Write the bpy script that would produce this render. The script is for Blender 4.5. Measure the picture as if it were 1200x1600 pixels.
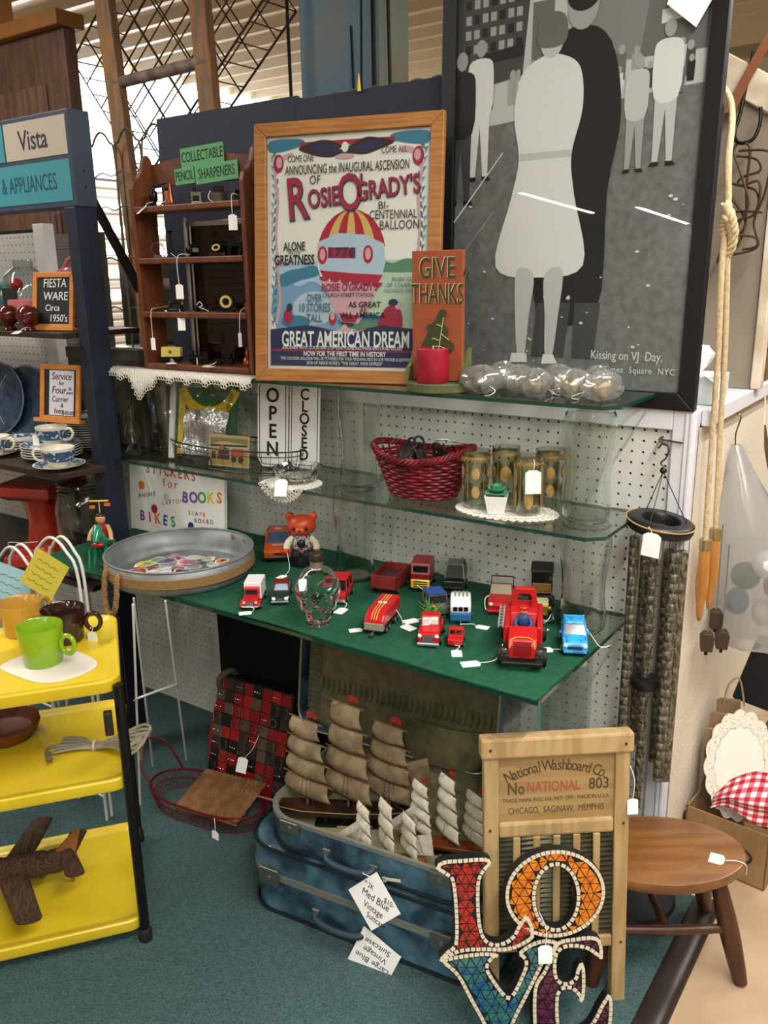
import bpy, math, random
from mathutils import Vector as V, Matrix
R = math.radians
pi = math.pi
random.seed(7)
SC = bpy.context.scene
COL = SC.collection
for o_ in list(bpy.data.objects):
    bpy.data.objects.remove(o_)

# ---------------------------------------------------------------- camera
YAW, PITCH, ROLL, FPX = -0.61725, -0.27393, -0.0168, 1338.9
def cam_axes():
    f = V((math.sin(YAW), math.cos(YAW), 0)); r = V((math.cos(YAW), -math.sin(YAW), 0)); u = V((0, 0, 1))
    f2 = f * math.cos(PITCH) + u * math.sin(PITCH); u2 = -f * math.sin(PITCH) + u * math.cos(PITCH)
    return r * math.cos(ROLL) + u2 * math.sin(ROLL), -r * math.sin(ROLL) + u2 * math.cos(ROLL), f2
cr, cu, cf = cam_axes()
cd = bpy.data.cameras.new('camera'); cam = bpy.data.objects.new('camera', cd); COL.objects.link(cam)
cd.sensor_fit = 'VERTICAL'; cd.sensor_height = 36; cd.lens = FPX * 36 / 1600; cd.clip_start = .02
cam.matrix_world = Matrix(((cr.x, cu.x, -cf.x, 1.344), (cr.y, cu.y, -cf.y, -1.8505), (cr.z, cu.z, -cf.z, 1.485), (0, 0, 0, 1)))
SC.camera = cam

# ---------------------------------------------------------------- world, lamps, exposure
w = bpy.data.worlds.new('shop_ambient'); SC.world = w; w.use_nodes = True
w.node_tree.nodes['Background'].inputs[0].default_value = (1.0, .97, .92, 1)
w.node_tree.nodes['Background'].inputs[1].default_value = .15
SC.view_settings.view_transform = 'Standard'; SC.view_settings.look = 'None'
SC.view_settings.exposure = 0.45; SC.view_settings.gamma = 1; SC.view_settings.use_curve_mapping = False
def area(name, loc, sx, sy, power, col=(1, .975, .925), tgt=None):
    l = bpy.data.lights.new(name, 'AREA'); l.shape = 'RECTANGLE'; l.size = sx; l.size_y = sy; l.energy = power; l.color = col
    o = bpy.data.objects.new(name, l); COL.objects.link(o); o.location = loc
    if tgt: o.rotation_euler = (V(tgt) - V(loc)).to_track_quat('-Z', 'Y').to_euler()
    return o
for i_, (x_, y_, p_) in enumerate(((1.75, -.95, 80), (-1.9, -1.5, 55), (2.6, -3.2, 70), (2.2, 2.2, 60), (1.2, -5.6, 60), (2.9, -7.4, 45), (-3.8, -9.6, 45), (-3.0, -11.6, 45))):
    area('fluorescent_tube', (x_, y_, 2.90), .07, 2.4, p_)
area('clerestory_daylight', (-5.6, 3.2, 2.4), 3.0, .5, 60, (1, 1, 1), (-2, 2.4, 1.4))

# ---------------------------------------------------------------- helpers
def lin(c):
    if isinstance(c, str):
        c = [int(c[i:i + 2], 16) / 255 for i in (0, 2, 4)]
    return tuple(x / 12.92 if x <= .04045 else ((x + .055) / 1.055) ** 2.4 for x in c[:3]) + (1,)
MATS = {}
def mat(name, col='808080', r=.5, m=0, t=0, ior=1.45, c2=None, sc=20, st=(1, 1, 1), bump=0, bsc=None, e=0, coat=0, lo=.4, hi=.6, det=4, sheen=0):
    if name in MATS: return MATS[name]
    mt = bpy.data.materials.new(name); mt.use_nodes = True; nt = mt.node_tree; p = nt.nodes['Principled BSDF']
    p.inputs['Base Color'].default_value = lin(col); p.inputs['Roughness'].default_value = r; p.inputs['Metallic'].default_value = m
    p.inputs['Transmission Weight'].default_value = t; p.inputs['IOR'].default_value = ior; p.inputs['Coat Weight'].default_value = coat
    p.inputs['Sheen Weight'].default_value = sheen
    if e:
        p.inputs['Emission Color'].default_value = lin(col); p.inputs['Emission Strength'].default_value = e
    if c2 or bump:
        tc = nt.nodes.new('ShaderNodeTexCoord'); mp = nt.nodes.new('ShaderNodeMapping'); mp.inputs['Scale'].default_value = st
        nt.links.new(tc.outputs['Object'], mp.inputs[0])
        n = nt.nodes.new('ShaderNodeTexNoise'); n.inputs['Scale'].default_value = sc; n.inputs['Detail'].default_value = det
        nt.links.new(mp.outputs[0], n.inputs['Vector'])
        if c2:
            cr_ = nt.nodes.new('ShaderNodeValToRGB'); cr_.color_ramp.elements[0].position = lo; cr_.color_ramp.elements[1].position = hi
            cr_.color_ramp.elements[0].color = lin(col); cr_.color_ramp.elements[1].color = lin(c2)
            nt.links.new(n.outputs['Fac'], cr_.inputs[0]); nt.links.new(cr_.outputs[0], p.inputs['Base Color'])
        if bump:
            nb = n
            if bsc:
                nb = nt.nodes.new('ShaderNodeTexNoise'); nb.inputs['Scale'].default_value = bsc; nt.links.new(mp.outputs[0], nb.inputs['Vector'])
            b = nt.nodes.new('ShaderNodeBump'); b.inputs['Strength'].default_value = bump; b.inputs['Distance'].default_value = .01
            nt.links.new(nb.outputs['Fac'], b.inputs['Height']); nt.links.new(b.outputs[0], p.inputs['Normal'])
    MATS[name] = mt
    return mt
def thin_glass(name, tint='E8F2EC', k=.9, r=.02, edge='FFFFFF', milk=0):
    if name in MATS: return MATS[name]
    mt = bpy.data.materials.new(name); mt.use_nodes = True; nt = mt.node_tree; nt.nodes.clear()
    out = nt.nodes.new('ShaderNodeOutputMaterial'); mx = nt.nodes.new('ShaderNodeMixShader')
    tr = nt.nodes.new('ShaderNodeBsdfTransparent'); gl = nt.nodes.new('ShaderNodeBsdfGlossy'); lw = nt.nodes.new('ShaderNodeLayerWeight')
    pw_ = nt.nodes.new('ShaderNodeMath'); pw_.operation = 'POWER'; pw_.inputs[1].default_value = 4 / k
    mr = nt.nodes.new('ShaderNodeMapRange'); mr.inputs['To Min'].default_value = .03 * k; mr.inputs['To Max'].default_value = .85
    gl.inputs['Roughness'].default_value = r; gl.inputs['Color'].default_value = lin(edge); tr.inputs[0].default_value = lin(tint)
    lw.inputs['Blend'].default_value = .5
    mc = nt.nodes.new('ShaderNodeMix'); mc.data_type = 'RGBA'; pf = nt.nodes.new('ShaderNodeMath'); pf.operation = 'POWER'; pf.inputs[1].default_value = 3
    mc.inputs[6].default_value = lin(tint); mc.inputs[7].default_value = tuple(x * (1 - .32 * min(k, 2)) for x in lin(tint)[:3]) + (1,)
    nt.links.new(lw.outputs['Facing'], pf.inputs[0]); nt.links.new(pf.outputs[0], mc.inputs[0]); nt.links.new(mc.outputs[2], tr.inputs[0])
    nt.links.new(lw.outputs['Facing'], pw_.inputs[0]); nt.links.new(pw_.outputs[0], mr.inputs['Value'])
    nt.links.new(mr.outputs[0], mx.inputs[0]); nt.links.new(tr.outputs[0], mx.inputs[1]); nt.links.new(gl.outputs[0], mx.inputs[2])
    last = mx
    if milk:
        df = nt.nodes.new('ShaderNodeBsdfTranslucent'); d2 = nt.nodes.new('ShaderNodeBsdfDiffuse'); m3 = nt.nodes.new('ShaderNodeMixShader'); m4 = nt.nodes.new('ShaderNodeMixShader'); m4.inputs[0].default_value = milk
        nt.links.new(df.outputs[0], m3.inputs[1]); nt.links.new(d2.outputs[0], m3.inputs[2]); nt.links.new(mx.outputs[0], m4.inputs[1]); nt.links.new(m3.outputs[0], m4.inputs[2]); last = m4
    nt.links.new(last.outputs[0], out.inputs[0]); MATS[name] = mt
    return mt

def tag(o, label=None, cat=None, group=None, kind=None):
    if label: o['label'] = label
    if cat: o['category'] = cat
    if group: o['group'] = group
    if kind: o['kind'] = kind
    return o
def E(name, label, cat, loc=(0, 0, 0), rz=0, group=None, rx=0, ry=0, sc=1):
    o = bpy.data.objects.new(name, None); COL.objects.link(o); o.empty_display_size = .05
    o.location = loc; o.rotation_euler = (R(rx), R(ry), R(rz)); o.scale = (sc,) * 3
    return tag(o, label, cat, group)
def ring(n, r=1, ph=0):
    return [(r * math.cos(2 * pi * i / n + ph), r * math.sin(2 * pi * i / n + ph)) for i in range(n)]
def catmull(pts, n=6, closed=False):
    P = [V(p) for p in pts]; out = []; m = len(P)
    rng = range(m if closed else m - 1)
    for i in rng:
        if closed: a, b, c, d = P[i - 1], P[i], P[(i + 1) % m], P[(i + 2) % m]
        else: a, b, c, d = P[max(i - 1, 0)], P[i], P[i + 1], P[min(i + 2, m - 1)]
        for k in range(n):
            t = k / n
            out.append(.5 * ((2 * b) + (c - a) * t + (2 * a - 5 * b + 4 * c - d) * t * t + (3 * b - a - 3 * c + d) * t ** 3))
    if not closed: out.append(P[-1])
    return out
class B:
    def __init__(s):
        s.v = []; s.f = []; s.mi = []; s.m = 0; s.M = Matrix()
    def add(s, vs, fs):
        o = len(s.v); s.v += [tuple(s.M @ V(p)) for p in vs]
        for q in fs: s.f.append(tuple(i + o for i in q)); s.mi.append(s.m)
        return s
    def at(s, loc=(0, 0, 0), rot=(0, 0, 0), sc=1):
        from mathutils import Euler
        s.M = Matrix.Translation(loc) @ Euler([R(a) for a in rot]).to_matrix().to_4x4() @ (Matrix.Diagonal((*sc, 1)) if isinstance(sc, tuple) else Matrix.Scale(sc, 4)); return s
    def box(s, a, b):
        x0, y0, z0 = a; x1, y1, z1 = b
        return s.add([(x0, y0, z0), (x1, y0, z0), (x1, y1, z0), (x0, y1, z0), (x0, y0, z1), (x1, y0, z1), (x1, y1, z1), (x0, y1, z1)],
                     [(0, 3, 2, 1), (4, 5, 6, 7), (0, 1, 5, 4), (1, 2, 6, 5), (2, 3, 7, 6), (3, 0, 4, 7)])
    def cbox(s, c, d):
        return s.box([c[i] - d[i] / 2 for i in range(3)], [c[i] + d[i] / 2 for i in range(3)])
    def loft(s, rings, cap=True, closed=True):
        n = len(rings[0]); vs = [p for r_ in rings for p in r_]; fs = []
        for i in range(len(rings) - 1):
            for j in range(n if closed else n - 1):
                k = (j + 1) % n; fs.append((i * n + j, i * n + k, (i + 1) * n + k, (i + 1) * n + j))
        if cap: fs.append(tuple(range(n - 1, -1, -1))); fs.append(tuple((len(rings) - 1) * n + j for j in range(n)))
        return s.add(vs, fs)
    def lathe(s, prof, n=24, cap=True, ex=1, ey=1):
        return s.loft([[(r_ * math.cos(2 * pi * j / n) * ex, r_ * math.sin(2 * pi * j / n) * ey, z) for j in range(n)] for r_, z in prof], cap)
    def tube(s, pts, r, n=6, closed=False, cap=True):
        P = [V(p) for p in pts]; m = len(P); rings = []; up = None
        for i in range(m):
            d = (P[(i + 1) % m] - P[i - 1]) if closed else (P[min(i + 1, m - 1)] - P[max(i - 1, 0)])
            if d.length < 1e-9: d = V((0, 0, 1))
            d.normalize()
            if up is None: up = V((0, 0, 1)) if abs(d.z) < .9 else V((1, 0, 0))
            a = d.cross(up)
            if a.length < 1e-6: a = d.orthogonal()
            a.normalize(); b = a.cross(d); up = b
            rr = r[i] if isinstance(r, (list, tuple)) else r
            rings.append([tuple(P[i] + (a * math.cos(2 * pi * j / n) + b * math.sin(2 * pi * j / n)) * rr) for j in range(n)])
        if closed: rings.append(rings[0]); return s.loft(rings, False)
        return s.loft(rings, cap)
    def cyl(s, a, b, r, n=10, r2=None):
        return s.tube([a, b], [r, r if r2 is None else r2], n)
    def sph(s, c, r, n=14, m=8):
        rx, ry, rz = r if isinstance(r, tuple) else (r, r, r); rings = []
        for i in range(m + 1):
            t = -pi / 2 + pi * i / m; k = max(math.cos(t), 1e-3)
            rings.append([(c[0] + rx * k * math.cos(2 * pi * j / n), c[1] + ry * k * math.sin(2 * pi * j / n), c[2] + rz * math.sin(t)) for j in range(n)])
        return s.loft(rings)
    def prism(s, poly, y0, y1):            # poly in XZ, extruded along Y; front at y0
        n = len(poly)
        return s.loft([[(x, y0, z) for x, z in poly], [(x, y1, z) for x, z in poly]])
    def prismx(s, poly, x0, x1):           # poly in YZ extruded along X
        return s.loft([[(x0, y, z) for y, z in poly], [(x1, y, z) for y, z in poly]])
    def prismz(s, poly, z0, z1):
        return s.loft([[(x, y, z0) for x, y in poly], [(x, y, z1) for x, y in poly]])
    def flat(s, poly, y=0):                # printed shape: polygon facing -Y
        return s.add([(x, y, z) for x, z in poly], [tuple(range(len(poly)))])
    def build(s, name, mats, parent=None, bev=0, smooth=0, loc=None, rot=None, solid=0, sub=0, seg=2):
        me = bpy.data.meshes.new(name); me.from_pydata(s.v, [], s.f); me.validate()
        for m_ in (mats if isinstance(mats, (list, tuple)) else [mats]): me.materials.append(m_)
        if any(s.mi):
            me.polygons.foreach_set('material_index', s.mi[:len(me.polygons)])
        import bmesh
        bm = bmesh.new(); bm.from_mesh(me); bmesh.ops.recalc_face_normals(bm, faces=bm.faces); bm.to_mesh(me); bm.free()
        if smooth:
            me.polygons.foreach_set('use_smooth', [True] * len(me.polygons)); me.set_sharp_from_angle(angle=R(smooth if smooth > 1 else 40))
        o = bpy.data.objects.new(name, me); COL.objects.link(o); o.parent = parent
        if loc: o.location = loc
        if rot: o.rotation_euler = [R(a) for a in rot]
        if solid:
            md = o.modifiers.new('thickness', 'SOLIDIFY'); md.thickness = solid; md.offset = 0
        if bev:
            md = o.modifiers.new('bevel', 'BEVEL'); md.width = bev; md.segments = seg; md.limit_method = 'ANGLE'; md.angle_limit = R(35)
        if sub:
            md = o.modifiers.new('sub', 'SUBSURF'); md.levels = sub; md.render_levels = sub
        return o
def dup(root, loc=None, rz=None, label=None, group=None):
    r = root.copy(); COL.objects.link(r)
    if loc is not None: r.location = loc
    if rz is not None: r.rotation_euler.z = R(rz)
    if label: r['label'] = label
    if group: r['group'] = group
    for ch in list(root.children):
        c = ch.copy(); COL.objects.link(c); c.parent = r
        for g in ch.children:
            d = g.copy(); COL.objects.link(d); d.parent = c
    return r
TEXTS = []
def txt(s, size, m, parent, loc, name='lettering', xs=1, bold=0, shear=0, rot=(90, 0, 0), al='CENTER', sp=1, ext=.0003):
    c = bpy.data.curves.new(name, 'FONT'); c.body = s; c.size = size; c.align_x = al; c.align_y = 'CENTER'; c.offset = bold * size; c.shear = shear
    c.space_character = sp; c.resolution_u = 3; c.extrude = ext; c.materials.append(m)
    o = bpy.data.objects.new(name, c); COL.objects.link(o); o.parent = parent; o.location = loc; o.rotation_euler = [R(a) for a in rot]; o.scale = (xs, 1, 1)
    TEXTS.append(o); return o
def finish_text():
    dg = bpy.context.evaluated_depsgraph_get()
    for o in TEXTS:
        me = bpy.data.meshes.new_from_object(o.evaluated_get(dg)); nm = o.name.split('.')[0]
        n = bpy.data.objects.new(nm, me); COL.objects.link(n); n.parent = o.parent
        n.location = o.location; n.rotation_euler = o.rotation_euler; n.scale = o.scale
        for k in o.keys(): n[k] = o[k]
        c = o.data; bpy.data.objects.remove(o); bpy.data.curves.remove(c)
# shared materials
WHITE = mat('white_paint', 'E6E4E2', .45)
PAPER = mat('white_paper', 'F2F0EC', .8)
INK = mat('black_ink', '17171A', .7)
STR = mat('white_string', 'E4E0D6', .9)
BLK = mat('black_plastic', '101012', .35)
RUB = mat('black_rubber', '141414', .7)
CHROME = mat('chrome', 'C8C8C8', .18, 1)
STEEL = mat('galvanised_steel', '8E9191', .52, .4, c2='7A7D7E', sc=14, bump=.05)
def price_tag(parent, loc, rz=0, tilt=90, size=.024, string=None, asp=1.5):
    """paper price tag with clipped top corners, lying (tilt 0) or hanging (tilt 90); string: points in parent space"""
    w_, h_ = size / 2, size * asp
    b = B().prism([(-w_, -h_), (w_, -h_), (w_, -.3 * w_), (.5 * w_, 0), (-.5 * w_, 0), (-w_, -.3 * w_)], -.0004, .0004)
    o = b.build('price_tag', PAPER, parent, loc=loc, rot=(tilt - 90, 0, rz))
    if string:
        B().tube(catmull(string, 5), .0009, 5).build('tag_string', STR, parent)
    return o
# ================================================================ SETTING
carpet = mat('teal_carpet', '304A4A', .95, c2='4E6868', sc=260, bump=.7, lo=.36, hi=.66, det=8)
vinyl = mat('tan_vinyl_floor', 'A0866A', .38, c2='B0967A', sc=6, bump=.02, det=8)
fl = B().box((-7, -13, -.05), (5, 8, 0)).build('floor', vinyl); tag(fl, kind='structure')
cp = B()
N_, M_ = 2, 2
cp.box((-2.2, -3.2, .0), (.965, .01, .006))
tag(cp.build('floor_carpet', carpet), kind='structure')
B().prismx([(0, .002), (-.0, .0)], 0, 0) if False else None
edge = mat('dark_edge_moulding', '2B2320', .35)
b = B(); b.loft([[(.962 + .032 * math.cos(t), y, .0 + .016 * math.sin(t)) for t in [pi * k / 8 for k in range(9)]] for y in (-3.2, .012)])
tag(b.build('trim_1', edge, smooth=50), kind='structure')
tag(B().box((.852, .012, 0), (.995, .03, .006)).build('trim_2', WHITE, bev=.002), kind='structure')

# pegboard sheet with real holes: cells of one inch, octagonal hole through a 5 mm sheet
PEGW = mat('white_pegboard', 'CFCFC9', .55)
PEGB = mat('cream_pegboard', 'D8CDBB', .6)
DARKV = mat('dark_void_board', '1C1B1A', .9)
def pegboard(name, nx, nz, S=.0254, r=.0033, m=PEGW, T=.005, kind=True):
    b = B(); a8 = ring(8, r, pi / 8)
    for i in range(nx):
        for k in range(nz):
            cx, cz = i * S, k * S; h = S / 2
            sq = [(h, 0), (h, h), (0, h), (-h, h), (-h, 0), (-h, -h), (0, -h), (h, -h)]
            a8 = ring(8, r)
            vs = [(cx + x, 0, cz + z) for x, z in sq] + [(cx + x, 0, cz + z) for x, z in a8] + [(cx + x, T, cz + z) for x, z in a8]
            fs = [(j, 8 + j, 8 + (j + 1) % 8, (j + 1) % 8) for j in range(8)] + [(8 + j, 16 + j, 16 + (j + 1) % 8, 8 + (j + 1) % 8) for j in range(8)]
            b.add(vs, fs)
    b.m = 1; b.box((-S, T + .012, -S), (nx * S, T + .02, nz * S))
    me = bpy.data.meshes.new(name); me.from_pydata(b.v, [], b.f); me.materials.append(m); me.materials.append(DARKV)
    me.polygons.foreach_set('material_index', b.mi)
    o = bpy.data.objects.new(name, me); COL.objects.link(o)
    if kind: tag(o, kind='structure')
    return o
pb = pegboard('wall_back', 33, 46); pb.location = (-.0254, 0, 1.14 - 45 * .0254 + .0001)
pb = pegboard('wall_back_left_panel', 52, 46); pb.location = (-.0254*52.65, 0, 1.14 - 45 * .0254 + .0001)
pb = pegboard('wall_far_left', 20, 64); pb.location = (-1.93, 0, .02)
b = B().box((-1.42, -.012, 0), (-1.36, .03, 1.66)); tag(b.build('trim_3', WHITE, bev=.002), kind='structure')
b = B().box((.0254 * 31.5 - .0, -.012, 0), (.85, .02, 1.19)); b.m = 0
tag(b.build('trim_4', mat('white_post', 'D6D6DC', .4), bev=.003), kind='structure')
b = B()
for x_ in (.828, .838): b.box((x_, -.017, 0), (x_ + .006, -.011, 1.185))
tag(b.build('trim_5', mat('white_post'), bev=.001), kind='structure')
tag(B().box((-1.36, -.012, 1.1465), (.80, .02, 1.19)).build('trim_6', mat('white_post'), bev=.002), kind='structure')
tag(B().box((-.045, -.003, .0), (-.030, .002, 1.146)).build('trim_7', mat('white_post')), kind='structure')
# gondola end side facing right, with white ledge along its top
pe = pegboard('wall_right_end', 45, 46, m=PEGB, r=.0022); pe.location = (.852, .02, 1.14 - 45 * .0254); pe.rotation_euler = (0, 0, pi / 2)
tag(B().box((.8505, .021, 1.155), (.872, 1.2, 1.19)).build('trim_8', mat('white_post'), bev=.002), kind='structure')
tag(B().box((-1.80, .021, 1.16), (.8495, 1.2, 1.1895)).build('trim_9', mat('white_post'), bev=.002), kind='structure')
# black cloth panel pinned over the pegboard below the shelf and the dark end of the unit
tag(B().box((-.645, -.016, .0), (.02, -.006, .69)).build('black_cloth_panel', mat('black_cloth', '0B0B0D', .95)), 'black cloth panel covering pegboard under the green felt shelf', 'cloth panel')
# ceiling: corrugated sheet, ribs along x
CEIL = mat('beige_corrugated_metal', 'B8AA8D', .5)
def corrugated(name, L, n, p, d, m):
    prof = []
    for k in range(n):
        y = k * p
        prof += [(y, 0), (y + .30 * p, 0), (y + .42 * p, -d), (y + .58 * p, -d), (y + .70 * p, 0)]
    prof.append((n * p, 0)); b = B(); k = len(prof)
    b.add([(0, y, z) for y, z in prof] + [(L, y, z) for y, z in prof], [(i, i + 1, k + i + 1, k + i) for i in range(k - 1)])
    return b.build(name, m)
c = corrugated('ceiling', 14, 62, .258, .05, CEIL); c.location = (-6.2, -12.96, 3.0 + .0); tag(c, kind='structure')
c = corrugated('ceiling_back', 14, 25, .258, .05, CEIL); c.location = (-6.2, 3.04, 3.0); tag(c, kind='structure')
for k, y in enumerate((5.0, 6.6, 8.2)):
    tag(B().box((-4.25, y, 2.88), (5, y + .07, 2.96)).build('roof_beam', mat('beam_paint', '8F8268', .6)), 'beige roof beam under corrugated ceiling, ' + ('nearest the blue column', 'second from the blue column', 'farthest back')[k], 'beam')
# far left wall: horizontal siding with a bright clerestory strip under the roof
SKYW = mat('bright_clerestory_glass', 'FFFFFF', .5, e=3.5)
b = B()
for k in range(30): b.prism([(0, k * .08), (.02, k * .08 + .02), (.02, k * .08 + .06), (0, k * .08 + .08)], -12.9, 9.4)
tag(b.build('wall_left', mat('siding', 'B9B1A6', .5), loc=(-6.2, 0, 0)), kind='structure')
tag(B().box((-6.0, 2.35, 2.93), (-4.3, 9.2, 2.95)).build('window_7', SKYW), kind='structure')
b = B().box((-6.17, 1.0, 2.42), (-6.15, 9, 2.97)); tag(b.build('window_1', SKYW), kind='structure')
for i in range(5):
    tag(B().box((-6.17, 2.2, 1.25 + .22 * i), (-6.15, 9, 1.25 + .22 * i + .06)).build('window_%d' % (2 + i), SKYW), kind='structure')
tag(B().box((-6.2, 9.4, 0), (5, 9.5, 3.0)).build('wall_far', mat('far_wall', '8C8478', .8)), kind='structure')
tag(B().box((4.9, -13, 0), (5, 9.4, 3.0)).build('wall_right', mat('far_wall')), kind='structure')
tag(B().box((-6.2, -13, 0), (5, -12.9, 3.0)).build('wall_front', mat('far_wall')), kind='structure')
# ================================================================ GLASS SHELVES AND THE VASES THAT CARRY THEM
GEDGE = mat('green_glass_edge', '0E3B31', .15, coat=.5)
GSHELF = thin_glass('shelf_glass', 'EEF5F1', .9)
def glass_shelf(label, x0, x1, y0, y1, zt, th=.008, ch=.03):
    o = E('glass_shelf', label, 'shelf', (0, 0, 0))
    poly = [(x0, y0), (x1 - ch, y0), (x1, y0 + ch), (x1, y1), (x0, y1)]
    b = B(); n = len(poly)
    vs = [(x, y, zt) for x, y in poly] + [(x, y, zt - th) for x, y in poly]
    b.add(vs, [tuple(range(n)), tuple(range(2 * n - 1, n - 1, -1))]); b.m = 1
    b.add(vs, [(i, n + i, n + (i + 1) % n, (i + 1) % n) for i in range(n)])
    b.build('glass_pane', [GSHELF, GEDGE], o)
    return o
glass_shelf('long glass shelf at the top, carrying the framed balloon poster', -.80, .765, -.258, -.03, 1.226)
glass_shelf('long glass shelf in the middle, carrying the red wicker basket', -.80, .755, -.28, -.03, .963)
# felt covered bottom shelf
FELT = mat('green_felt', '07432B', .95, c2='0A4E34', sc=60, bump=.15, bsc=600)
o = E('felt_covered_shelf', 'deep glass shelf covered in green felt, holding the toy cars', 'shelf')
b = B(); poly = [(-.80, -.515), (.735, -.502), (.735, -.004), (-.80, -.004)]; n = 4
vs = [(x, y, .702) for x, y in poly] + [(x, y, .692) for x, y in poly]
b.add(vs, [(0, 1, 2, 3), (7, 6, 5, 4)]); b.m = 1; b.add(vs, [(i, n + i, n + (i + 1) % n, (i + 1) % n) for i in range(n)])
b.build('glass_pane', [GSHELF, GEDGE], o)
# felt cloth with wavy cut edges, a bit short at the back right corner
fr = [(-.83, -.50), (-.78, -.535), (-.7, -.53), (-.55, -.512), (-.4, -.515), (-.25, -.508), (-.1, -.51), (.05, -.503), (.25, -.507), (.4, -.506), (.55, -.509), (.70, -.507), (.732, -.500)]
rt = [(.733, -.42), (.735, -.30), (.734, -.215), (.70, -.19), (.655, -.15), (.645, -.02)]
bk = [(.55, -.03), (.47, -.05), (.38, -.012), (.30, -.02), (.24, -.0155), (.20, -.005), (.165, -.03), (.12, -.006), (0, -.008), (-.2, -.006), (-.5, -.007), (-.80, -.006)]
pl = catmull([(x, y, 0) for x, y in fr + rt + bk], 4, True)
b = B(); pz = [(p.x, p.y) for p in pl]; b.prismz(pz, .7025, .7065)
b.build('felt_cloth', FELT, o, bev=.0006, seg=1)
# glass support fins under the felt shelf
for i, x_ in enumerate((.662,)):
    o = E('glass_support', 'upright glass panel propping the green felt shelf, ' + ('behind the washboard' if i == 0 else 'behind the open suitcase lid'), 'support')
    y0 = -.34
    B().box((x_, y0, .01), (x_ + .006, -.05, .691)).build('glass_pane', GSHELF, o)
    B().box((x_ - .0005, y0 - .003, .01), (x_ + .0065, y0, .691)).build('front_edge', mat('pale_green_glass_edge', '6FA893', .2), o)
    B().box((x_ - .004, -.12, .60), (x_ + .012, -.105, .65)).build('clip', mat('yellowed_plastic', 'C6C08F', .4), o, bev=.001)

VG = mat('vase_glass', 'F4F8F6', .0, 0, 1, 1.4)
def make_vase(h, label, loc, diamond=False):
    o = E('celery_vase', label, 'vase', loc)
    n = 40; prof = [(.041, 0), (.046, .006), (.0475, .03), (.0455, .06), (.0435, .09), (.0455, .13), (.050, .17), (.0525, .20), (.050, .225), (.0455, .236), (.0495, h)] if not diamond else \
        [(.045, 0), (.049, .006), (.047, .03), (.044, .07), (.044, .11), (.049, .16), (.0525, .19), (.051, .22), (.051, h)]
    pts = catmull([(r_, z, 0) for r_, z in prof], 4)
    rings = []
    for p in pts:
        row = []
        for j in range(n):
            a = 2 * pi * j / n
            rr = p.x * (1 + (.055 * (1 - abs(math.cos(4 * a))) if not diamond else .03 * math.sin(8 * a + p.y * 160) * math.sin(8 * a - p.y * 160)))
            row.append((rr * math.cos(a), rr * math.sin(a), p.y))
        rings.append(row)
    B().loft(rings, False).build('glass_body', VG, o, smooth=60, solid=.0035)
    B().lathe([(.0, .004), (.038, .004), (.040, .007), (.038, .010), (.0, .008)], 32).build('thick_base', thin_glass('vase_base_glass', 'E6EEEA', 1.6, .05), o, smooth=40)
    B().tube([(.0495 * math.cos(a), .0495 * math.sin(a), h - .002) for a in [2 * pi * k / 32 for k in range(32)]], .0019, 6, True).build('rim', VG, o, smooth=60)
    return o
H1, H2 = .2455, .2535
vs_ = [('clear glass vase holding up the middle shelf beside the blue toy car', (.672, -.145, .7075), H1 - .0015, 0), ('clear glass vase holding up the middle shelf behind the skull bottle', (.045, -.155, .7075), H1 - .0015, 1),
       ('clear glass vase holding up the top shelf beside the gold tumblers', (.672, -.152, .9635), H2, 0), ('patterned clear glass vase left of the red wicker basket', (.076, -.165, .9635), H2, 1),
       ('clear glass vase beside the shiny green and yellow packet', (-.735, -.085, .9635), H2, 0)]
for l_, p_, h_, d_ in vs_: make_vase(h_, l_, p_, d_)

# ================================================================ TOP SHELF
OAK = mat('honey_oak_frame', '8A5A2B', .42, c2='A06C37', sc=9, st=(1, 1, 14), bump=.04)
GLAZE = thin_glass('picture_glazing', 'F4F6F6', .9, .01)
def panel_frame(o, W, H, fw, depth, m, rail='frame_rail', bev=.002):
    """four mitred rails; local origin bottom left front, X right, Z up, back towards +Y"""
    for nm, pl in (('b', [(0, 0), (W, 0), (W - fw, fw), (fw, fw)]), ('t', [(0, H), (fw, H - fw), (W - fw, H - fw), (W, H)]), ('l', [(0, 0), (fw, fw), (fw, H - fw), (0, H)]), ('r', [(W, 0), (W, H), (W - fw, H - fw), (W - fw, fw)])):
        B().prism(pl, 0, depth).build(rail, m, o, bev=bev)
# --- framed balloon poster
o = E('framed_poster', 'oak framed balloon festival poster standing on the top glass shelf', 'framed poster', (-.157, -.281, 1.2275), 16.6, rx=-6.3)
W, H, fw = .468, .603, .031
panel_frame(o, W, H, fw, .02, OAK)
sheet = B().box((fw, .010, fw), (W - fw, .013, H - fw)).build('poster_sheet', mat('cream_poster_paper', 'E4E1D8', .6), o)
cream, navy, maroon, pgreen, pblue, pteal, pink_, gold_, gry, red_ = [mat('print_' + n, c, .6) for n, c in (('cream', 'EFEBDF'), ('navy', '2E3255'), ('maroon', 'A52A48'), ('green', '5E8B6A'), ('blue', '7DA3C4'), ('teal', '3F7F9A'), ('pink', 'D3A6AE'), ('gold', 'D9B66B'), ('grey', '5E6E7E'), ('red', 'B4233A'))]
lgr, sky, white_, brown_ = mat('print_palegreen', 'BBD0B4', .6), mat('print_sky', 'B5CBDA', .6), mat('print_white', 'F0EEE8', .6), mat('print_brown', '3A2A2C', .6)
PM = [cream, navy, maroon, pgreen, pblue, pteal, pink_, gold_, gry, red_, lgr, sky, white_, brown_]
b = B(); Y = [.0098]
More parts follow.
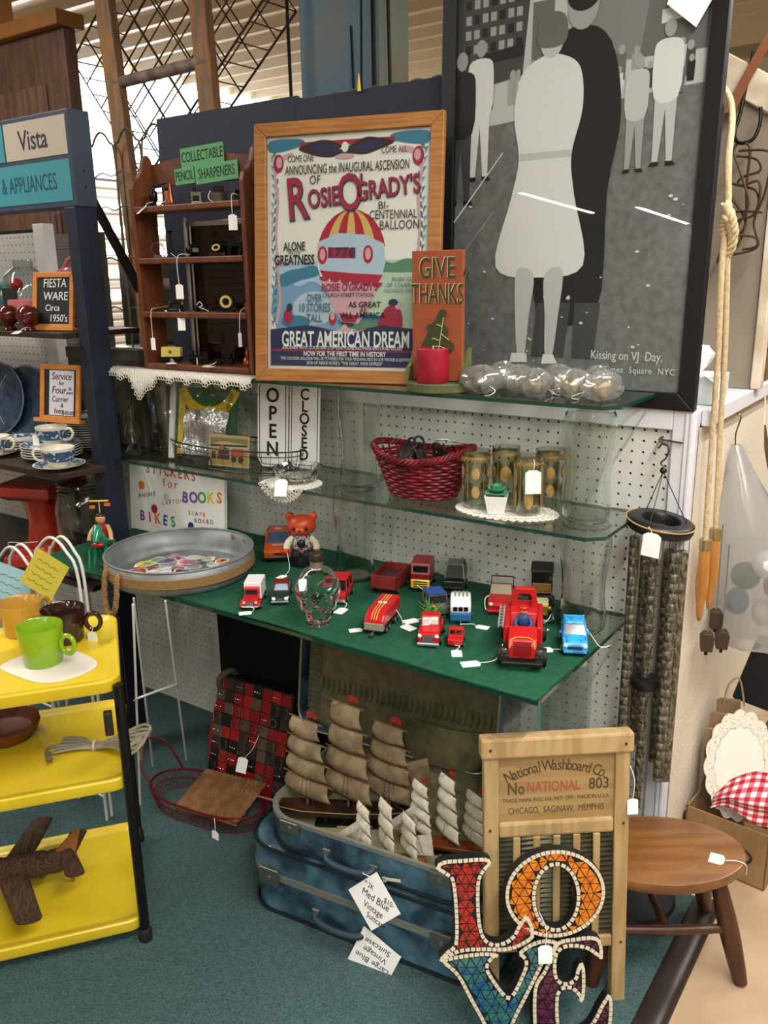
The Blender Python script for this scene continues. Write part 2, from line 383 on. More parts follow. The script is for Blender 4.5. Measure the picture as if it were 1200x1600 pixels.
def P_(m, pts, closed=True, smooth=0):
    b.m = m; Y[0] -= .000015
    if smooth: pts = [(p.x, p.y) for p in catmull([(x, z, 0) for x, z in pts], smooth, True)]
    b.flat([(fw + .008 + x * (W - 2 * fw - .016), fw + .008 + z * (H - 2 * fw - .016)) for x, z in pts], Y[0])
def ell(cx, cz, rx, rz, n=28, a0=0, a1=2 * pi): return [(cx + rx * math.cos(a0 + (a1 - a0) * k / n), cz + rz * math.sin(a0 + (a1 - a0) * k / n)) for k in range(n + (a1 - a0 < 6.28))]
P_(0, [(0, 0), (1, 0), (1, 1), (0, 1)])
P_(11, [(.03, .17), (.97, .17), (.97, .47), (.03, .47)])
P_(10, [(.45, .17), (.97, .17), (.97, .46), (.7, .47), (.55, .40), (.45, .30)])
P_(4, [(.04, .17), (.5, .17), (.46, .28), (.30, .38), (.18, .36), (.04, .40)], smooth=3)
P_(5, [(.04, .40), (.12, .43), (.2, .44), (.3, .45), (.33, .41), (.2, .385), (.1, .36), (.04, .37)], smooth=3)
P_(3, [(.66, .43), (.72, .47), (.8, .455), (.88, .475), (.97, .46), (.97, .42), (.8, .415)], smooth=3)
P_(11, ell(.3, .262, .15, .075)); P_(5, ell(.17, .20, .10, .03)); P_(5, ell(.62, .20, .17, .035)); P_(3, ell(.62, .185, .15, .02))
for sx in (0, 1):                                              # scroll border of leaves
    for k in range(38):
        z_ = .19 + .75 * k / 37; x_ = .024 + .008 * math.sin(z_ * 18); s_ = 1 if k % 2 else -1
        P_([5, 3, 4, 5][k % 4], [(abs(sx - p), q) for p, q in ((x_ - .004, z_ - .016), (x_ + .016 * s_ + .006, z_ - .004), (x_ + .024 * s_, z_ + .020), (x_ + .004 * s_, z_ + .012))])
    P_(6, [(abs(sx - p), q) for p, q in [(.05, .2), (.075, .3), (.055, .45), (.045, .6), (.06, .75), (.04, .84), (.07, .9), (.15, .93), (.14, .945), (.06, .925), (.02, .86), (.04, .75), (.03, .6), (.04, .45), (.055, .3), (.03, .2)]], smooth=3)
    P_(2, [(abs(sx - p), q) for p, q in ell(.055, .9, .035, .04)]); P_(6, [(abs(sx - p), q) for p, q in ell(.06, .905, .02, .024)])
    P_(5, [(abs(sx - p), q) for p, q in [(0, .95), (.0, 1), (.2, 1), (.22, .975), (.12, .955)]], smooth=3)
P_(2, [(.2, .965), (.8, .965), (.8, .985), (.2, .985)])
# eagle
P_(13, [(.47, .93), (.40, .915), (.30, .925), (.19, .955), (.24, .975), (.33, .99), (.40, .985), (.46, .965), (.50, .955), (.55, .97), (.62, .99), (.70, .985), (.80, .965), (.72, .94), (.62, .92), (.54, .925)], smooth=3)
P_(1, [(.46, .935), (.38, .93), (.26, .955), (.35, .975), (.45, .955)], smooth=3); P_(1, [(.55, .935), (.63, .935), (.75, .962), (.65, .975), (.56, .955)], smooth=3)
P_(12, ell(.49, .955, .022, .022)); P_(7, [(.468, .956), (.45, .948), (.47, .944)]); P_(6, ell(.49, .915, .06, .012))
# balloon
cx, cz = .535, .49
P_(12, ell(cx, cz, .222, .20))
for k, m_ in enumerate((9, 7, 9, 7, 9, 7, 9)):
    a, c_ = -1 + 2 * k / 7, -1 + 2 * (k + 1) / 7
    P_(m_, [(cx + .222 * a * math.sin(t), cz + .20 * math.cos(t)) for t in (.03, .25, .5, .75, 1.0, 1.2, 1.38)] + [(cx + .222 * c_ * math.sin(t), cz + .20 * math.cos(t)) for t in (1.38, 1.2, 1.0, .75, .5, .25, .03)])
P_(11, [(cx - .21, cz + .065), (cx - .08, cz + .10), (cx + .08, cz + .09), (cx + .21, cz + .05), (cx + .222, cz - .03), (cx + .20, cz - .085), (cx, cz - .075), (cx - .20, cz - .06), (cx - .222, cz)])
P_(2, [(cx - .15, cz + .04), (cx + .03, cz + .035), (cx + .03, cz - .012), (cx - .15, cz - .008)])
for q in (-.185, .11): P_(9, ell(cx + q, cz + .005, .032, .04)); P_(6, ell(cx + q, cz + .008, .018, .026))
P_(9, [(cx - .205, cz - .06), (cx, cz - .075), (cx + .205, cz - .085), (cx + .17, cz - .13), (cx, cz - .115), (cx - .17, cz - .10)])
P_(6, [(cx - .19, cz - .09), (cx, cz - .11), (cx + .19, cz - .12), (cx + .13, cz - .22), (cx + .05, cz - .30), (cx - .05, cz - .295), (cx - .13, cz - .2)])
for k in range(6): P_(2, ell(cx - .17 + .068 * k, cz - .088 - .006 * k, .034, .022, 12, pi, 2 * pi))
P_(2, [(cx - .075, cz - .25), (cx + .055, cz - .262), (cx + .035, cz - .295), (cx - .05, cz - .29)]); P_(1, [(cx - .06, cz - .29), (cx + .03, cz - .297), (cx + .02, cz - .31), (cx - .045, cz - .307)])
# people at the bottom
P_(2, [(.72, .16), (.86, .16), (.86, .25), (.78, .27), (.73, .22)], smooth=3); P_(6, ell(.84, .275, .022, .02)); P_(1, ell(.81, .285, .03, .016)); P_(2, ell(.12, .225, .03, .035)); P_(1, ell(.13, .265, .02, .018)); P_(9, ell(.42, .215, .025, .03)); P_(6, ell(.42, .225, .014, .018))
# title band
P_(1, [(0, .0), (1, 0), (1, .165), (.75, .185), (.5, .155), (.25, .185), (0, .165)]); P_(2, [(0, .066), (1, .066), (1, .074), (0, .074)]); P_(6, [(.36, .17), (.45, .16), (.5, .19), (.55, .16), (.64, .17), (.52, .145)], smooth=3)
b.build('printed_picture', PM, sheet)
pw, ph = W - 2 * fw - .016, H - 2 * fw - .016
def PT(s, x, z, size, m, **k):
    return txt(s, size, m, sheet, (fw + .008 + x * pw, .0058, fw + .008 + z * ph), 'poster_lettering', ext=.0001, **k)
PT('COME ONE', .205, .915, .021, brown_, xs=.62, shear=.1); PT('COME ALL', .80, .93, .021, brown_, xs=.62)
PT('ANNOUNCING the INAUGURAL ASCENSION', .5, .866, .030, brown_, xs=.51, bold=.004); PT('OF', .3, .82, .028, brown_, xs=.8)
for k, (m_, dz, bo) in enumerate(((navy, -.003, .03), (maroon, .0, .012))):
    for s_, x_, z_, sz in (('R', .18, .735, .135), ('OSIE', .355, .742, .060), ('O', .525, .755, .115), ("'", .60, .79, .06), ("GRADY'S", .765, .772, .058)):
        t_ = PT(s_, x_ + .004 * (1 - k), z_ + dz, sz, m_, xs=.66, bold=bo); t_.location.y -= .0002 * k; t_.rotation_euler.y = R(-5)
PT('BI-', .74, .70, .024, brown_); PT('CENTENNIAL', .80, .66, .028, brown_, xs=.68); PT('BALLOON', .84, .615, .028, brown_, xs=.75)
PT('ALONE', .165, .535, .028, INK, xs=.62, bold=.015); PT('IN ITS', .165, .508, .012, INK); PT('GREATNESS', .165, .475, .032, INK, xs=.62, bold=.02)
PT('1776', .475, .505, .030, navy, xs=1.2, bold=.01); PT("ROSIE O'GRADY'S", .53, .352, .024, maroon, xs=.75, bold=.02); PT('CHURCH STREET STATION', .52, .318, .0125, navy, xs=.85)
PT('OVER', .30, .305, .026, gry, xs=.6, bold=.015); PT('10 STORIES', .30, .262, .028, gry, xs=.6, bold=.015); PT('TALL', .30, .215, .026, gry, xs=.7, bold=.015)
PT('AS GREAT', .63, .275, .018, INK, xs=1.0, bold=.015); PT('AS', .62, .25, .015, INK); PT('ALL AMERICA', .62, .228, .018, INK, xs=1.0, bold=.015)
PT('80,000 CU.', .87, .385, .012, gry); PT('OF COLORFUL', .87, .36, .012, gry); PT('HISTORICAL PANELS', .86, .335, .011, gry, xs=.8)
PT('GREAT AMERICAN DREAM', .5, .118, .052, white_, xs=.53, bold=.02)
PT('ADORNED WITH 12 PORTRAITS OF OUR FOUNDING PRESIDENTS AND RULERS', .48, .082, .0115, white_, xs=.75); PT('NOW FOR THE FIRST TIME IN HISTORY', .5, .055, .016, white_, xs=.75, bold=.02)
PT('THIS COLOSSAL BALLOON WILL BE TETHERED FOR YOUR PERSONAL RIDE IN OUR WICKER & LEATHER', .5, .033, .0105, white_, xs=.68); PT('SIGN UP INSIDE ROSIE\'S, "THE GREAT WINE EXPRESS"', .5, .013, .011, white_, xs=.75)
B().box((fw - .002, .0042, fw - .002), (W - fw + .002, .0048, H - fw + .002)).build('glazing', GLAZE, o)
B().box((.004, .02, .004), (W - .004, .024, H - .004)).build('backing_board', mat('brown_board', '6B5238', .8), o)

# --- large black framed street photograph: plain generic stand-in picture (street, crowd, a lady in white standing)
o = E('framed_photograph', 'tall black framed black and white street photograph behind the top shelf', 'framed photo', (.213, -.022, 1.191), 0, rx=-1.7)
W, H, fw = .632, .98, .036
panel_frame(o, W, H, fw, .022, mat('black_frame', '0C0D0F', .4))
sheet = B().box((fw, .012, fw), (W - fw, .015, H - fw)).build('photo_print', mat('grey_photo_paper', '6E6E6C', .5), o)
GS = [mat('photo_grey_%d' % i, c, .5) for i, c in enumerate(('222223', '4A4A4A', '717170', '8C8B89', 'AFAEAB', 'D0CECA', 'EEEBE6'))]
asph = mat('photo_asphalt', '6A6A69', .5, c2='8A8987', sc=60, lo=.3, hi=.75, det=6)
b = B(); Y = [.0118]
def Q_(m, pts, smooth=0):
    b.m = m; Y[0] -= .000015
    if smooth: pts = [(p.x, p.y) for p in catmull([(x, z, 0) for x, z in pts], smooth, True)]
    b.flat([(x, z) for x, z in pts], Y[0])
l, r_, bt, tp = fw, W - fw, fw, H - fw
Q_(7, [(l, bt), (r_, bt), (r_, .66), (l, .62)])                                  # street
Q_(5, [(l, .60), (r_, .64), (r_, tp), (l, tp)])                                  # hazy sky between the buildings
Q_(1, [(l, .68), (.20, .70), (.22, tp), (l, tp)]); Q_(2, [(.22, .70), (.27, .70), (.27, .84), (.22, .84)]); Q_(3, [(.33, .70), (.48, .70), (.50, tp), (.33, tp)]); Q_(2, [(.46, .70), (r_, .70), (r_, tp), (.49, tp)])
for i in range(7):
    for k in range(6): Q_(4 if (i + k) % 3 else 0, [(l + .02 + .021 * i, .76 + .03 * k), (l + .034 + .021 * i, .76 + .03 * k), (l + .034 + .021 * i, .778 + .03 * k), (l + .02 + .021 * i, .778 + .03 * k)])
Q_(0, [(.10, .735), (.20, .74), (.20, .765), (.10, .755)]); Q_(6, [(.35, .84), (.42, .84), (.42, .91), (.35, .91)]); Q_(4, [(.358, .85), (.41, .85), (.41, .90), (.358, .90)]); Q_(6, [(.50, .755), (.58, .765), (.58, .79), (.50, .78)])
random.seed(3)
for i in range(46):                                                              # distant crowd, head and body each
    x_ = l + .02 + random.random() * (W - 2 * fw - .05); z_ = .655 + random.random() * .05; g = random.choice((0, 1, 4, 5, 6, 2)); s_ = .8 + .5 * random.random()
    Q_(g, [(x_ - .008 * s_, z_ - .03 * s_), (x_ + .008 * s_, z_ - .03 * s_), (x_ + .009 * s_, z_ + .012 * s_), (x_ - .009 * s_, z_ + .012 * s_)]); Q_(4, ell(x_, z_ + .018 * s_, .006 * s_, .008 * s_, 10))
def walker(x, z, s, top, leg):
    Q_(leg, [(x - .03 * s, z), (x - .012 * s, z), (x, z + .15 * s), (x + .014 * s, z), (x + .032 * s, z), (x + .034 * s, z + .2 * s), (x - .034 * s, z + .2 * s)])
    Q_(top, [(x - .036 * s, z + .18 * s), (x + .036 * s, z + .18 * s), (x + .045 * s, z + .30 * s), (x + .03 * s, z + .34 * s), (x - .03 * s, z + .34 * s), (x - .045 * s, z + .30 * s)], 3)
    Q_(4, ell(x, z + .372 * s, .018 * s, .025 * s, 14)); Q_(0, [(x - .03 * s, z), (x - .01 * s, z), (x - .01 * s, z - .012 * s), (x - .04 * s, z - .012 * s)]); Q_(0, [(x + .012 * s, z), (x + .034 * s, z), (x + .044 * s, z - .012 * s), (x + .012 * s, z - .012 * s)])
walker(.098, .50, .72, 6, 6); walker(.52, .50, .66, 6, 5); walker(.46, .49, .55, 5, 4); walker(.05, .45, .8, 0, 1)
Q_(6, [(l, .40), (.16, .545), (.16, .549), (l, .406)]); Q_(4, [(l, .30), (.14, .42), (.14, .423), (l, .304)])
# generic lady in a white summer dress, standing, seen from behind, beside her a dark coated figure
Q_(0, [(.26, .20), (.40, .20), (.41, .45), (.43, .60), (.40, .74), (.33, .78), (.26, .74), (.22, .62), (.24, .45)], 4); Q_(4, ell(.335, .815, .034, .045, 20)); Q_(0, ell(.335, .835, .036, .03, 20))
Q_(1, [(.25, .10), (.33, .10), (.34, .22), (.26, .22)]); Q_(1, [(.35, .10), (.40, .10), (.41, .22), (.35, .22)])
Q_(6, [(.15, .30), (.255, .275), (.365, .30), (.335, .45), (.325, .53), (.345, .62), (.335, .70), (.29, .73), (.245, .73), (.20, .70), (.185, .62), (.20, .53), (.185, .45)], 5); Q_(5, [(.20, .525), (.325, .525), (.324, .54), (.202, .54)])
Q_(5, ell(.268, .765, .028, .040, 20)); Q_(2, [(.24, .75), (.296, .75), (.302, .79), (.285, .812), (.25, .812), (.235, .79)], 4)
Q_(5, [(.205, .29), (.205, .19), (.215, .10), (.232, .10), (.24, .19), (.248, .28)], 4); Q_(5, [(.275, .28), (.28, .19), (.285, .10), (.302, .10), (.312, .19), (.318, .29)], 4)
Q_(6, [(.20, .105), (.238, .105), (.24, .085), (.195, .083)]); Q_(6, [(.28, .105), (.305, .105), (.315, .085), (.276, .083)])
for i in range(34):
    x_, z_ = l + .02 + random.random() * .53, bt + .02 + random.random() * .42; s_ = .001 + random.random() * .0025
    Q_(6, ell(x_, z_, s_ * 1.6, s_, 6))
b.build('printed_picture', GS + [asph], sheet)
txt('Kissing on VJ  Day,', .027, white_, sheet, (.475, .0088, .108), 'caption_lettering', xs=.78, ext=.0001); txt('Times  Square  NYC', .019, white_, sheet, (.505, .0088, .078), 'caption_lettering', xs=.85, ext=.0001, sp=1.15)
B().box((fw - .002, .004, fw - .002), (W - fw + .002, .0046, H - fw + .002)).build('glazing', GLAZE, o)
B().box((.004, .022, .004), (W - .004, .027, H - .004)).build('backing_board', mat('brown_board'), o)
n_ = B().prism([(0, 0), (.06, -.05), (.12, .05), (.05, .11)], -.002, -.0012).build('taped_note', PAPER, o, loc=(.512, 0, .785))
for k, s_ in enumerate(('Day', 'man', 'VJ')): txt(s_, .022, INK, n_, (.055 + .014 * k, -.0023, .045 - .022 * k + .02), rot=(90, -40, 0), ext=.0001)

# --- give thanks plaque with candle ledge
TERRA = mat('terracotta_painted_wood', '8A4527', .6, c2='93492A', sc=30, bump=.05); OLIVE = mat('olive_green_wood', '5D6638', .6, c2='4C5430', sc=25, bump=.08)
o = E('candle_plaque', 'terracotta GIVE THANKS plaque with green candle ledge', 'plaque', (.270, -.244, 1.2265), 2)
bd = B().box((.002, .026, .022), (.128, .038, .30)).build('plaque_board', TERRA, o, bev=.002)
for k, (m_, dy) in enumerate(((mat('plaque_gold', 'C8B98A', .6), 0), (mat('plaque_dark_green', '2E3A1E', .6), .0004))):
    txt('GIVE', .062, m_, bd, (.064 + .0016 * k, .0255 - dy, .262 - .001 * k), xs=.70, bold=.008 - .004 * k); txt('THANKS', .060, m_, bd, (.064 + .0016 * k, .0255 - dy, .208 - .001 * k), xs=.56, bold=.008 - .004 * k)
lf = [(.022, .095), (.04, .125), (.036, .14), (.055, .15), (.07, .175), (.085, .172), (.078, .152), (.09, .13), (.088, .115), (.105, .10), (.096, .085), (.075, .088), (.06, .08), (.045, .088)]
lp = catmull([(x, z, 0) for x, z in lf], 4, True)
lo_ = B().prism([(p.x + .004, p.y) for p in lp], .0235, .0262).build('painted_leaf', mat('leaf_green', '323D1C', .6), bd)
b = B()
for a_, c_ in (((.066, .085), (.079, .16)), ((.07, .11), (.05, .115)), ((.073, .125), (.093, .112)), ((.075, .14), (.062, .145)), ((.068, .098), (.088, .092)), ((.068, .098), (.05, .096))): b.cyl((a_[0] + .004, .0233, a_[1]), (c_[0] + .004, .0233, c_[1]), .0008, 5)
b.build('leaf_veins', mat('plaque_gold'), bd)
dk = [(.064 + .072 * math.cos(t), .03 + .062 * math.sin(t)) for t in [2 * pi * k / 28 for k in range(28)]]
B().prismz([(x, y) for x, y in dk], .0, .02).build('candle_ledge', OLIVE, o, bev=.002)
for x_, s_ in ((-.006, 1), (.132, 1)):
    B().prismx([(.01, .02), (.055, .02), (.055, .095), (.045, .085), (.035, .06), (.02, .05)], x_ - .005, x_ + .005).build('side_bracket', OLIVE, o, bev=.001)
B().tube([(.128, .03, .245), (.134, .03, .262), (.14, .03, .255), (.136, .03, .24)], .0012, 6).build('hanger_hook', BLK, o)
o = E('pillar_candle', 'red pillar candle on the green ledge of the plaque', 'candle', (.334, -.232, 1.2468))
B().lathe([(.0, 0), (.034, 0), (.0355, .002), (.0355, .072), (.033, .0745), (.026, .073), (.0, .072)], 32).build('wax', mat('red_wax', 'A0132B', .55, c2='8C0F24', sc=40, bump=.1), o, smooth=40)
B().cyl((0, 0, .072), (.001, 0, .08), .0009, 6).build('wick', mat('wick', 'D8C9A8', .9), o)

# --- navy boards on the gondola top
NAVY = mat('navy_board', '262A3A', .75)
o = B().box((-.815, .045, 1.186), (-.262, .058, 1.935)).build('navy_board', NAVY); tag(o, 'navy backing board behind the pencil sharpener rack', 'board')
o = B().box((-.255, .035, 1.186), (.205, .048, 1.922)).build('navy_board', NAVY); tag(o, 'navy backing board behind the balloon poster, below the blue column', 'board')
# ================================================================ THINGS ON THE GREEN FELT SHELF
ZF = .7067
def paint(name, col, r=.3): return mat('paint_' + name, col, r, coat=.4)
TRED, TORG, TBLU, TWHT, TBLK, TYEL, TGRN = paint('red', 'B3161C'), paint('orange', 'C2501E'), paint('sky_blue', '2E9BD0'), paint('white', 'E4E2DE'), paint('black', '121314'), paint('yellow', 'D9B52A'), paint('dark_green', '12261F')
DKR, CRM, SLV, GRYP = paint('dark_red', '6A1416'), paint('cream', 'D8CBA0'), mat('toy_silver', 'B9BBBD', .3, .7), paint('grey', '5F625D')
TGL = mat('toy_window_dark', '15191C', .12, coat=.6); TGL2 = mat('toy_window_pale', '8FA3AE', .2); TYRE = mat('toy_tyre', '121212', .6)
def wheels(o, W, ys, r, w=.011, hub=SLV, out=.002):
    for y in ys:
        for s in (-1, 1):
            x = s * (W / 2 - w / 2 + out)
            wl = B().tube([(x - w / 2, y, r), (x - w / 2 + .001, y, r), (x + w / 2 - .001, y, r), (x + w / 2, y, r)], [r * .86, r, r, r * .86], 16).build('wheel', TYRE, o, smooth=40)
            B().cyl((x + s * w * .42, y, r), (x + s * w * .56, y, r), r * .5, 12).build('hubcap', hub, wl)
def taper(b, y0, y1, W0, z0, yy0, yy1, W1, z1):
    return b.loft([[(-W0, y0, z0), (W0, y0, z0), (W0, y1, z0), (-W0, y1, z0)], [(-W1, yy0, z1), (W1, yy0, z1), (W1, yy1, z1), (-W1, yy1, z1)]])
def lights(o, W, y, z, r=.004, m=None, k=.36):
    for s in (-1, 1): B().sph((s * W * k, y, z), (r, r * .6, r), 10, 6).build('headlamp', m or mat('headlamp', 'E8E6DA', .15), o, smooth=50)
def cabin(o, W, y0, y1, z0, z1, f=.3, rk=.15, glass=TGL, roof=TRED, inset=.9):
    L = y1 - y0
    b = B(); taper(b, y0, y1, W / 2, z0, y0 + L * f, y1 - L * rk, W / 2 * inset, z1 - .003); b.build('windows', glass, o, bev=.0015)
    b = B(); taper(b, y0 + L * f - .002, y1 - L * rk + .002, W / 2 * inset + .001, z1 - .003, y0 + L * f + .002, y1 - L * rk - .002, W / 2 * inset - .002, z1 + .001); b.build('roof', roof, o, bev=.001)
    for s in (-1, 1):
        for a_, c_, q in (((s * W / 2, y0, z0), (s * W / 2 * inset, y0 + L * f, z1), .0017), ((s * W / 2, y1, z0), (s * W / 2 * inset, y1 - L * rk, z1), .0022), ((s * (W / 2 + .0003), (y0 + y1) / 2, z0), (s * W / 2 * inset, (y0 + y1) / 2, z1), .0014)):
            B().cyl(a_, c_, q, 6).build('window_pillar', roof, o)
def body(o, W, prof, m, name='body', bev=.0025, smooth=0):
    return B().prismx(prof, -W / 2, W / 2).build(name, m, o, bev=bev)
def grille(o, w, z0, z1, y, n=6, m=SLV, back=TBLK):
    g = B().box((-w / 2, y, z0), (w / 2, y + .003, z1)).build('grille', back, o)
    b = B()
    for k in range(n): x = -w / 2 + w * (k + .5) / n; b.box((x - w / n * .22, y - .001, z0), (x + w / n * .22, y, z1))
    b.build('grille_bars', m, g)
def tagline(o, start, loc, rz=0, size=.02):
    """price tag lying flat on the felt, tied to the thing (local coordinates)"""
    m1 = [(start[0] * .5 + loc[0] * .5 + .01, start[1] * .5 + loc[1] * .5 - .008, .012)]
    price_tag(o, (loc[0], loc[1], .0012), rz, 0, size, [start] + m1 + [(loc[0], loc[1], .002)])

# 1 orange stock car
o = E('toy_race_car', 'orange toy stock car with white hood script beside the bear', 'toy car', (-.268, -.105, ZF), 40)
L, W = .19, .078
body(o, W, [(-.09, .012), (-.093, .03), (-.085, .036), (-.03, .043), (.06, .043), (.09, .045), (.092, .014)], TORG)
cabin(o, W * .9, -.038, .075, .042, .066, .32, .2, mat('race_window', '4A5E7C', .15), TORG, .78)
B().box((-.041, -.093, .008), (.041, -.084, .018)).build('front_splitter', TBLK, o, bev=.002)
B().box((-.012, -.0945, .024), (.012, -.0925, .029)).build('air_intake', TBLK, o)
wheels(o, W, (-.055, .055), .0155)
txt('20', .022, TWHT, o, (0, .018, .0675), rot=(0, 0, 0), bold=.03, name='roof_number'); b = B()
random.seed(5)
for k in range(9): x = -.018 + .004 * k; b.tube([(x, -.062 - .004 * (k % 2), .0415), (x + .003, -.052, .0425), (x + .006, -.06, .0418)], .0009, 5)
b.build('hood_script', TWHT, o)
b = B()
for s in (-1, 1): b.box((s * .030 - .004, .0, .0669), (s * .030 + .004, .05, .0675)) if False else None
# 2 bear rider
VIN = mat('orange_red_vinyl', 'CE4A25', .35); 
o = E('toy_bear', 'orange vinyl bear figure in patterned shirt behind the skull bottle', 'toy bear', (-.140, -.150, ZF), 32)
B().lathe([(.0, .0), (.036, .0), (.037, .014), (.033, .03), (.0, .034)], 20, ey=.8).build('dark_base', TBLK, o, smooth=40)
PLD = mat('bear_shirt', 'B8B4B4', .7, c2='6E2A33', sc=160, lo=.45, hi=.55)
bd = B().sph((0, 0, .062), (.030, .024, .034), 18, 12).build('torso', PLD, o, smooth=80)
B().sph((0, -.018, .066), (.013, .009, .014), 12, 8).build('shirt_button', mat('toy_gunmetal', '33383C', .2, .6), bd, smooth=80)
B().sph((-.014, -.006, .034), (.017, .024, .018), 14, 8).sph((.014, -.006, .034), (.017, .024, .018), 14, 8).build('trousers', mat('dark_denim', '16181F', .8), o, smooth=80)
for s in (-1, 1):
    a = B().tube(catmull([(s * .024, 0, .078), (s * .038, -.008, .066), (s * .042, -.016, .05)], 5), [.0095] * 11, 10).build('arm', mat('cream_vinyl', 'D9CFB4', .6), o, smooth=60)
    B().sph((s * .043, -.018, .045), .0085, 10, 8).build('paw', VIN, a, smooth=80)
hd = B().sph((0, -.002, .114), (.040, .031, .030), 24, 16).sph((0, -.027, .106), (.016, .011, .011), 14, 10).build('head', VIN, o, smooth=80)
for s in (-1, 1):
    B().sph((s * .032, 0, .139), (.013, .008, .013), 14, 10).build('ear', VIN, hd, smooth=80)
    e = B().sph((s * .0165, -.0295, .112), (.0055, .003, .006), 12, 8).build('eye', TBLK, hd, smooth=80)
B().sph((0, -.0385, .108), (.004, .003, .003), 10, 6).build('nose', TBLK, hd, smooth=80)
B().tube(catmull([(-.008, -.0355, .1005), (0, -.0375, .099), (.008, -.0355, .1005)], 5), .0009, 5).build('mouth', mat('mouth_red', '7E1712', .5), hd)
tagline(o, (-.04, -.02, .045), (-.035, -.09, 0), -30)
# 3 box truck
o = E('toy_box_truck', 'small toy truck with red cab and white box beside the tray', 'toy truck', (-.058, -.432, ZF), 33)
W = .040
B().box((-.021, -.012, .014), (.021, .05, .056)).build('cargo_box', TWHT, o, bev=.0015)
body(o, .036, [(-.052, .008), (-.052, .022), (-.046, .027), (-.026, .029), (-.024, .046), (-.012, .047), (-.012, .008)], TRED, bev=.0015)
B().box((-.014, -.0272, .031), (.014, -.0255, .042)).build('windscreen', TGL, o)
B().box((-.022, -.05, .008), (.022, .05, .012)).build('chassis', DKR, o)
for s in (-1, 1): B().prismx([(-.055, .010), (-.05, .019), (-.036, .021), (-.026, .010)], s * .0205 - .004, s * .0205 + .004).build('mudguard', TRED, o, bev=.001)
B().box((-.02, -.058, .009), (.02, -.055, .013)).build('bumper', SLV, o, bev=.001); grille(o, .016, .012, .024, -.0535, 4); lights(o, .04, -.053, .020, .0032)
wheels(o, .046, (-.04, .03), .0095, .008)
tagline(o, (.0, -.055, .01), (.006, -.068, 0), -75)
# 4 dark green car
o = E('toy_sedan', 'dark green toy car with white headlamps in front of the bear', 'toy car', (-.02, -.372, ZF), 36)
W = .042
body(o, W, [(-.05, .008), (-.052, .018), (-.046, .024), (-.016, .027), (.05, .027), (.052, .010)], TGRN); cabin(o, W * .92, -.018, .038, .026, .042, .3, .2, TGL2, DKR, .85)
B().box((-.022, -.054, .008), (.022, -.05, .013)).build('bumper', SLV, o, bev=.001); grille(o, .014, .012, .02, -.0535, 5); lights(o, W, -.0525, .018, .005, mat('headlamp_white', 'F4F2EA', .2), .36); wheels(o, W, (-.032, .03), .0105, .008)
tagline(o, (0, .03, .043), (-.012, .085, 0), 15, .016)
# 5 skull bottle
o = E('skull_bottle', 'clear glass skull bottle with dark cap among the toy cars', 'bottle', (.163, -.452, ZF), 36)
def skull():
    n, m = 56, 44; rings = []
    for i in range(m + 1):
        t = -pi / 2 + pi * i / m; z = .072 + .066 * math.sin(t); k = max(math.cos(t), .02) ** (.72 if t > 0 else .42); row = []
        for j in range(n):
            a = 2 * pi * j / n; x = math.cos(a); y = math.sin(a)
            u = (z - .006) / .132
            wx = .034 + .019 * min(1, max(0, (u - .05) / .55)); wy = .040 + .020 * min(1, max(0, (u - .1) / .5))
            px, py = wx * k * x, wy * k * y + .008 * u
            if y < 0:
                fx = px
                def g(cx, cz, sx, sz): return math.exp(-((fx - cx) / sx) ** 2 - ((z - cz) / sz) ** 2)
                d = .024 * (g(-.019, .072, .011, .010) + g(.019, .072, .011, .010)) + .018 * g(0, .052, .007, .009) - .010 * (g(-.028, .056, .012, .007) + g(.028, .056, .012, .007)) - .005 * g(0, .085, .03, .006) + .010 * (g(-.026, .036, .008, .01) + g(.026, .036, .008, .01))
                d += .0035 * math.sin(fx * 900) * g(0, .030, .02, .010) - .004 * g(0, .030, .022, .012)
                py += d * min(1, -y * 2.2)
            row.append((px, py, z))
        rings.append(row)
    return B().loft(rings)
GLS = mat('clear_bottle_glass', 'F8FBFA', .0, 0, 1, 1.3)
skull().build('glass_skull', GLS, o, smooth=80)
cv_ = B().sph((0, .008, .098), (.040, .046, .034), 32, 20).build('hollow_inside', GLS, o, smooth=80); cv_.data.flip_normals()
B().lathe([(.0, .002), (.022, .0), (.024, .004), (.02, .012), (.0, .013)], 24).build('base', GLS, o, smooth=40)
B().lathe([(.0, .134), (.0155, .134), (.0155, .139), (.0145, .140), (.0145, .156), (.0, .156)], 28).build('neck_band', mat('pewter_band', '9C968A', .35, .8), o, smooth=40)
B().lathe([(.0, .156), (.0165, .156), (.017, .158), (.017, .172), (.0155, .174), (.0, .174)], 28).build('cap', mat('dark_brown_cap', '2A1C17', .4), o, smooth=40)
price_tag(o, (-.03, -.035, .125), 10, 75, .018, [(.0, -.016, .14), (-.016, -.024, .138), (-.03, -.035, .125)])
# 6 red pickup seen past the bottle
o = E('toy_car', 'plain red toy car with dark rear window right of the skull bottle', 'toy car', (.098, -.292, ZF), 24)
W = .052
body(o, W, [(-.045, .008), (-.047, .024), (-.04, .028), (.0, .03), (.045, .03), (.046, .01)], TRED); cabin(o, W * .94, -.026, .04, .028, .056, .12, .12, TGL, TRED, .92)
B().box((-.027, -.049, .006), (.027, -.045, .013)).build('bumper', SLV, o, bev=.001); wheels(o, W, (-.028, .03), .011, .008); tagline(o, (.02, -.048, .01), (.03, -.07, 0), -15, .024)
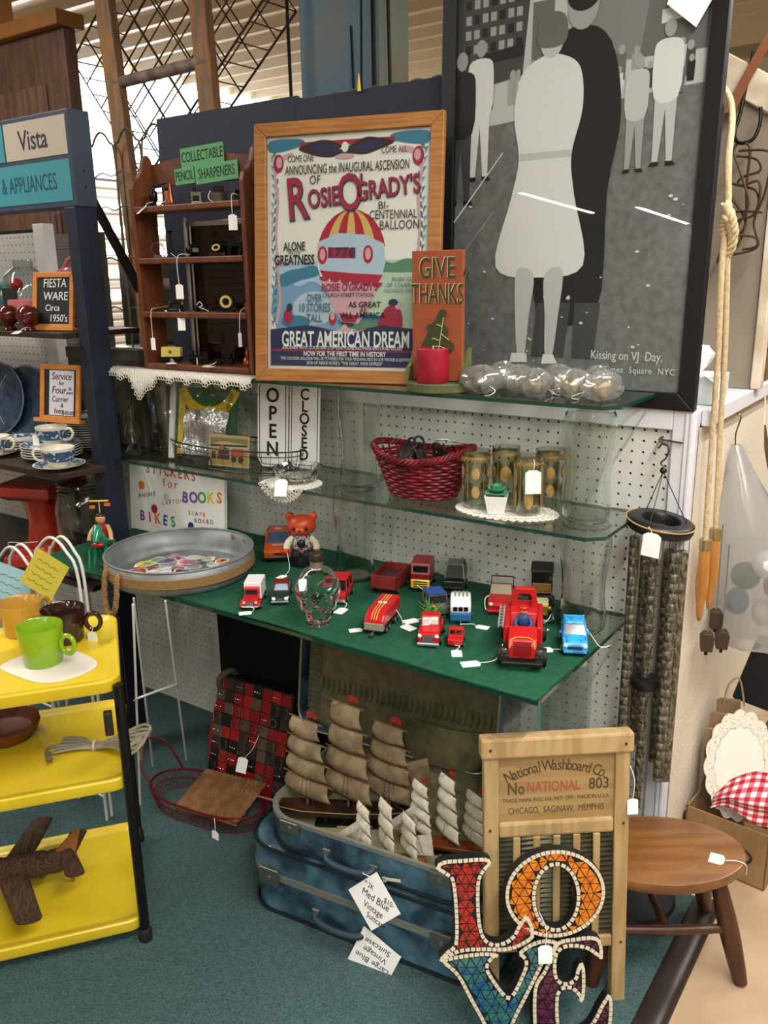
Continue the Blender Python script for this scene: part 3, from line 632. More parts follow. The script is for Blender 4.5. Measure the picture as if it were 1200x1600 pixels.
# 7 open wagon
o = E('toy_goods_wagon', 'dark red open toy goods wagon behind the striped locomotive', 'toy train', (.17, -.17, ZF), 14)
b = B().box((-.034, -.055, .016), (.034, .055, .02))
for a_, c_ in (((-.034, -.055), (-.031, .055)), ((.031, -.055), (.034, .055)), ((-.034, -.055), (.034, -.052)), ((-.034, .052), (.034, .055))): b.box((a_[0], a_[1], .016), (c_[0], c_[1], .052))
b.build('wagon_body', mat('rusty_red_tin', '6C1E1A', .45, c2='7D2A20', sc=40), o, bev=.001)
B().box((-.03, -.051, .02), (.03, .051, .035)).build('load', mat('rusty_load', '4A2420', .7), o); wheels(o, .06, (-.035, .035), .012, .006); B().cyl((0, -.055, .012), (0, -.07, .012), .002).build('coupler', BLK, o)
# 8 striped locomotive
o = E('toy_locomotive', 'red toy diesel locomotive with gold stripes and grey nose', 'toy train', (.288, -.375, ZF), 16)
W = .046
body(o, W, [(-.062, .02), (-.062, .034), (-.05, .046), (-.035, .052), (.06, .055), (.06, .02)], TRED, bev=.004)
b = B()
for x in (-.006, 0, .006): b.tube([(x, -.0595, .0375), (x, -.049, .0475), (x, -.034, .0532), (x, .05, .0562)], .0011, 5)
b.build('stripes', mat('stripe_gold', 'C9A24E', .4), o)
B().box((-.0225, -.0635, .012), (.0225, -.05, .03)).build('nose', mat('toy_tin_grey', '8C8A72', .4), o, bev=.002); B().box((-.02, -.055, .004), (.02, .055, .014)).build('bogie', TBLK, o)
for s in (-1, 1): B().tube([(s * .006 + .0035 * math.cos(t), .002 + .0035 * math.sin(t), .0555) for t in [2 * pi * k / 10 for k in range(10)]], .0012, 5, True).build('porthole', TWHT, o)
B().cyl((0, -.06, .009), (0, -.073, .008), .003).sph((0, -.075, .007), .006, 10, 6).build('coupler', mat('old_iron', '3A322C', .6), o); wheels(o, .044, (-.04, -.02, .02, .04), .009, .006)
tagline(o, (0, .03, .056), (-.035, -.04, 0), -60)
price_tag(o, (.045, .01, .0012), 60, 0, .024, [(.022, .03, .03), (.035, .03, .01), (.045, .012, .003)])
# 9 red and yellow truck
o = E('toy_tow_truck', 'toy truck with dark red cab and yellow grille near pegboard', 'toy truck', (.236, -.125, ZF), 22)
W = .05
body(o, W, [(-.03, .03), (-.032, .048), (-.022, .076), (.035, .078), (.035, .03)], paint('maroon', '84121C')); B().box((-.019, -.0305, .050), (.019, -.0225, .068)).build('windscreen', TGL, o, rot=(-0, 0, 0))
b = B().box((-.024, -.035, .012), (.024, -.028, .034)); b.build('grille', TYEL, o, bev=.0015)
b = B()
for k in range(3): b.box((-.017, -.0362, .016 + .006 * k), (.017, -.035, .0185 + .006 * k))
b.build('grille_slots', TBLK, o); B().box((-.02, -.03, .006), (.02, .07, .014)).build('chassis', TBLK, o); B().cyl((0, .03, .03), (0, .08, .062), .003).build('tow_boom', SLV, o); wheels(o, .05, (-.016, .05), .011, .009)
tagline(o, (-.01, -.034, .02), (.028, -.062, 0), 50)
# 10 black and silver roadster
o = E('toy_roadster', 'black toy roadster with silver roof and chrome front frame', 'toy car', (.318, -.102, ZF), 24)
W = .050
body(o, W, [(-.05, .012), (-.05, .03), (-.012, .042), (.05, .042), (.052, .012)], TBLK); cabin(o, W * .94, -.016, .05, .04, .074, .25, .15, mat('smoked_toy_window', '3A4140', .15), mat('toy_pewter', '75776F', .4, .5), .8)
b = B()
for s in (-1, 1): b.cyl((s * .009, -.052, .014), (s * .009, -.01, .044), .0013, 6)
b.cyl((-.022, -.03, .036), (.022, -.03, .036), .0012, 6).cyl((-.024, -.053, .013), (.024, -.053, .013), .0022, 8); b.build('chrome_frame', CHROME, o); wheels(o, W, (-.034, .034), .0125, .009)
# 11 grey jeep
o = E('toy_jeep', 'grey toy jeep with blue roof edge behind the tree truck', 'toy car', (.352, -.246, ZF), 50)
W = .046
body(o, W, [(-.036, .01), (-.036, .026), (-.012, .029), (.036, .029), (.036, .01)], GRYP, bev=.0015); cabin(o, W * .96, -.014, .034, .028, .050, .1, .04, TGL, GRYP, .95)
B().box((-.022, -.012, .0505), (.022, .034, .0535)).build('blue_roof', paint('royal_blue', '24499A'), o, bev=.001); wheels(o, W, (-.022, .022), .011, .008); tagline(o, (-.02, -.03, .02), (-.055, -.03, 0), -80, .024)
# 12 christmas truck
o = E('toy_christmas_truck', 'glossy red toy pickup carrying a green tree', 'toy truck', (.418, -.375, ZF), 25)
W = .046
body(o, W, [(-.05, .008), (-.052, .024), (-.046, .032), (-.016, .036), (-.012, .036), (-.012, .008)], TRED, bev=.005); body(o, W * .9, [(-.016, .01), (-.016, .035), (-.008, .058), (.012, .059), (.018, .03), (.018, .01)], TRED, 'cab', bev=.004)
body(o, W, [(.016, .01), (.016, .028), (.05, .028), (.05, .01)], TRED, 'bed', bev=.002)
for s in (-1, 1): B().box((s * .0095 - .008, -.0155, .038), (s * .0095 + .008, -.008, .053)).build('window', mat('snowy_window', 'D8DAD0', .4), o, bev=.002, rot=(0, 0, 0))
grille(o, .022, .014, .028, -.0535, 7); B().box((-.024, -.057, .006), (.024, -.052, .013)).build('bumper', SLV, o, bev=.002); lights(o, W, -.05, .026, .0045, None, .4); wheels(o, .05, (-.032, .034), .0125, .010)
b = B(); random.seed(2)
for k in range(60):
    t = random.random() * 2 * pi; r0 = random.random() * .018; z = .034 + random.random() * .03
    b.tube([(r0 * math.cos(t), .03 + r0 * math.sin(t), z), (1.9 * r0 * math.cos(t), .03 + 1.9 * r0 * math.sin(t), z + .012)], [.0022, .0003], 4)
b.sph((0, .03, .046), (.02, .018, .02), 12, 8); b.build('tree', mat('toy_tree_green', '4C7A2A', .8, c2='2F5A22', sc=90), o)
B().sph((.004, .018, .067), (.004, .004, .003), 8, 6).build('tree_ornament', mat('ornament_orange', 'C96A20', .4), o); price_tag(o, (-.026, -.01, .02), -80, 90, .012, None)
# 13 small red truck
o = E('toy_fire_chief_truck', 'tiny plain red die cast truck in front of the camper', 'toy truck', (.478, -.368, ZF), 24)
W = .032
body(o, W, [(-.026, .006), (-.027, .017), (-.024, .02), (-.009, .021), (-.006, .036), (.01, .036), (.012, .022), (.028, .022), (.028, .006)], TRED, bev=.0015)
for s in (-1, 1): B().box((s * .007 - .005, -.0092, .024), (s * .007 + .005, -.0065, .033)).build('window', TGL, o)
wheels(o, W, (-.016, .018), .006, .006); tagline(o, (0, -.028, .008), (.004, -.038, 0), 10, .022)
# 14 camper trailer
o = E('toy_camper', 'white and blue toy camper trailer with row of windows', 'toy trailer', (.42, -.25, ZF), 30)
W = .048
body(o, W, [(-.034, .008), (-.038, .03), (.036, .03), (.034, .008)], paint('camper_blue', '2E6FA8'), bev=.004); body(o, W * .98, [(-.037, .029), (-.036, .046), (-.024, .060), (.0, .064), (.026, .060), (.036, .046), (.036, .029)], TWHT, 'upper_body', bev=.005)
for k in range(3): B().box((-.017 + .012 * k, -.0395, .036), (-.007 + .012 * k, -.036, .046)).build('window', TGL, o, bev=.001)
b = B()
for k in range(4): b.box((-.014 + .009 * k, -.014, .062), (-.011 + .009 * k, .016, .0652))
b.build('roof_ribs', SLV, o); B().cyl((0, -.036, .012), (0, -.052, .008), .002).sph((0, -.053, .009), .0035, 8, 6).build('tow_hitch', CHROME, o); wheels(o, W, (.004,), .0115, .008); tagline(o, (0, -.05, .01), (.035, -.04, 0), 70)
# 15 red convertible
o = E('toy_convertible', 'red toy convertible with chrome windscreen behind the fire engine', 'toy car', (.462, -.13, ZF), 24)
W = .056
body(o, W, [(-.055, .01), (-.058, .026), (-.05, .034), (-.01, .037), (.055, .036), (.056, .012)], DKR if 0 else TRED); b = B().box((-.021, -.006, .034), (.021, .04, .039)); b.build('seats', mat('toy_leather', '8C6A4A', .6), o, bev=.002)
b = B().tube([(-.026, -.012, .036), (-.024, -.002, .060), (.024, -.002, .060), (.026, -.012, .036)], .0016, 6); b.build('windscreen_frame', CHROME, o)
B().add([(-.025, -.0115, .037), (.025, -.0115, .037), (.023, -.002, .059), (-.023, -.002, .059)], [(0, 1, 2, 3)]).build('windscreen', mat('convertible_screen', 'A89C86', .15, .3), o)
B().tube([(-.027, .035, .037), (-.026, .044, .062), (.026, .044, .062), (.027, .035, .037)], .002, 6).build('folded_hood_bow', mat('hood_brown', '4A2A20', .7), o); B().box((-.029, -.061, .008), (.029, -.056, .015)).build('bumper', TRED, o, bev=.002); lights(o, W, -.057, .028, .0045); wheels(o, W, (-.036, .036), .012, .009)
B().tube(catmull([(-.026, -.02, .036), (-.036, -.03, .03), (-.034, -.045, .012), (-.026, -.05, .01)], 5), .0012, 5).build('tag_string', STR, o)
# 16 fire engine with driver
o = E('toy_fire_engine', 'large red plastic fire engine with seated blue driver', 'toy truck', (.615, -.325, ZF), 25)
W = .074; FR = mat('fire_red_plastic', 'B4181A', .35)
body(o, W * .78, [(-.088, .022), (-.088, .05), (-.078, .062), (-.03, .07), (-.026, .045), (.02, .045), (.03, .075), (.10, .078), (.10, .022)], FR, bev=.003)
b = B()
for k in range(7): b.box((-.018, -.0895, .030 + .0045 * k), (.018, -.0878, .0325 + .0045 * k))
b.build('radiator_slats', mat('fire_dark_red', '7A0E12', .4), o)
yl = B().tube([(-.025, -.0885, .045), (-.023, -.082, .0605), (-.012, -.077, .0645), (.012, -.077, .0645), (.023, -.082, .0605), (.025, -.0885, .045)], .0013, 5).build('yellow_trim', mat('fire_yellow', 'E0A020', .4), o)
for s in (-1, 1):
    B().box((s * .034 - .006, -.035, .03), (s * .034 + .006, .10, .07)).build('side_panel', FR, o, bev=.003)
    B().prismx([(-.095, .018), (-.092, .032), (-.07, .036), (-.045, .032), (-.04, .018)], s * .035 - .009, s * .035 + .009).build('mudguard', TBLK, o, bev=.003)
    B().sph((s * .035, -.091, .038), (.0085, .005, .0085), 12, 8).build('headlamp', mat('smoked_lamp', '4A4A48', .15, .4), o, smooth=60)
B().box((-.042, -.102, .010), (.042, -.092, .021)).build('bumper', TBLK, o, bev=.003)
b = B().box((-.006, -.1, .023), (.006, -.0975, .03)); b.build('winch', TBLK, o)
arch = [(-.026, .06), (-.026, .105), (-.02, .118), (.02, .118), (.026, .105), (.026, .06), (.015, .06), (.015, .098), (.010, .105), (-.010, .105), (-.015, .098), (-.015, .06)]
B().prism(arch, .06, .075).build('ladder_arch', FR, o, bev=.002)
b = B()
for dx in (-.05, -.041): b.box((dx - .0015, -.05, .072), (dx + .0015, .06, .078))
for k in range(7): b.box((-.05, -.045 + .016 * k, .0735), (-.041, -.042 + .016 * k, .0765))
b.build('ladder', mat('toy_ladder_grey', '8B8680', .4), o)
dr = B().sph((0, .002, .068), (.014, .011, .018), 12, 8).tube([(-.013, .0, .074), (-.017, -.008, .063), (-.011, -.018, .058)], .0042, 8).tube([(.013, 0, .074), (.017, -.008, .063), (.011, -.018, .058)], .0042, 8).build('driver', mat('driver_blue', '22406E', .5), o, smooth=60)
B().sph((0, .0, .092), (.0085, .0085, .0095), 12, 8).build('driver_head', mat('driver_face', 'C98A5E', .5), dr, smooth=80); B().sph((0, .001, .097), (.0105, .0115, .007), 12, 8).build('driver_helmet', FR, dr, smooth=80); B().tube([(-.008, -.01, .05), (-.008, -.026, .046)], .005, 8).tube([(.008, -.01, .05), (.008, -.026, .046)], .005, 8).build('driver_legs', TBLK, dr, smooth=60)
wheels(o, .094, (-.066, .062), .019, .016, TBLK); tagline(o, (-.04, -.06, .04), (-.085, -.075, 0), -70, .026)
# 17 antique car
o = E('toy_antique_car', 'black and cream antique toy car with tall roof by the vase', 'toy car', (.560, -.118, ZF), 24)
W = .056
body(o, .034, [(-.052, .018), (-.052, .042), (-.01, .046), (-.01, .018)], CRM, bev=.004); body(o, .046, [(-.012, .018), (-.012, .05), (.0, .054), (.045, .054), (.045, .018)], TBLK, 'tonneau'); 
b = B(); taper(b, -.004, .05, .024, .055, -.006, .05, .024, .105); b.build('cab', TBLK, o, bev=.002); B().box((-.026, -.012, .103), (.026, .055, .112)).build('roof', mat('black_vinyl_roof', '16171A', .6), o, bev=.003)
B().box((-.022, -.009, .058), (.022, -.0045, .078)).build('windscreen', mat('amber_screen', '7A5A30', .2), o, bev=.001); B().box((-.024, -.010, .055), (.024, -.005, .058)).build('screen_frame', mat('toy_brass', 'B08A3C', .3, .8), o)
B().box((-.016, -.056, .018), (.016, -.0515, .043)).build('radiator', mat('toy_brass'), o, bev=.003)
for s in (-1, 1):
    B().tube(catmull([(s * .028, -.068, .014), (s * .028, -.056, .026), (s * .028, -.038, .024), (s * .027, -.02, .010), (s * .027, .02, .010)], 4), .0045, 6).build('mudguard', TBLK, o, smooth=60)
    B().sph((s * .019, -.055, .036), (.006, .005, .006), 12, 8).build('headlamp', mat('toy_brass'), o, smooth=60)
B().box((-.028, -.068, .010), (.028, -.065, .014)).build('bumper', CHROME, o); wheels(o, W, (-.05, .034), .017, .006, mat('toy_brass')); tagline(o, (.027, -.045, .03), (-.02, -.085, 0), 60, .026)
# 18 blue SUV
o = E('toy_suv', 'sky blue toy car with camouflage pattern at the shelf corner', 'toy car', (.698, -.25, ZF), 26)
W = .052; CAMO = mat('blue_camouflage', '2FA3D8', .3, c2='2B74BE', sc=70, lo=.52, hi=.54, coat=.4)
body(o, W, [(-.046, .008), (-.049, .022), (-.044, .030), (-.014, .036), (.046, .036), (.048, .01)], CAMO, bev=.004); cabin(o, W * .92, -.016, .046, .035, .058, .24, .1, TGL, CAMO, .86)
B().box((-.015, -.0505, .018), (.015, -.047, .023)).build('grille', TBLK, o, bev=.001); B().box((-.024, -.051, .008), (.024, -.047, .015)).build('bumper', CAMO, o, bev=.002); lights(o, W, -.047, .024, .0045, None, .38)
for s in (-1, 1): B().box((s * .029 - .003, -.012, .036), (s * .029 + .003, -.006, .041)).build('wing_mirror', CAMO, o, bev=.001)
wheels(o, W, (-.03, .03), .0125, .009); tagline(o, (-.02, -.04, .02), (-.045, -.02, 0), -75, .024)
B().tube(catmull([(.02, .0, .05), (.036, -.005, .03), (.055, .0, .004), (.075, .01, .003)], 5), .001, 5).build('tag_string', STR, o)

# ---------------------------------------------------------------- galvanised tray, stickers, sign, tin rider
TZ = .7065
o = E('galvanised_tray', 'round galvanised tray with jute band and rope handle', 'tray', (-.378, -.378, TZ), 20)
TR = .192; ex = 1.0
B().lathe([(.0, .001), (TR - .012, .001), (TR - .006, .004), (TR, .02), (TR + .004, .066)], 64, False).build('pan', STEEL, o, smooth=50, solid=.0015)
B().tube([((TR + .004) * math.cos(t), (TR + .004) * math.sin(t), .067) for t in [2 * pi * k / 64 for k in range(64)]], .0028, 8, True).build('rolled_rim', STEEL, o, smooth=60)
JUTE = mat('jute_band', '9C7A4A', .9, c2='7E6038', sc=300, st=(1, 1, 3), bump=.4)
b = B()
for k in range(5): b.tube([((TR + .0045) * math.cos(t), (TR + .0045) * math.sin(t), .026 + .0048 * k) for t in [2 * pi * q / 64 for q in range(64)]], .0027, 6, True)
b.build('jute_band', JUTE, o, smooth=60)
ROPE = mat('jute_rope', 'A07C4C', .9, c2='83643C', sc=200, bump=.5)
def rope(o, pts, r=.0045, name='rope_handle', tw=260, m=ROPE, n=8):
    P = catmull(pts, n); b = B(); 
    acc = 0
    strands = [[], [], []]
    for i, p in enumerate(P):
        d = (P[min(i + 1, len(P) - 1)] - P[max(i - 1, 0)]).normalized(); a = d.orthogonal().normalized(); a = (V((0, 0, 1)) - d * d.z); a = a.normalized() if a.length > .05 else d.orthogonal().normalized(); c = d.cross(a)
        if i: acc += (p - P[i - 1]).length
        for k in range(3): t = acc * tw + 2 * pi * k / 3; strands[k].append(p + (a * math.cos(t) + c * math.sin(t)) * r)
    for s in strands: b.tube(s, r * 1.05, 6)
    return b.build(name, m, o, smooth=60)
a0 = R(-152 - 20)
hp = lambda da, rr, z: (rr * math.cos(a0 + da), rr * math.sin(a0 + da), z)
for a_c, nm in ((R(-120), 1), (R(60), 2)):
    a0 = a_c
    rope(o, [hp(-.15, TR - .002, .05), hp(-.15, TR + .012, .045), hp(-.17, TR + .018, .0), hp(-.1, TR + .022, -.045), hp(0, TR + .024, -.058), hp(.1, TR + .022, -.04), hp(.15, TR + .018, .005), hp(.15, TR + .012, .045), hp(.15, TR - .002, .05)] if nm == 1 else [hp(-.14, TR, .05), hp(-.14, TR + .014, .05), hp(0, TR + .028, .038), hp(.14, TR + .014, .05), hp(.14, TR, .05)], .0042)
random.seed(11)
PAL = [mat('sticker_' + n, c, .35) for n, c in (('white', 'E6E6E4'), ('red', 'B62A2A'), ('grey', '9A9EA2'), ('yellow', 'E2C52A'), ('orange', 'E0722A'), ('pink', 'D2708A'), ('green', '5FA84A'), ('black', '1C1C1E'), ('purple', '6A4A8A'))]
SPOTS = []
words = ['red pickup truck', 'white cat face', 'grey elephant', 'black square emblem', 'red heart bunch', 'yellow banana strip', 'orange carrot strip', 'pink blossom', 'green leaf', 'white speech bubble', 'silver wheel', 'red lips', 'yellow pencil strip', 'white skull', 'grey cloud', 'red ribbon', 'white daisy', 'orange fish', 'black record', 'white mountain', 'purple gem', 'white coffee cup', 'pink wave', 'yellow star', 'white map', 'red car']
cols = [1, 0, 2, 7, 1, 3, 4, 5, 6, 0, 2, 1, 3, 0, 2, 1, 0, 4, 7, 0, 8, 0, 5, 3, 0, 1]
for i, wd in enumerate(words):
    for _ in range(40):
        rr, t = .128 * math.sqrt(random.random()), 2 * pi * random.random(); x, y = rr * math.cos(t), rr * math.sin(t)
        if all((x - p) ** 2 + (y - q) ** 2 > .038 ** 2 for p, q in SPOTS): break
    SPOTS.append((x, y)); s_ = .023 + .014 * random.random(); strip = 'strip' in wd; n = 10 + i % 5
    so = E('sticker', wd + ' sticker lying in the galvanised tray', 'sticker', (-.378 + x, -.378 + y, TZ + .0018 + .0002 * i), random.random() * 360, 'stickers in the galvanised tray', rx=random.uniform(-2, 2), ry=random.uniform(-2, 2))
    out = [((s_ * (1 + .18 * math.sin(3 * a + i) + .1 * math.sin(5 * a + 2 * i))) * math.cos(a) * (1.2 if strip else 1), s_ * (.35 if strip else .8) * math.sin(a)) for a in [2 * pi * k / n for k in range(n)]]
    B().prismz(out, 0, .0006).build('white_border', PAL[0], so); B().prismz([(p * .82, q * .82) for p, q in out], .0006, .0009).build('printed_shape', PAL[cols[i]], so)
    if i % 2: B().prismz([(p * .35 + .004, q * .35) for p, q in out], .0009, .0011).build('printed_detail', PAL[(cols[i] + 3) % 9], so)
# crumpled clear sleeves lying among the stickers
CP = thin_glass('clear_cellophane', 'F2F4F4', 1.1, .08)
def crumple(name, o, sx, sy, sz, n=12, seed=1, m=CP):
    random.seed(seed); b = B(); ph = [random.random() * 6 for _ in range(6)]
    f = lambda x, y: sz * (.5 + .3 * math.sin(7 * x + ph[0] + 3 * y) + .25 * math.sin(11 * y + ph[1]) + .2 * math.sin(17 * x - 9 * y + ph[2]))
    b.add([((i / n - .5) * sx, (j / n - .5) * sy, f(i / n, j / n)) for i in range(n + 1) for j in range(n + 1)], [(i * (n + 1) + j, (i + 1) * (n + 1) + j, (i + 1) * (n + 1) + j + 1, i * (n + 1) + j + 1) for i in range(n) for j in range(n)])
    return b.build(name, m, o, smooth=60)
for i, (x, y, rz) in enumerate(((-.06, -.04, 20), (.03, .03, 70), (-.02, .08, 130), (.07, -.05, 200), (-.1, .04, 300))):
    so = crumple('plastic_sleeve', None, .11, .075, .009, 10, i); so.location = (-.378 + x, -.378 + y, TZ + .009); so.rotation_euler.z = R(rz)
    tag(so, 'clear crinkled plastic sleeve ' + ('near the rope handle side', 'at the centre', 'at the back', 'at the front right', 'at the back left')[i] + ' of the sticker tray', 'plastic sleeve', 'plastic sleeves in the sticker tray')

o = E('sticker_sign', 'white handmade STICKERS sign standing behind the galvanised tray', 'sign', (-.842, -.172, .7075), 2, rx=-5)
W, H = .405, .222
bd = B().box((0, 0, 0), (W, .012, H)).build('foam_board', mat('foam_board_white', 'E9E6E2', .7), o)
SI = {c: mat('marker_' + c, h, .7) for c, h in (('red', 'C83A38'), ('blue', '3A49A0'), ('purple', '7C3FA0'), ('green', '3F9A4A'), ('orange', 'E07A28'), ('yellow', 'E2BE3A'), ('navy', '2E2A6E'), ('grey', 'C4C4C4'), ('darkred', '9A2238'))}
def word(s, x, z, size, cols, dz=0, bold=.0, xs=1, step=None):
    for k, ch in enumerate(s):
        if ch != ' ': txt(ch, size, SI[cols[k % len(cols)]], bd, (x + (step or size * .72) * k * xs, -.0008, z + dz * k), 'sign_letter', bold=bold, xs=xs, rot=(90, random.uniform(-9, 9), 0), ext=.0002)
word('STICKERS', .085, .200, .042, ['red'], -.0004, .004, .9, .031); word('for', .155, .163, .038, ['red'], 0, .0, 1, .026); word('BOOKS', .245, .128, .046, ['purple', 'purple', 'green', 'yellow', 'orange'], .004, .03, .95, .037); word('PHONE', .045, .108, .02, ['navy', 'blue', 'red', 'green', 'purple'], .004, .01, 1, .0165)
word('LAPTOP', .150, .100, .019, ['purple', 'red', 'blue', 'orange', 'green', 'yellow'], .003, .01, 1, .0155); word('SKATE', .262, .084, .018, ['red', 'yellow', 'blue', 'orange', 'red'], .0005, .01, 1, .0155); word('BOARD', .288, .064, .019, ['green', 'blue', 'orange', 'purple', 'green'], .001, .015, 1, .0165); word('BIKES', .055, .046, .045, ['purple', 'red', 'orange', 'blue', 'green'], -.0003, .03, .9, .038)
for x, z, c, r_ in ((.055, .145, 'orange', .016), (.110, .076, 'darkred', .016), (.165, .120, 'grey', .015), (.268, .044, 'navy', .014)):
    B().prism([(x + (r_ if k % 2 else r_ * .75) * math.cos(2 * pi * k / 20), z + .0 + (r_ if k % 2 else r_ * .75) * math.sin(2 * pi * k / 20)) for k in range(20)], -.0012, 0).build('flower_sticker', SI[c], bd)

# tin wind-up rider on a green horse
o = E('tin_toy_rider', 'tin toy rider with propeller hat on green horse', 'tin toy', (-.622, -.44, ZF), 38)
TG = mat('tin_green', '1E8A63', .3, .2, coat=.5)
B().tube(catmull([(0, .05, .055), (0, .01, .06), (0, -.02, .068), (0, -.032, .088), (0, -.042, .098)], 5), [.016 + .004 * math.sin(k * .2) for k in range(21)], 12).build('horse_body', TG, o, smooth=60)
B().tube(catmull([(0, -.034, .112), (0, -.046, .108), (0, -.062, .088), (0, -.066, .08)], 4), [.012, .0125, .013, .013, .012, .0115, .011, .0105, .010, .0095, .009, .008, .007], 10).build('horse_head', TG, o, smooth=60)
for x, y in ((-.018, -.025), (.018, -.025), (-.018, .045), (.018, .045)): B().tube([(x * .7, y, .055), (x, y, .03), (x * 1.2, y - .004, .0)], [.007, .005, .004], 8).build('horse_leg', TG, o, smooth=60)
for s in (-1, 1): B().tube([(s * .03, -.05, .0), (s * .03, -.035, .05), (s * .028, .03, .05), (s * .03, .05, .0)], .003, 6).build('side_rail', TG, o)
B().sph((0, -.052, .07), (.018, .008, .008), 10, 6).build('bridle', TRED, o, smooth=60)
B().tube([(0, .012, .07), (0, .006, .10), (0, .0, .118)], [.019, .017, .009], 12).build('rider_jacket', TRED, o, smooth=60)
for s in (-1, 1): B().tube(catmull([(s * .015, .004, .108), (s * .026, -.012, .094), (s * .03, -.026, .074)], 4), .0065, 8).build('rider_arm', mat('tin_tan', 'C39A6C', .4), o, smooth=60)
B().sph((0, -.002, .13), (.0135, .013, .015), 14, 10).build('rider_head', mat('tin_face', 'C58A62', .4), o, smooth=80); B().sph((0, .0, .141), (.0145, .014, .007), 12, 6).build('rider_cap', TBLK, o, smooth=80)
B().cyl((0, 0, .14), (0, 0, .182), .0013, 6).build('propeller_pole', mat('tin_yellow', 'D8C24A', .4), o); B().box((-.026, -.004, .180), (.026, .004, .182)).build('propeller', mat('tin_yellow'), o); B().box((.014, -.002, .166), (.03, .002, .175)).box((-.026, -.002, .16), (-.012, .002, .168)).build('pennants', mat('tin_orange', 'D0603A', .4), o)
# ================================================================ PENCIL SHARPENER RACK (top shelf, left)
WAL = mat('walnut_rack', '5A2F1A', .5, c2='6B3A20', sc=8, st=(6, 6, 1), bump=.05)
RK = E('wall_rack', 'brown wooden rack with four ledges of pencil sharpeners', 'rack', (-.640, -.225, 1.229), 4)
W, D = .40, .085
for x in (0, W - .014):
    prof = [(0, 0), (D, 0), (D, .52), (D - .006, .56), (D - .02, .572), (D - .035, .56), (D - .045, .53), (D - .06, .51), (.008, .50), (0, .48)]
    B().prismx(prof, x, x + .014).build('side_panel', WAL, RK, bev=.002)
SHZ = [.0, .142, .285, .418]
for z in SHZ: B().box((.014, -.004, z), (W - .014, D, z + .016)).build('ledge', WAL, RK, bev=.003)
B().box((.014, D - .012, .49), (W - .014, D, .545)).prism([(.014, .545), (W - .014, .545), (W / 2 + .1, .556), (W / 2, .565), (W / 2 - .1, .556)], D - .012, D).build('top_rail', WAL, RK)
GC = mat('mint_card', '5E9C6C', .8); MK = mat('marker_ink_dark', '1E2A22', .8)
for s_, x0, z0, x1, z1, sz, tx, label in (('COLLECTABLE', .135, .530, .285, .578, .036, .62, 'COLLECTABLE'), ('PENCIL', .108, .488, .178, .529, .034, .60, 'PENCIL'), ('SHARPENERS', .182, .486, .330, .532, .036, .60, 'SHARPENERS')):
    c = E('card_sign', 'mint green hand lettered card reading ' + label + ' on the rack', 'sign', (0, 0, 0)); c.parent = None
    c.matrix_world = Matrix.Translation((-.640, -.225, 1.229)) @ Matrix.Rotation(R(4), 4, 'Z') @ Matrix.Translation((0, -.004 + D - .012, 0)) @ Matrix.Translation((x0, 0, z0)) @ Matrix.Rotation(R(-2.5), 4, 'Y')
    B().box((0, -.001, 0), (x1 - x0, 0, z1 - z0)).build('card', GC, c); txt(s_, sz, MK, c, ((x1 - x0) / 2, -.0014, (z1 - z0) / 2), xs=tx, bold=.004, shear=.05, ext=.0001)
IRON = mat('sharpener_iron', '1D1A18', .35, .7); COP = mat('sharpener_copper', '8A4A2A', .3, .8); BRS = mat('sharpener_brass', 'A8843E', .3, .8); PEW = mat('sharpener_pewter', '6E6A60', .4, .7); CRD = mat('dial_cream', 'CDBB6A', .5)
def SH(label, x, row, y=.035):
    p = Matrix.Rotation(R(4), 3, 'Z') @ V((x, y, SHZ[row] + .0162))
    return E('pencil_sharpener', label, 'sharpener', (-.640 + p.x, -.225 + p.y, 1.229 + p.z), 30, 'miniature pencil sharpeners on the rack')
o = SH('miniature black hand pump sharpener on the top ledge', .055, 3); B().lathe([(.0, 0), (.014, 0), (.014, .003), (.007, .006), (.007, .012), (.011, .018), (.011, .036), (.006, .042), (.006, .05), (.0, .052)], 16).build('pump_body', IRON, o, smooth=40); B().tube([(0, 0, .05), (.02, 0, .056), (.04, 0, .06)], .002, 6).build('pump_handle', IRON, o); price_tag(o, (-.012, -.03, .002), -50, 40, .018, [(0, -.01, .012), (-.01, -.025, .008), (-.012, -.03, .002)], 1.9)
o = SH('miniature copper cone sharpener on the top ledge', .118, 3); B().lathe([(.0, 0), (.016, 0), (.016, .004), (.010, .008), (.007, .02), (.003, .056), (.0, .058)], 16).build('cone', COP, o, smooth=40); B().tube(catmull([(-.01, -.01, .012), (-.022, -.014, .006), (-.018, -.02, .0), (.01, -.02, .001)], 5), .0009, 5).build('tag_string', STR, o)
o = SH('orange glass sliver shaped sharpener on the top ledge', .085, 3, .06); B().box((-.008, -.004, 0), (.008, .004, .042)).build('block', mat('amber_block', 'C2662A', .25), o, bev=.002); B().box((-.008, -.004, .042), (.008, .004, .048)).build('cap', IRON, o)
o = SH('miniature grey iron stove sharpener on the top ledge', .213, 3); B().box((-.014, -.011, 0), (.014, .011, .03)).build('stove_body', PEW, o, bev=.002); B().cyl((-.006, 0, .03), (-.006, 0, .042), .004).cyl((.008, 0, .03), (.008, 0, .036), .003).build('chimney', IRON, o); B().box((-.008, -.0118, .006), (.008, -.011, .02)).build('stove_door', IRON, o); B().tube(catmull([(-.014, -.014, .0), (0, -.018, .004), (.02, -.016, .002)], 5), .0009, 5).build('tag_string', STR, o)
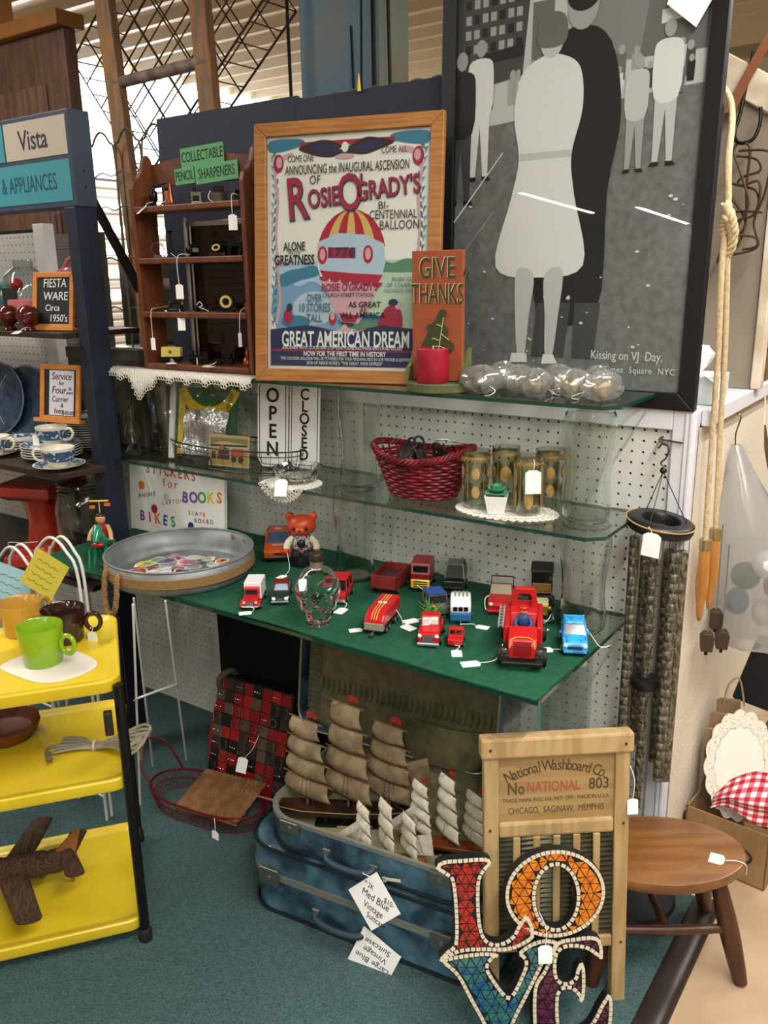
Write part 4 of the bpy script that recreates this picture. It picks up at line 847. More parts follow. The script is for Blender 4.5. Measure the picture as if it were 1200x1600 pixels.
o = SH('miniature brass wash tub sharpener on the top ledge', .287, 3); B().lathe([(.0, 0), (.020, 0), (.022, .022), (.023, .024), (.018, .024), (.0, .02)], 20).build('tub', PEW, o, smooth=40); B().box((-.014, -.003, .024), (.014, .003, .04)).build('washboard', IRON, o, bev=.001); B().tube(catmull([(-.018, -.01, .028), (-.022, -.018, .012), (-.008, -.026, .0), (.02, -.022, .001)], 5), .0009, 5).build('tag_string', STR, o)
o = SH('miniature dark cash register sharpener at the right of the top ledge', .36, 3); B().prismx([(-.012, 0), (-.012, .012), (-.004, .026), (.012, .03), (.012, 0)], -.014, .014).build('register', IRON, o, bev=.001); price_tag(o, (-.012, -.045, -.035), 10, 90, .022, [(.0, -.012, .012), (-.012, -.042, .012), (-.012, -.045, -.035)], 1.7)
o = SH('miniature wire penny farthing sharpener on the second ledge', .055, 2); B().tube([(.017 * math.cos(t), 0, .024 + .017 * math.sin(t)) for t in [2 * pi * k / 24 for k in range(24)]], .001, 5, True).tube([(.022 + .006 * math.cos(t), 0, .0065 + .006 * math.sin(t)) for t in [2 * pi * k / 16 for k in range(16)]], .001, 5, True).tube([(0, 0, .04), (.016, 0, .03), (.022, 0, .007)], .001, 5).build('wheels', PEW, o); B().box((-.012, -.005, 0), (.008, .005, .008)).build('base', CHROME, o, bev=.001)
o = SH('miniature black windmill sharpener on the second ledge', .105, 2); b = B().cyl((-.006, 0, 0), (0, 0, .06), .0012, 5).cyl((.006, 0, 0), (0, 0, .06), .0012, 5); b.build('tower', IRON, o); B().lathe([(.0, .058), (.008, .07), (.0, .071)], 12).build('vane', IRON, o); B().tube(catmull([(0, -.006, .012), (.012, -.014, .004), (.018, -.02, .001), (.02, -.03, .0)], 5), .0009, 5).build('tag_string', STR, o)
o = SH('miniature black helmet sharpener on the second ledge', .185, 2); B().sph((0, 0, .017), (.02, .016, .017), 16, 10).build('helmet', IRON, o, smooth=60); B().box((.004, -.017, .012), (.02, -.012, .022)).build('visor', PEW, o); price_tag(o, (-.03, -.048, -.07), 5, 90, .020, [(-.006, -.014, .006), (-.03, -.045, .0), (-.03, -.048, -.07)], 1.9)
o = SH('miniature black telephone with cream dial on the second ledge', .275, 2); B().prismx([(-.018, 0), (-.016, .01), (.004, .028), (.014, .028), (.016, 0)], -.02, .02).build('phone_body', IRON, o, bev=.002); B().tube(catmull([(-.022, .006, .034), (-.012, .006, .038), (.012, .006, .038), (.022, .006, .034)], 4), .004, 8).build('receiver', IRON, o); B().at((-.004, -.008, .021), (48, 0, 0)).tube([(.009 * math.cos(t), .009 * math.sin(t), .001) for t in [2 * pi * k / 20 for k in range(20)]], .0026, 6, True).build('dial', CRD, o)
o = SH('miniature dark camera on tripod at the right of the second ledge', .355, 2); B().box((-.012, -.009, .03), (.012, .009, .052)).build('camera_box', IRON, o, bev=.001); b = B()
for t in (0, 2.1, 4.2): b.cyl((0, 0, .03), (.014 * math.cos(t), .014 * math.sin(t), 0), .0014, 5)
b.build('tripod', IRON, o)
o = SH('miniature gilt biplane sharpener on the third ledge', .055, 1); B().cyl((-.02, 0, .008), (.02, .0, .012), .004).build('fuselage', BRS, o); B().box((-.012, -.024, .008), (-.004, .024, .0095)).box((-.012, -.024, .018), (-.004, .024, .0195)).build('wings', BRS, o); price_tag(o, (-.018, -.05, -.07), -15, 90, .014, [(-.01, -.02, .008), (-.018, -.046, .002), (-.018, -.05, -.07)], 2.4)
o = SH('miniature black sewing machine sharpener on the third ledge', .105, 1); B().box((-.022, -.009, 0), (.022, .009, .005)).build('bed', IRON, o); B().tube([(.016, 0, .005), (.016, 0, .022), (-.014, 0, .024), (-.016, 0, .01)], .0045, 8).build('machine_arm', IRON, o, smooth=60); B().cyl((.019, 0, .02), (.024, 0, .02), .008, 14).build('hand_wheel', BRS, o); price_tag(o, (.03, -.05, -.012), 10, 80, .020, [(.012, -.008, .004), (.024, -.04, .004), (.03, -.05, -.012)], 1.9)
o = SH('miniature dark tractor tied with white string on the third ledge', .2, 1); B().box((-.016, -.008, .006), (.016, .008, .016)).build('tractor_body', IRON, o, bev=.002); wheels(o, .024, (-.009, .01), .007, .005, BRS); B().tube(catmull([(-.01, -.008, .018), (0, -.012, .026), (.006, -.01, .016), (-.002, -.014, .012), (.02, -.018, .004), (.026, -.022, .0)], 5), .0011, 5).build('tag_string', STR, o)
o = SH('miniature mantel clock with cream ring dial on the third ledge', .292, 1); B().at((0, 0, .026), (90, 0, 0)).lathe([(.0, -.006), (.021, -.006), (.022, -.003), (.022, .008), (.0, .008)], 24).build('clock_case', IRON, o, smooth=40); B().at((0, -.0085, .026), (90, 0, 0)).tube([(.013 * math.cos(t), .013 * math.sin(t), 0) for t in [2 * pi * k / 24 for k in range(24)]], .0042, 6, True).build('dial_ring', CRD, o, smooth=60); B().box((-.018, -.008, 0), (.018, .008, .006)).build('plinth', IRON, o)
o = SH('miniature brown radio sharpener at the right of the third ledge', .362, 1); B().box((-.008, -.008, 0), (.008, .008, .024)).build('radio_case', COP, o, bev=.003); price_tag(o, (-.012, -.05, -.05), 60, 90, .012, [(0, -.008, .012), (-.01, -.04, .002), (-.012, -.05, -.05)], 3)
o = SH('miniature yellow tram sharpener on the bottom ledge', .075, 0); B().prism([(-.028, .016), (.028, .016), (.03, .042), (-.026, .044)], -.012, .012).build('tram_body', mat('tram_yellow', 'C9BE58', .5), o, bev=.002); B().box((-.028, -.012, .008), (.028, .012, .016)).build('tram_chassis', IRON, o); B().cyl((0, -.0135, .03), (0, -.0115, .03), .005, 14).build('emblem', BRS, o); wheels(o, .026, (0,), .008, .004) ; [B().cyl((x, -.013, .008), (x, .013, .008), .008, 12).build('wheel', IRON, o) for x in (-.018, .018)]; price_tag(o, (.004, -.032, .002), 30, 0, .024, [(.0, -.012, .012), (.01, -.02, .006), (.006, -.03, .002)])
o = SH('miniature dark steam engine sharpener on the bottom ledge', .178, 0); B().at((0, 0, .016), (0, 90, 0)).lathe([(.0, -.026), (.009, -.026), (.009, .016), (.0, .016)], 14).build('boiler', IRON, o, smooth=40); B().cyl((-.018, 0, .022), (-.018, 0, .036), .004).build('funnel', IRON, o); B().box((.012, -.01, .006), (.028, .01, .034)).build('engine_cab', IRON, o); [B().cyl((x, -.011, .008), (x, .011, .008), .008, 12).build('wheel', IRON, o) for x in (-.014, .004, .02)]; B().cyl((0, -.02, .0), (0, -.02, .018), .0015).build('tag_string', STR, o)
o = SH('miniature dark vintage car sharpener on the bottom ledge', .272, 0); B().box((-.026, -.01, .008), (.024, .01, .018)).box((-.006, -.009, .018), (.02, .009, .034)).build('car_body', IRON, o, bev=.002); [B().cyl((x, -.012, .009), (x, .012, .009), .009, 12).build('wheel', IRON, o) for x in (-.018, .016)]; price_tag(o, (-.05, -.035, .001), 60, 0, .018, [(-.02, -.012, .01), (-.03, -.024, .004), (-.05, -.035, .002)], 2)
o = SH('miniature copper oil lamp at the right of the bottom ledge', .352, 0); B().lathe([(.0, 0), (.013, 0), (.014, .008), (.012, .018), (.006, .024), (.007, .032), (.005, .04), (.0, .042)], 16).build('lamp_body', COP, o, smooth=40); B().tube([(.004 * math.cos(t), 0, .046 + .004 * math.sin(t)) for t in [2 * pi * k / 12 for k in range(12)]], .001, 5, True).build('ring', PEW, o)
# chrome edged case standing behind the rack
o = E('display_case', 'dark brown glass fronted case with chrome corner post behind the rack', 'display case', (-.58, -.115, 1.2275), 2)
B().box((0, .02, 0), (.36, .12, .40)).build('case_body', mat('case_brown', '2A1712', .35, c2='3A2018', sc=6), o, bev=.002); B().box((.03, .016, .02), (.34, .019, .38)).build('glass_door', thin_glass('case_glass', 'D8D0CC', 1.1), o)
B().cyl((.02, .012, 0), (.02, .012, .41), .008, 12).cyl((.036, .012, 0), (.036, .012, .40), .004, 10).build('corner_post', CHROME, o, smooth=60); B().box((.02, .006, .385), (.36, .016, .40)).build('top_rail', CHROME, o, bev=.002)
# ornaments in clear bags
GLD = mat('antique_gold', '8F7A4E', .3, .85, c2='C9C2AE', sc=60); SIV = mat('crinkled_silver', 'C9C9C6', .2, .9, c2='8E8B80', sc=50, bump=.4)
spots = [('first of the row, beside the red candle', .447, -.212, 0), ('second of the row', .452, -.125, 1), ('third of the row', .512, -.165, 2), ('fourth of the row', .572, -.212, 3), ('fifth of the row, set back', .585, -.128, 4), ('sixth of the row', .648, -.195, 5), ('last of the row at the shelf end', .712, -.20, 6), ('set back behind the sixth', .668, -.115, 7)]
for lb, x, y, k in spots:
    o = E('bagged_ornament', 'ornament in clear plastic bag on top shelf, ' + lb, 'ornament', (x, y, 1.2275), 40 * k, 'bagged ornaments on the top shelf', sc=.93)
    random.seed(k + 20); n, m_ = 20, 12; rings = []
    for i in range(m_ + 1):
        t = -pi / 2 + pi * i / m_; q = max(math.cos(t), .02)
        rings.append([(q * (.026 + .003 * math.sin(5 * a + k)) * math.cos(a), q * (.024 + .003 * math.cos(4 * a + t * 3)) * math.sin(a), .027 + .024 * math.sin(t)) for a in [2 * pi * j / n for j in range(n)]])
    B().loft(rings).build('ornament', (SIV, GLD, SIV, GLD, SIV, GLD, GLD, SIV)[k], o, smooth=30)
    rings = []
    for i in range(m_ + 1):
        t = -pi / 2 + pi * i / m_; q = max(math.cos(t), .05)
        rings.append([(q * (.042 + .007 * math.sin(4 * a + k + 2 * t)) * math.cos(a) * (1.25 if k in (0, 6) else 1), q * (.034 + .005 * math.sin(7 * a + 3 * t)) * math.sin(a), .0325 + .031 * math.sin(t) * (1 + .1 * math.sin(6 * a))) for a in [2 * pi * j / n for j in range(n)]])
    B().loft(rings).build('plastic_bag', thin_glass('ornament_bag', 'F6F6F4', 2.2, .1, milk=.14), o, smooth=20)
    B().tube(catmull([(.03, -.02, .02), (.05, -.03, .012), (.045, -.045, .004), (.03, -.04, .001)], 4), .0009, 5).build('tag_string', STR, o)
LACE = mat('white_lace', 'E8E4D8', .9, c2='CFCABC', sc=260, lo=.45, hi=.62, bump=.5)
def loops(b, pts, r, n=9):
    for p in pts: b.tube([(p[0] + r * math.cos(2 * pi * k / n), p[1] + r * math.sin(2 * pi * k / n), p[2] + .0008 * math.sin(k)) for k in range(n)], .0011, 4, True)
# lace runner under the rack, hanging over the front of the top shelf
o = E('lace_runner', 'white lace runner under the rack, hanging over the shelf edge', 'lace cloth', (0, 0, 0))
b = B(); N = 60; rows = []
for i in range(N + 1):
    x = -.79 + .60 * i / N; ov = .016 + .006 * math.sin(i * 1.3); hang = max(0, .058 * math.exp(-((x + .615) / .045) ** 2) + .01 * math.sin(i * .9))
    rows.append([(x, -.20, 1.2275), (x, -.255 - .003, 1.2278), (x, -.263 - .002 * math.sin(i), 1.222), (x, -.265, 1.219 - hang * .6), (x, -.266, 1.216 - hang)])
for i in range(N): b.add(rows[i] + rows[i + 1], [(j, j + 1, 6 + j, 5 + j) for j in range(4)])
b.build('lace_cloth', LACE, o, smooth=60, solid=.0014)
b = B(); b.M = Matrix.Translation((0, -.2665, 0)) @ Matrix.Rotation(pi / 2, 4, 'X')
loops(b, [(rows[i][4][0], rows[i][4][2] - .004, 0) for i in range(0, N + 1)], .0055); b.build('scallop_edging', LACE, o)
# ================================================================ MIDDLE SHELF
ZM = .9635
o = E('glass_decanter', 'small ornate clear glass decanter beside the blue post', 'decanter', (-.748, -.205, ZM))
B().lathe([(.0, 0), (.024, 0), (.026, .008), (.02, .02), (.012, .032), (.016, .045), (.024, .06), (.022, .08), (.010, .10), (.008, .12), (.012, .135), (.011, .14)], 20, False).build('body', thin_glass('cut_glass', 'EAF0EE', 2.2, .04), o, smooth=30); B().lathe([(.0, .136), (.008, .138), (.013, .150), (.008, .162), (.0, .165)], 16).build('stopper', thin_glass('cut_glass'), o, smooth=30); B().tube(catmull([(-.01, 0, .12), (-.03, 0, .118), (-.034, 0, .09), (-.022, 0, .07)], 5), .003, 8).build('handle', thin_glass('cut_glass'), o, smooth=60)
WIRE = mat('dark_wire', '35322E', .4, .7)
o = E('wire_basket', 'low oval wire basket holding packets and cards', 'basket', (-.375, -.150, ZM), 3)
A_, C_ = .235, .09
oval = lambda z, k=1: [(A_ * k * math.cos(t), C_ * k * math.sin(t), z) for t in [2 * pi * q / 56 for q in range(56)]]
B().tube(oval(.062), .0022, 6, True).tube(oval(.048, .985), .0013, 5, True).tube(oval(.002, .9), .0016, 5, True).build('rim_wires', WIRE, o)
b = B()
for q in range(44): t = 2 * pi * q / 44; b.tube([(A_ * math.cos(t), C_ * math.sin(t), .062), (.97 * A_ * math.cos(t), .97 * C_ * math.sin(t), .02), (.9 * A_ * math.cos(t), .9 * C_ * math.sin(t), .002)], .0008, 4)
for q in range(-5, 6): x = q * .042; y = .9 * C_ * math.sqrt(max(0, 1 - (x / (.9 * A_)) ** 2)); b.cyl((x, -y, .002), (x, y, .002), .0008, 4)
b.build('upright_wires', WIRE, o)
# shiny football packet
o = E('gift_packet', 'shiny clear packet with green and yellow card in the wire basket', 'packet', (-.585, -.205, ZM + .006), 9, rx=-10)
W, H = .225, .225
cd_ = B().box((.012, .004, .01), (W, .007, H)).build('green_card', mat('packet_green', '1C5A36', .5), o)
def arcp(cx, cz, r0, r1, a0, a1, n=16): return [(cx + r0 * math.cos(R(a0 + (a1 - a0) * k / n)), cz + r0 * math.sin(R(a0 + (a1 - a0) * k / n))) for k in range(n + 1)] + [(cx + r1 * math.cos(R(a1 - (a1 - a0) * k / n)), cz + r1 * math.sin(R(a1 - (a1 - a0) * k / n))) for k in range(n + 1)]
PY = mat('packet_yellow', 'D9BE1E', .5)
B().prism(arcp(.125, .24, .085, .115, 200, 340), .0028, .004).build('yellow_arc', PY, cd_); B().prism([(.02, .01), (.035, .01), (.045, .15), (.035, .2), (.022, .2)], .0028, .004).build('yellow_stripe', PY, cd_); B().prism([(.185, .15), (.2, .15), (.215, .2), (.2, .2)], .0028, .004).build('yellow_stripe', PY, cd_)
txt('CELEBRATION', .013, TWHT, cd_, (.065, .0034, .212), xs=.8); txt('SUPPLIES', .013, TWHT, cd_, (.165, .0034, .212), xs=.8)
FOIL = mat('silver_foil', 'D4D4D6', .22, .9, bump=.8, sc=45)
f_ = crumple('silver_foil_layer', o, .15, .13, .014, 14, 4, FOIL); f_.location = (.125, -.002, .08); f_.rotation_euler = (R(90), 0, 0)
cl = crumple('clear_wrapper', o, .24, .225, .016, 14, 9, thin_glass('packet_wrap', 'F2F4F4', 1.8, .07)); cl.location = (.113, -.016, .115); cl.rotation_euler = (R(90), 0, 0)
B().box((-.008, -.004, 0), (.012, .004, H - .005)).build('folded_side_flap', mat('packet_white', 'D9D6DA', .4), o, bev=.003)
o = E('vintage_postcard', 'vintage sepia farm wagon postcard leaning in the wire basket', 'postcard', (-.418, -.215, ZM + .006), 10, rx=-8)
sh = B().box((0, 0, 0), (.135, .0012, .088)).build('card', mat('sepia_card', 'A08A5E', .7), o)
b = B(); PC = [mat('postcard_' + n, c, .7) for n, c in (('sky', '9A9478'), ('tree', '6E6A3A'), ('red', '9A4A2A'), ('dark', '3A2C20'), ('grass', '8A7A44'))]
for m_, pts in ((0, [(.006, .05), (.129, .05), (.129, .082), (.006, .082)]), (1, [(.006, .06), (.05, .07), (.129, .064), (.129, .08), (.006, .08)]), (4, [(.006, .006), (.129, .006), (.129, .045), (.006, .045)]), (3, [(.006, .054), (.129, .058), (.129, .063), (.006, .06)]), (2, [(.075, .028), (.118, .03), (.118, .052), (.08, .052)]), (3, [(.03, .02), (.07, .02), (.068, .05), (.05, .055), (.034, .045)]), (3, ell(.085, .022, .009, .009, 14)), (3, ell(.108, .022, .009, .009, 14)), (2, ell(.045, .052, .008, .01, 12)), (3, [(.01, .02), (.026, .02), (.024, .04), (.012, .04)])): b.m = m_; b.flat(pts, -.0003 - .0001 * len(b.f))
b.build('printed_scene', PC, sh)
for nm, x0, y0, rz, letters in (('OPEN', -.292, -.150, 12, 'OPEN'), ('CLOSED', -.196, -.128, 8, 'CLOSED')):
    o = E('shop_sign', 'white hanging ' + nm + ' sign with black border in the wire basket', 'sign', (x0, y0, ZM + .006), rz, rx=-6)
    W, H = .096, .245; ch = .022
    oc = lambda g: [(ch * .7 + g * .4, g), (W - ch * .7 - g * .4, g), (W - g, ch + g * .3), (W - g, H - ch - g * .3), (W - ch - g * .3, H - g), (ch + g * .3, H - g), (g, H - ch - g * .3), (g, ch + g * .3)]
    bd = B().prism(oc(0), 0, .003).build('sign_plate', mat('sign_white', 'E2E2E2', .4), o, bev=.0008)
    B().tube([(x, -.0003, z) for x, z in oc(.007)], .0011, 4, True).build('black_border', INK, bd); n = len(letters); st_ = (H - .05) / n
    for k, c_ in enumerate(letters): txt(c_, st_ * 1.12 if n < 5 else st_ * 1.3, INK, bd, (W / 2, -.0006, H - .03 - st_ * (k + .42)), 'sign_letter', bold=.02, xs=.95)
o = E('easel_stand', 'small black wire plate easel lying in front of the postcard', 'plate stand', (-.46, -.23, ZM + .0015), 10)
B().tube([(-.055, .01, .002), (-.055, 0, .03), (.055, 0, .03), (.055, .01, .002)], .002, 6).tube([(-.05, -.012, .002), (.05, -.012, .002)], .0015, 6).tube([(-.055, 0, .03), (-.05, -.012, .002), (-.046, -.02, .006)], .0017, 6).tube([(.055, 0, .03), (.05, -.012, .002), (.046, -.02, .006)], .0017, 6).build('wire_frame', BLK, o, smooth=60)
# crochet doily and crystal bowl
def doily(label, loc, rx, ry, hang=None, rz=0):
    o = E('crochet_doily', label, 'doily', loc, rz); b = B(); n = 40; rings = []
    def zf(x, y): return -max(0, -(y + hang)) * 1.0 if hang is not None else 0
    def P(r_, t):
        x, y = rx * r_ * math.cos(t), ry * r_ * math.sin(t)
        if hang is not None and y < -hang: return (x, -hang - .004, -(-hang - y) + .001)
        return (x, y, .001)
    b.loft([[P(r_, 2 * pi * k / n) for k in range(n)] for r_ in (.02, .3, .6, .74)], False); b.build('woven_centre', LACE, o, smooth=60, solid=.0012)
    b = B()
    for r_, q in ((.80, .06), (.90, .065), (.97, .05)):
        for k in range(n):
            c = V(P(r_, 2 * pi * (k + .5 * (r_ > .85)) / n)); u = V(P(r_, 2 * pi * (k + .6) / n)) - c; u = u.normalized() if u.length else V((1, 0, 0)); d = V(P(r_ + .02, 2 * pi * k / n)) - V(P(r_ - .02, 2 * pi * k / n)); d.normalize()
            e_ = rx * q * 1.15
            b.tube([c + u * e_ * math.cos(2 * pi * j / 8) * .8 + d * e_ * math.sin(2 * pi * j / 8) for j in range(8)], .0011, 4, True)
    b.build('looped_edging', LACE, o); return o
doily('white crochet doily under the crystal bowl, drooping over the shelf edge', (-.088, -.245, ZM), .082, .075, .036, 0)
o = E('crystal_bowl', 'small cut crystal bowl standing on the drooping doily', 'bowl', (-.082, -.222, ZM + .0025))
n = 32; b = B(); b.loft([[((r_ * (1 + (.07 if j % 2 else 0))) * math.cos(2 * pi * j / n), (r_ * (1 + (.07 if j % 2 else 0))) * math.sin(2 * pi * j / n), z) for j in range(n)] for r_, z in ((.03, 0), (.045, .008), (.056, .022), (.063, .040), (.060, .040), (.05, .022), (.038, .011), (.01, .009))]); b.build('cut_glass_bowl', mat('crystal', 'FAFAFA', .02, 0, 1, 1.45), o)
price_tag(o, (.0, -.062, .018), 25, 60, .032, None, 1.4)
# red wicker basket
o = E('wicker_basket', 'dark red oval wicker basket on the middle shelf', 'basket', (.262, -.160, ZM), 8)
WK = mat('red_wicker', '5C0E16', .5, c2='7A1620', sc=30, bump=.1); ns = 30
def wk(r_, t): return (.080 + .042 * r_) * math.cos(t) * 1.0, (.062 + .030 * r_) * math.sin(t)
b = B()
for k in range(13):
    z = .006 + .0078 * k; pts = []
    for q in range(ns * 4):
        t = 2 * pi * q / (ns * 4); x, y = wk(z / .11, t); s_ = 1 + .028 * math.sin(ns / 2 * t * 1 + pi * k); pts.append((x * s_, y * s_, z + .0008 * math.sin(9 * t + k)))
    b.tube(pts, .0036, 5, True)
b.build('woven_side', WK, o, smooth=60)
b = B()
for q in range(ns): t = 2 * pi * q / ns; b.tube([(*wk(0, t), .002), (*wk(.5, t), .055), (*wk(1, t), .110)], .0026, 5)
b.build('stakes', WK, o, smooth=60)
b = B()
for k in range(4):
    pts = []
    for q in range(120): t = 2 * pi * q / 120; x, y = wk(1.04, t); w_ = 15 * t + pi / 2 * k; s_ = 1 + .045 * math.cos(w_); pts.append((x * s_, y * s_, .110 + .012 * math.cos(2 * t) + .006 * math.sin(w_)))
    b.tube(pts, .0034, 5, True)
b.build('braided_rim', WK, o, smooth=60); B().lathe([(.0, .002), (.078, .002), (.078, .006), (.0, .006)], 30, ey=.77).build('basket_floor', WK, o)
random.seed(9); LTH = mat('dark_leather', '1E1A18', .5)
for i, (x, y, rz, lb) in enumerate(((-.05, .0, 20, 'leftmost'), (-.015, .03, 80, 'rear left'), (.015, -.02, 140, 'front middle'), (.045, .02, 200, 'rear right'), (.06, -.01, 260, 'rightmost'), (-.03, -.03, 310, 'front left'))):
    q = Matrix.Rotation(R(8), 3, 'Z') @ V((x, y, 0)); o = E('leather_holster', 'dark leather pouch in the red wicker basket, ' + lb, 'pouch', (.262 + q.x, -.160 + q.y, ZM + .0105), rz, 'dark leather pouches in the wicker basket')
    B().loft([[(.022 * math.cos(t) * s_, .012 * math.sin(t) * s_ + off, z) for t in [2 * pi * k / 10 for k in range(10)]] for z, s_, off in ((0, 1, 0), (.05, 1.1, .004), (.085, .9, .012), (.102, .5, .022), (.108, .15, .03))]).build('pouch_body', LTH, o, smooth=50); B().tube(catmull([(.016, .01, .08), (.022, .02, .115), (.006, .03, .118), (-.012, .02, .09)], 5), .003, 6).build('strap', LTH, o)
    if i == 3: B().tube([(-.05, -.02, .112), (.0, .0, .125), (.02, .01, .124)], .0018, 6).build('metal_rod', CHROME, o)
# gold tumblers on doily with succulent
doily('white crochet doily under the gold tumblers', (.498, -.185, ZM), .118, .075, .088, 4)
GOLD = mat('tumbler_gold', 'A8854A', .35, .5, c2='C4A868', sc=40); TG_ = thin_glass('tumbler_glass', 'EDF0EA', 1.9, .04)
TUMS = [((.425, -.195), 'leftmost gold patterned tumbler, next to the red wicker basket', 'oval'), ((.462, -.122), 'gold medallion tumbler standing behind the succulent', 'coin'), ((.55, -.185), 'gold leaf tumbler with price tag in front', 'leaf'), ((.560, -.098), 'rear right gold tumbler beside the tall glass vase', 'oval')]
for (x, y), lb, kd in TUMS:
    o = E('gold_tumbler', lb, 'tumbler', (x, y, ZM + .0028), 28, 'gold patterned tumblers')
    B().lathe([(.026, 0), (.0285, .003), (.030, .06), (.032, .128), (.0325, .130), (.0315, .129), (.029, .06), (.027, .008), (.0, .008)], 32, False).build('glass', TG_, o, smooth=40)
    b = B(); b.lathe([(.0325, .113), (.0327, .120)], 32, False); b.build('gold_band', GOLD, o, smooth=60)
    b = B()
    for k in range(20):
        t = 2 * pi * k / 20; b.cyl((.0322 * math.cos(t), .0322 * math.sin(t), .108), (.0324 * math.cos(t), .0324 * math.sin(t), .112), .0012, 4)
    for k in range(10): t = 2 * pi * (k + .5) / 10; b.cyl((.0295 * math.cos(t), .0295 * math.sin(t), .02), (.0315 * math.cos(t), .0315 * math.sin(t), .10), .0006, 4)
    b.build('gold_lines', GOLD, o)
    for q in range(5):
        tc_ = -pi / 2 + 2 * pi * q / 5
        for cz in ((.072,) if kd == 'coin' else (.04, .082)):
            b = B(); n = 14; rx_, rz_ = {'oval': (.009, .014), 'coin': (.013, .018), 'leaf': (.010, .024)}[kd]
            b.add([(.0315 * math.cos(tc_), .0315 * math.sin(tc_), cz)] + [(.0316 * math.cos(tc_ + rx_ * math.cos(2 * pi * k / n) / .031), .0316 * math.sin(tc_ + rx_ * math.cos(2 * pi * k / n) / .031), cz + rz_ * math.sin(2 * pi * k / n)) for k in range(n)], [(0, 1 + k, 1 + (k + 1) % n) for k in range(n)]); b.build('gold_motif', GOLD, o, solid=.0008)
    if kd == 'leaf': price_tag(o, (.008, -.0375, .105), 10, 86, .034, [(.008, -.034, .128), (.010, -.038, .118), (.008, -.0375, .103)], 1.5)
o = E('potted_succulent', 'small green succulent in white square pot among the tumblers', 'plant', (.490, -.218, ZM + .0028), 24)
b = B().loft([[(-s_, -s_, z), (s_, -s_, z), (s_, s_, z), (-s_, s_, z)] for s_, z in ((.0175, 0), (.0255, .042), (.0235, .042), (.021, .036))]); b.build('pot', mat('white_ceramic', 'E9E8E4', .3), o, bev=.0015)
SUC = mat('succulent_green', '2F7A55', .5, c2='48936A', sc=60); B().lathe([(.0, .03), (.02, .034), (.012, .042), (.0, .046)], 12).build('soil', mat('soil', '3A2A1C', .9), o)
for ring_, (cnt, tilt, ln) in enumerate(((9, 15, .028), (8, 38, .026), (6, 60, .022), (4, 78, .017))):
    for k in range(cnt):
        t = 2 * pi * k / cnt + ring_ * .4
        b = B().at((0, 0, .040 + .003 * ring_), (0, -tilt, math.degrees(t))); b.loft([[(ln * u, w_ * .009 * math.cos(a), .003 * w_ * math.sin(a)) for a in [2 * pi * j / 8 for j in range(8)]] for u, w_ in ((.05, .35), (.4, .8), (.7, 1), (.9, .6), (1.02, .05))]); b.build('leaf', SUC, o, smooth=60)
# ================================================================ BLUE SHELVING UNIT ON THE LEFT
NB = mat('navy_painted_wood', '1B2233', .55, c2='171D2C', sc=12, bump=.05); NB2 = mat('slate_header_paint', '343F50', .6)
o = E('shelving_unit', 'tall navy blue shelving unit with Vista sign header', 'shelving unit')
B().box((-.792, -.325, 0), (-.75, -.25, 1.667)).build('post', NB, o, bev=.003)
hd = B().box((-1.9, -.315, 1.668), (-.75, -.245, 1.913)).build('header_box', NB2, o, bev=.003)
for x, z in ((-.7495, 1.72), (-.7495, 1.76)): B().cyl((x, -.28, z), (x + .001, -.28, z), .004, 10).build('screw_hole', INK, hd)
WB = mat('dark_brown_shelf', '2A1D15', .5, c2='36261B', sc=8, st=(1, 8, 8))
s1 = B().box((-1.9, -.372, 1.316), (-.80, -.10, 1.332)).build('shelf_board', WB, o, bev=.002)
B().prismz([(-1.9, -.50), (-.74, -.475), (-.715, -.335), (-.81, -.335), (-.81, -.02), (-1.9, -.02)], .938, .956).build('shelf_board', WB, o, bev=.002)
B().box((-1.9, -.36, .552), (-.81, -.02, .57)).build('shelf_board', WB, o, bev=.002)
TEALP = mat('teal_sign_panel', '3F8C99', .5)
for nm, x0, z0, x1, z1, m_ in (('sign_panel', -1.046, 1.802, -.762, 1.900, mat('beige_sign_panel', 'B8AC9C', .5)), ('sign_panel', -1.6, 1.684, -.762, 1.790, TEALP), ('sign_panel', -1.6, 1.802, -1.054, 1.900, TEALP)):
    p = B().box((x0, -.3165, z0), (x1, -.315, z1)).build(nm, m_, hd)
    if x0 == -1.046: txt('Vista', .074, mat('sign_dark_blue', '2B2C38', .6), p, (-.912, -.3168, 1.848), xs=.92, bold=.01)
    elif z0 < 1.7: txt('& APPLIANCES', .062, mat('sign_teal_ink', '17454E', .6), p, (-.955, -.3168, 1.735), xs=.66)
# framed chalkboard and paper signs on little easels
PINE = mat('orange_pine', 'B9722E', .5, c2='C98238', sc=6, st=(1, 1, 8)); 
def easel_sign(label, loc, rz, W, H, inner, lean=-10):
    o = E('easel_sign', label, 'sign', loc, rz, rx=lean); fw = .016
    panel_frame(o, W, H, fw, .010, PINE); B().box((-.012, -.012, -.004), (W + .012, .012, .008)).build('base_rail', PINE, o, bev=.001)
    return o, B().box((fw, .004, fw), (W - fw, .007, H - fw)).build('writing_board', inner, o)
CB = mat('chalkboard', '14161A', .7); CH = mat('chalk', 'D4D6D2', .9)
o, bd = easel_sign('pine framed chalkboard reading FIESTA WARE on shelving unit', (-1.005, -.330, 1.3365), 10, .160, .165, CB)
for s_, x, z, sz, q in (('FIESTA', .084, .132, .036, .85), ('WARE', .088, .095, .034, 1), ('Circa', .076, .062, .026, 1), ("1950's", .1, .032, .029, .95)): txt(s_, sz, CH, bd, (x, .0036, z), xs=q, bold=.004, shear=.08)
o, bd = easel_sign('pine framed paper sign reading Service for Four above the plates', (-1.018, -.335, 1.0645), 10, .160, .170, CB)
p = B().box((.036, .0035, .018), (.134, .004, .152)).build('paper', mat('sign_paper', 'C9C4CC', .8), bd)
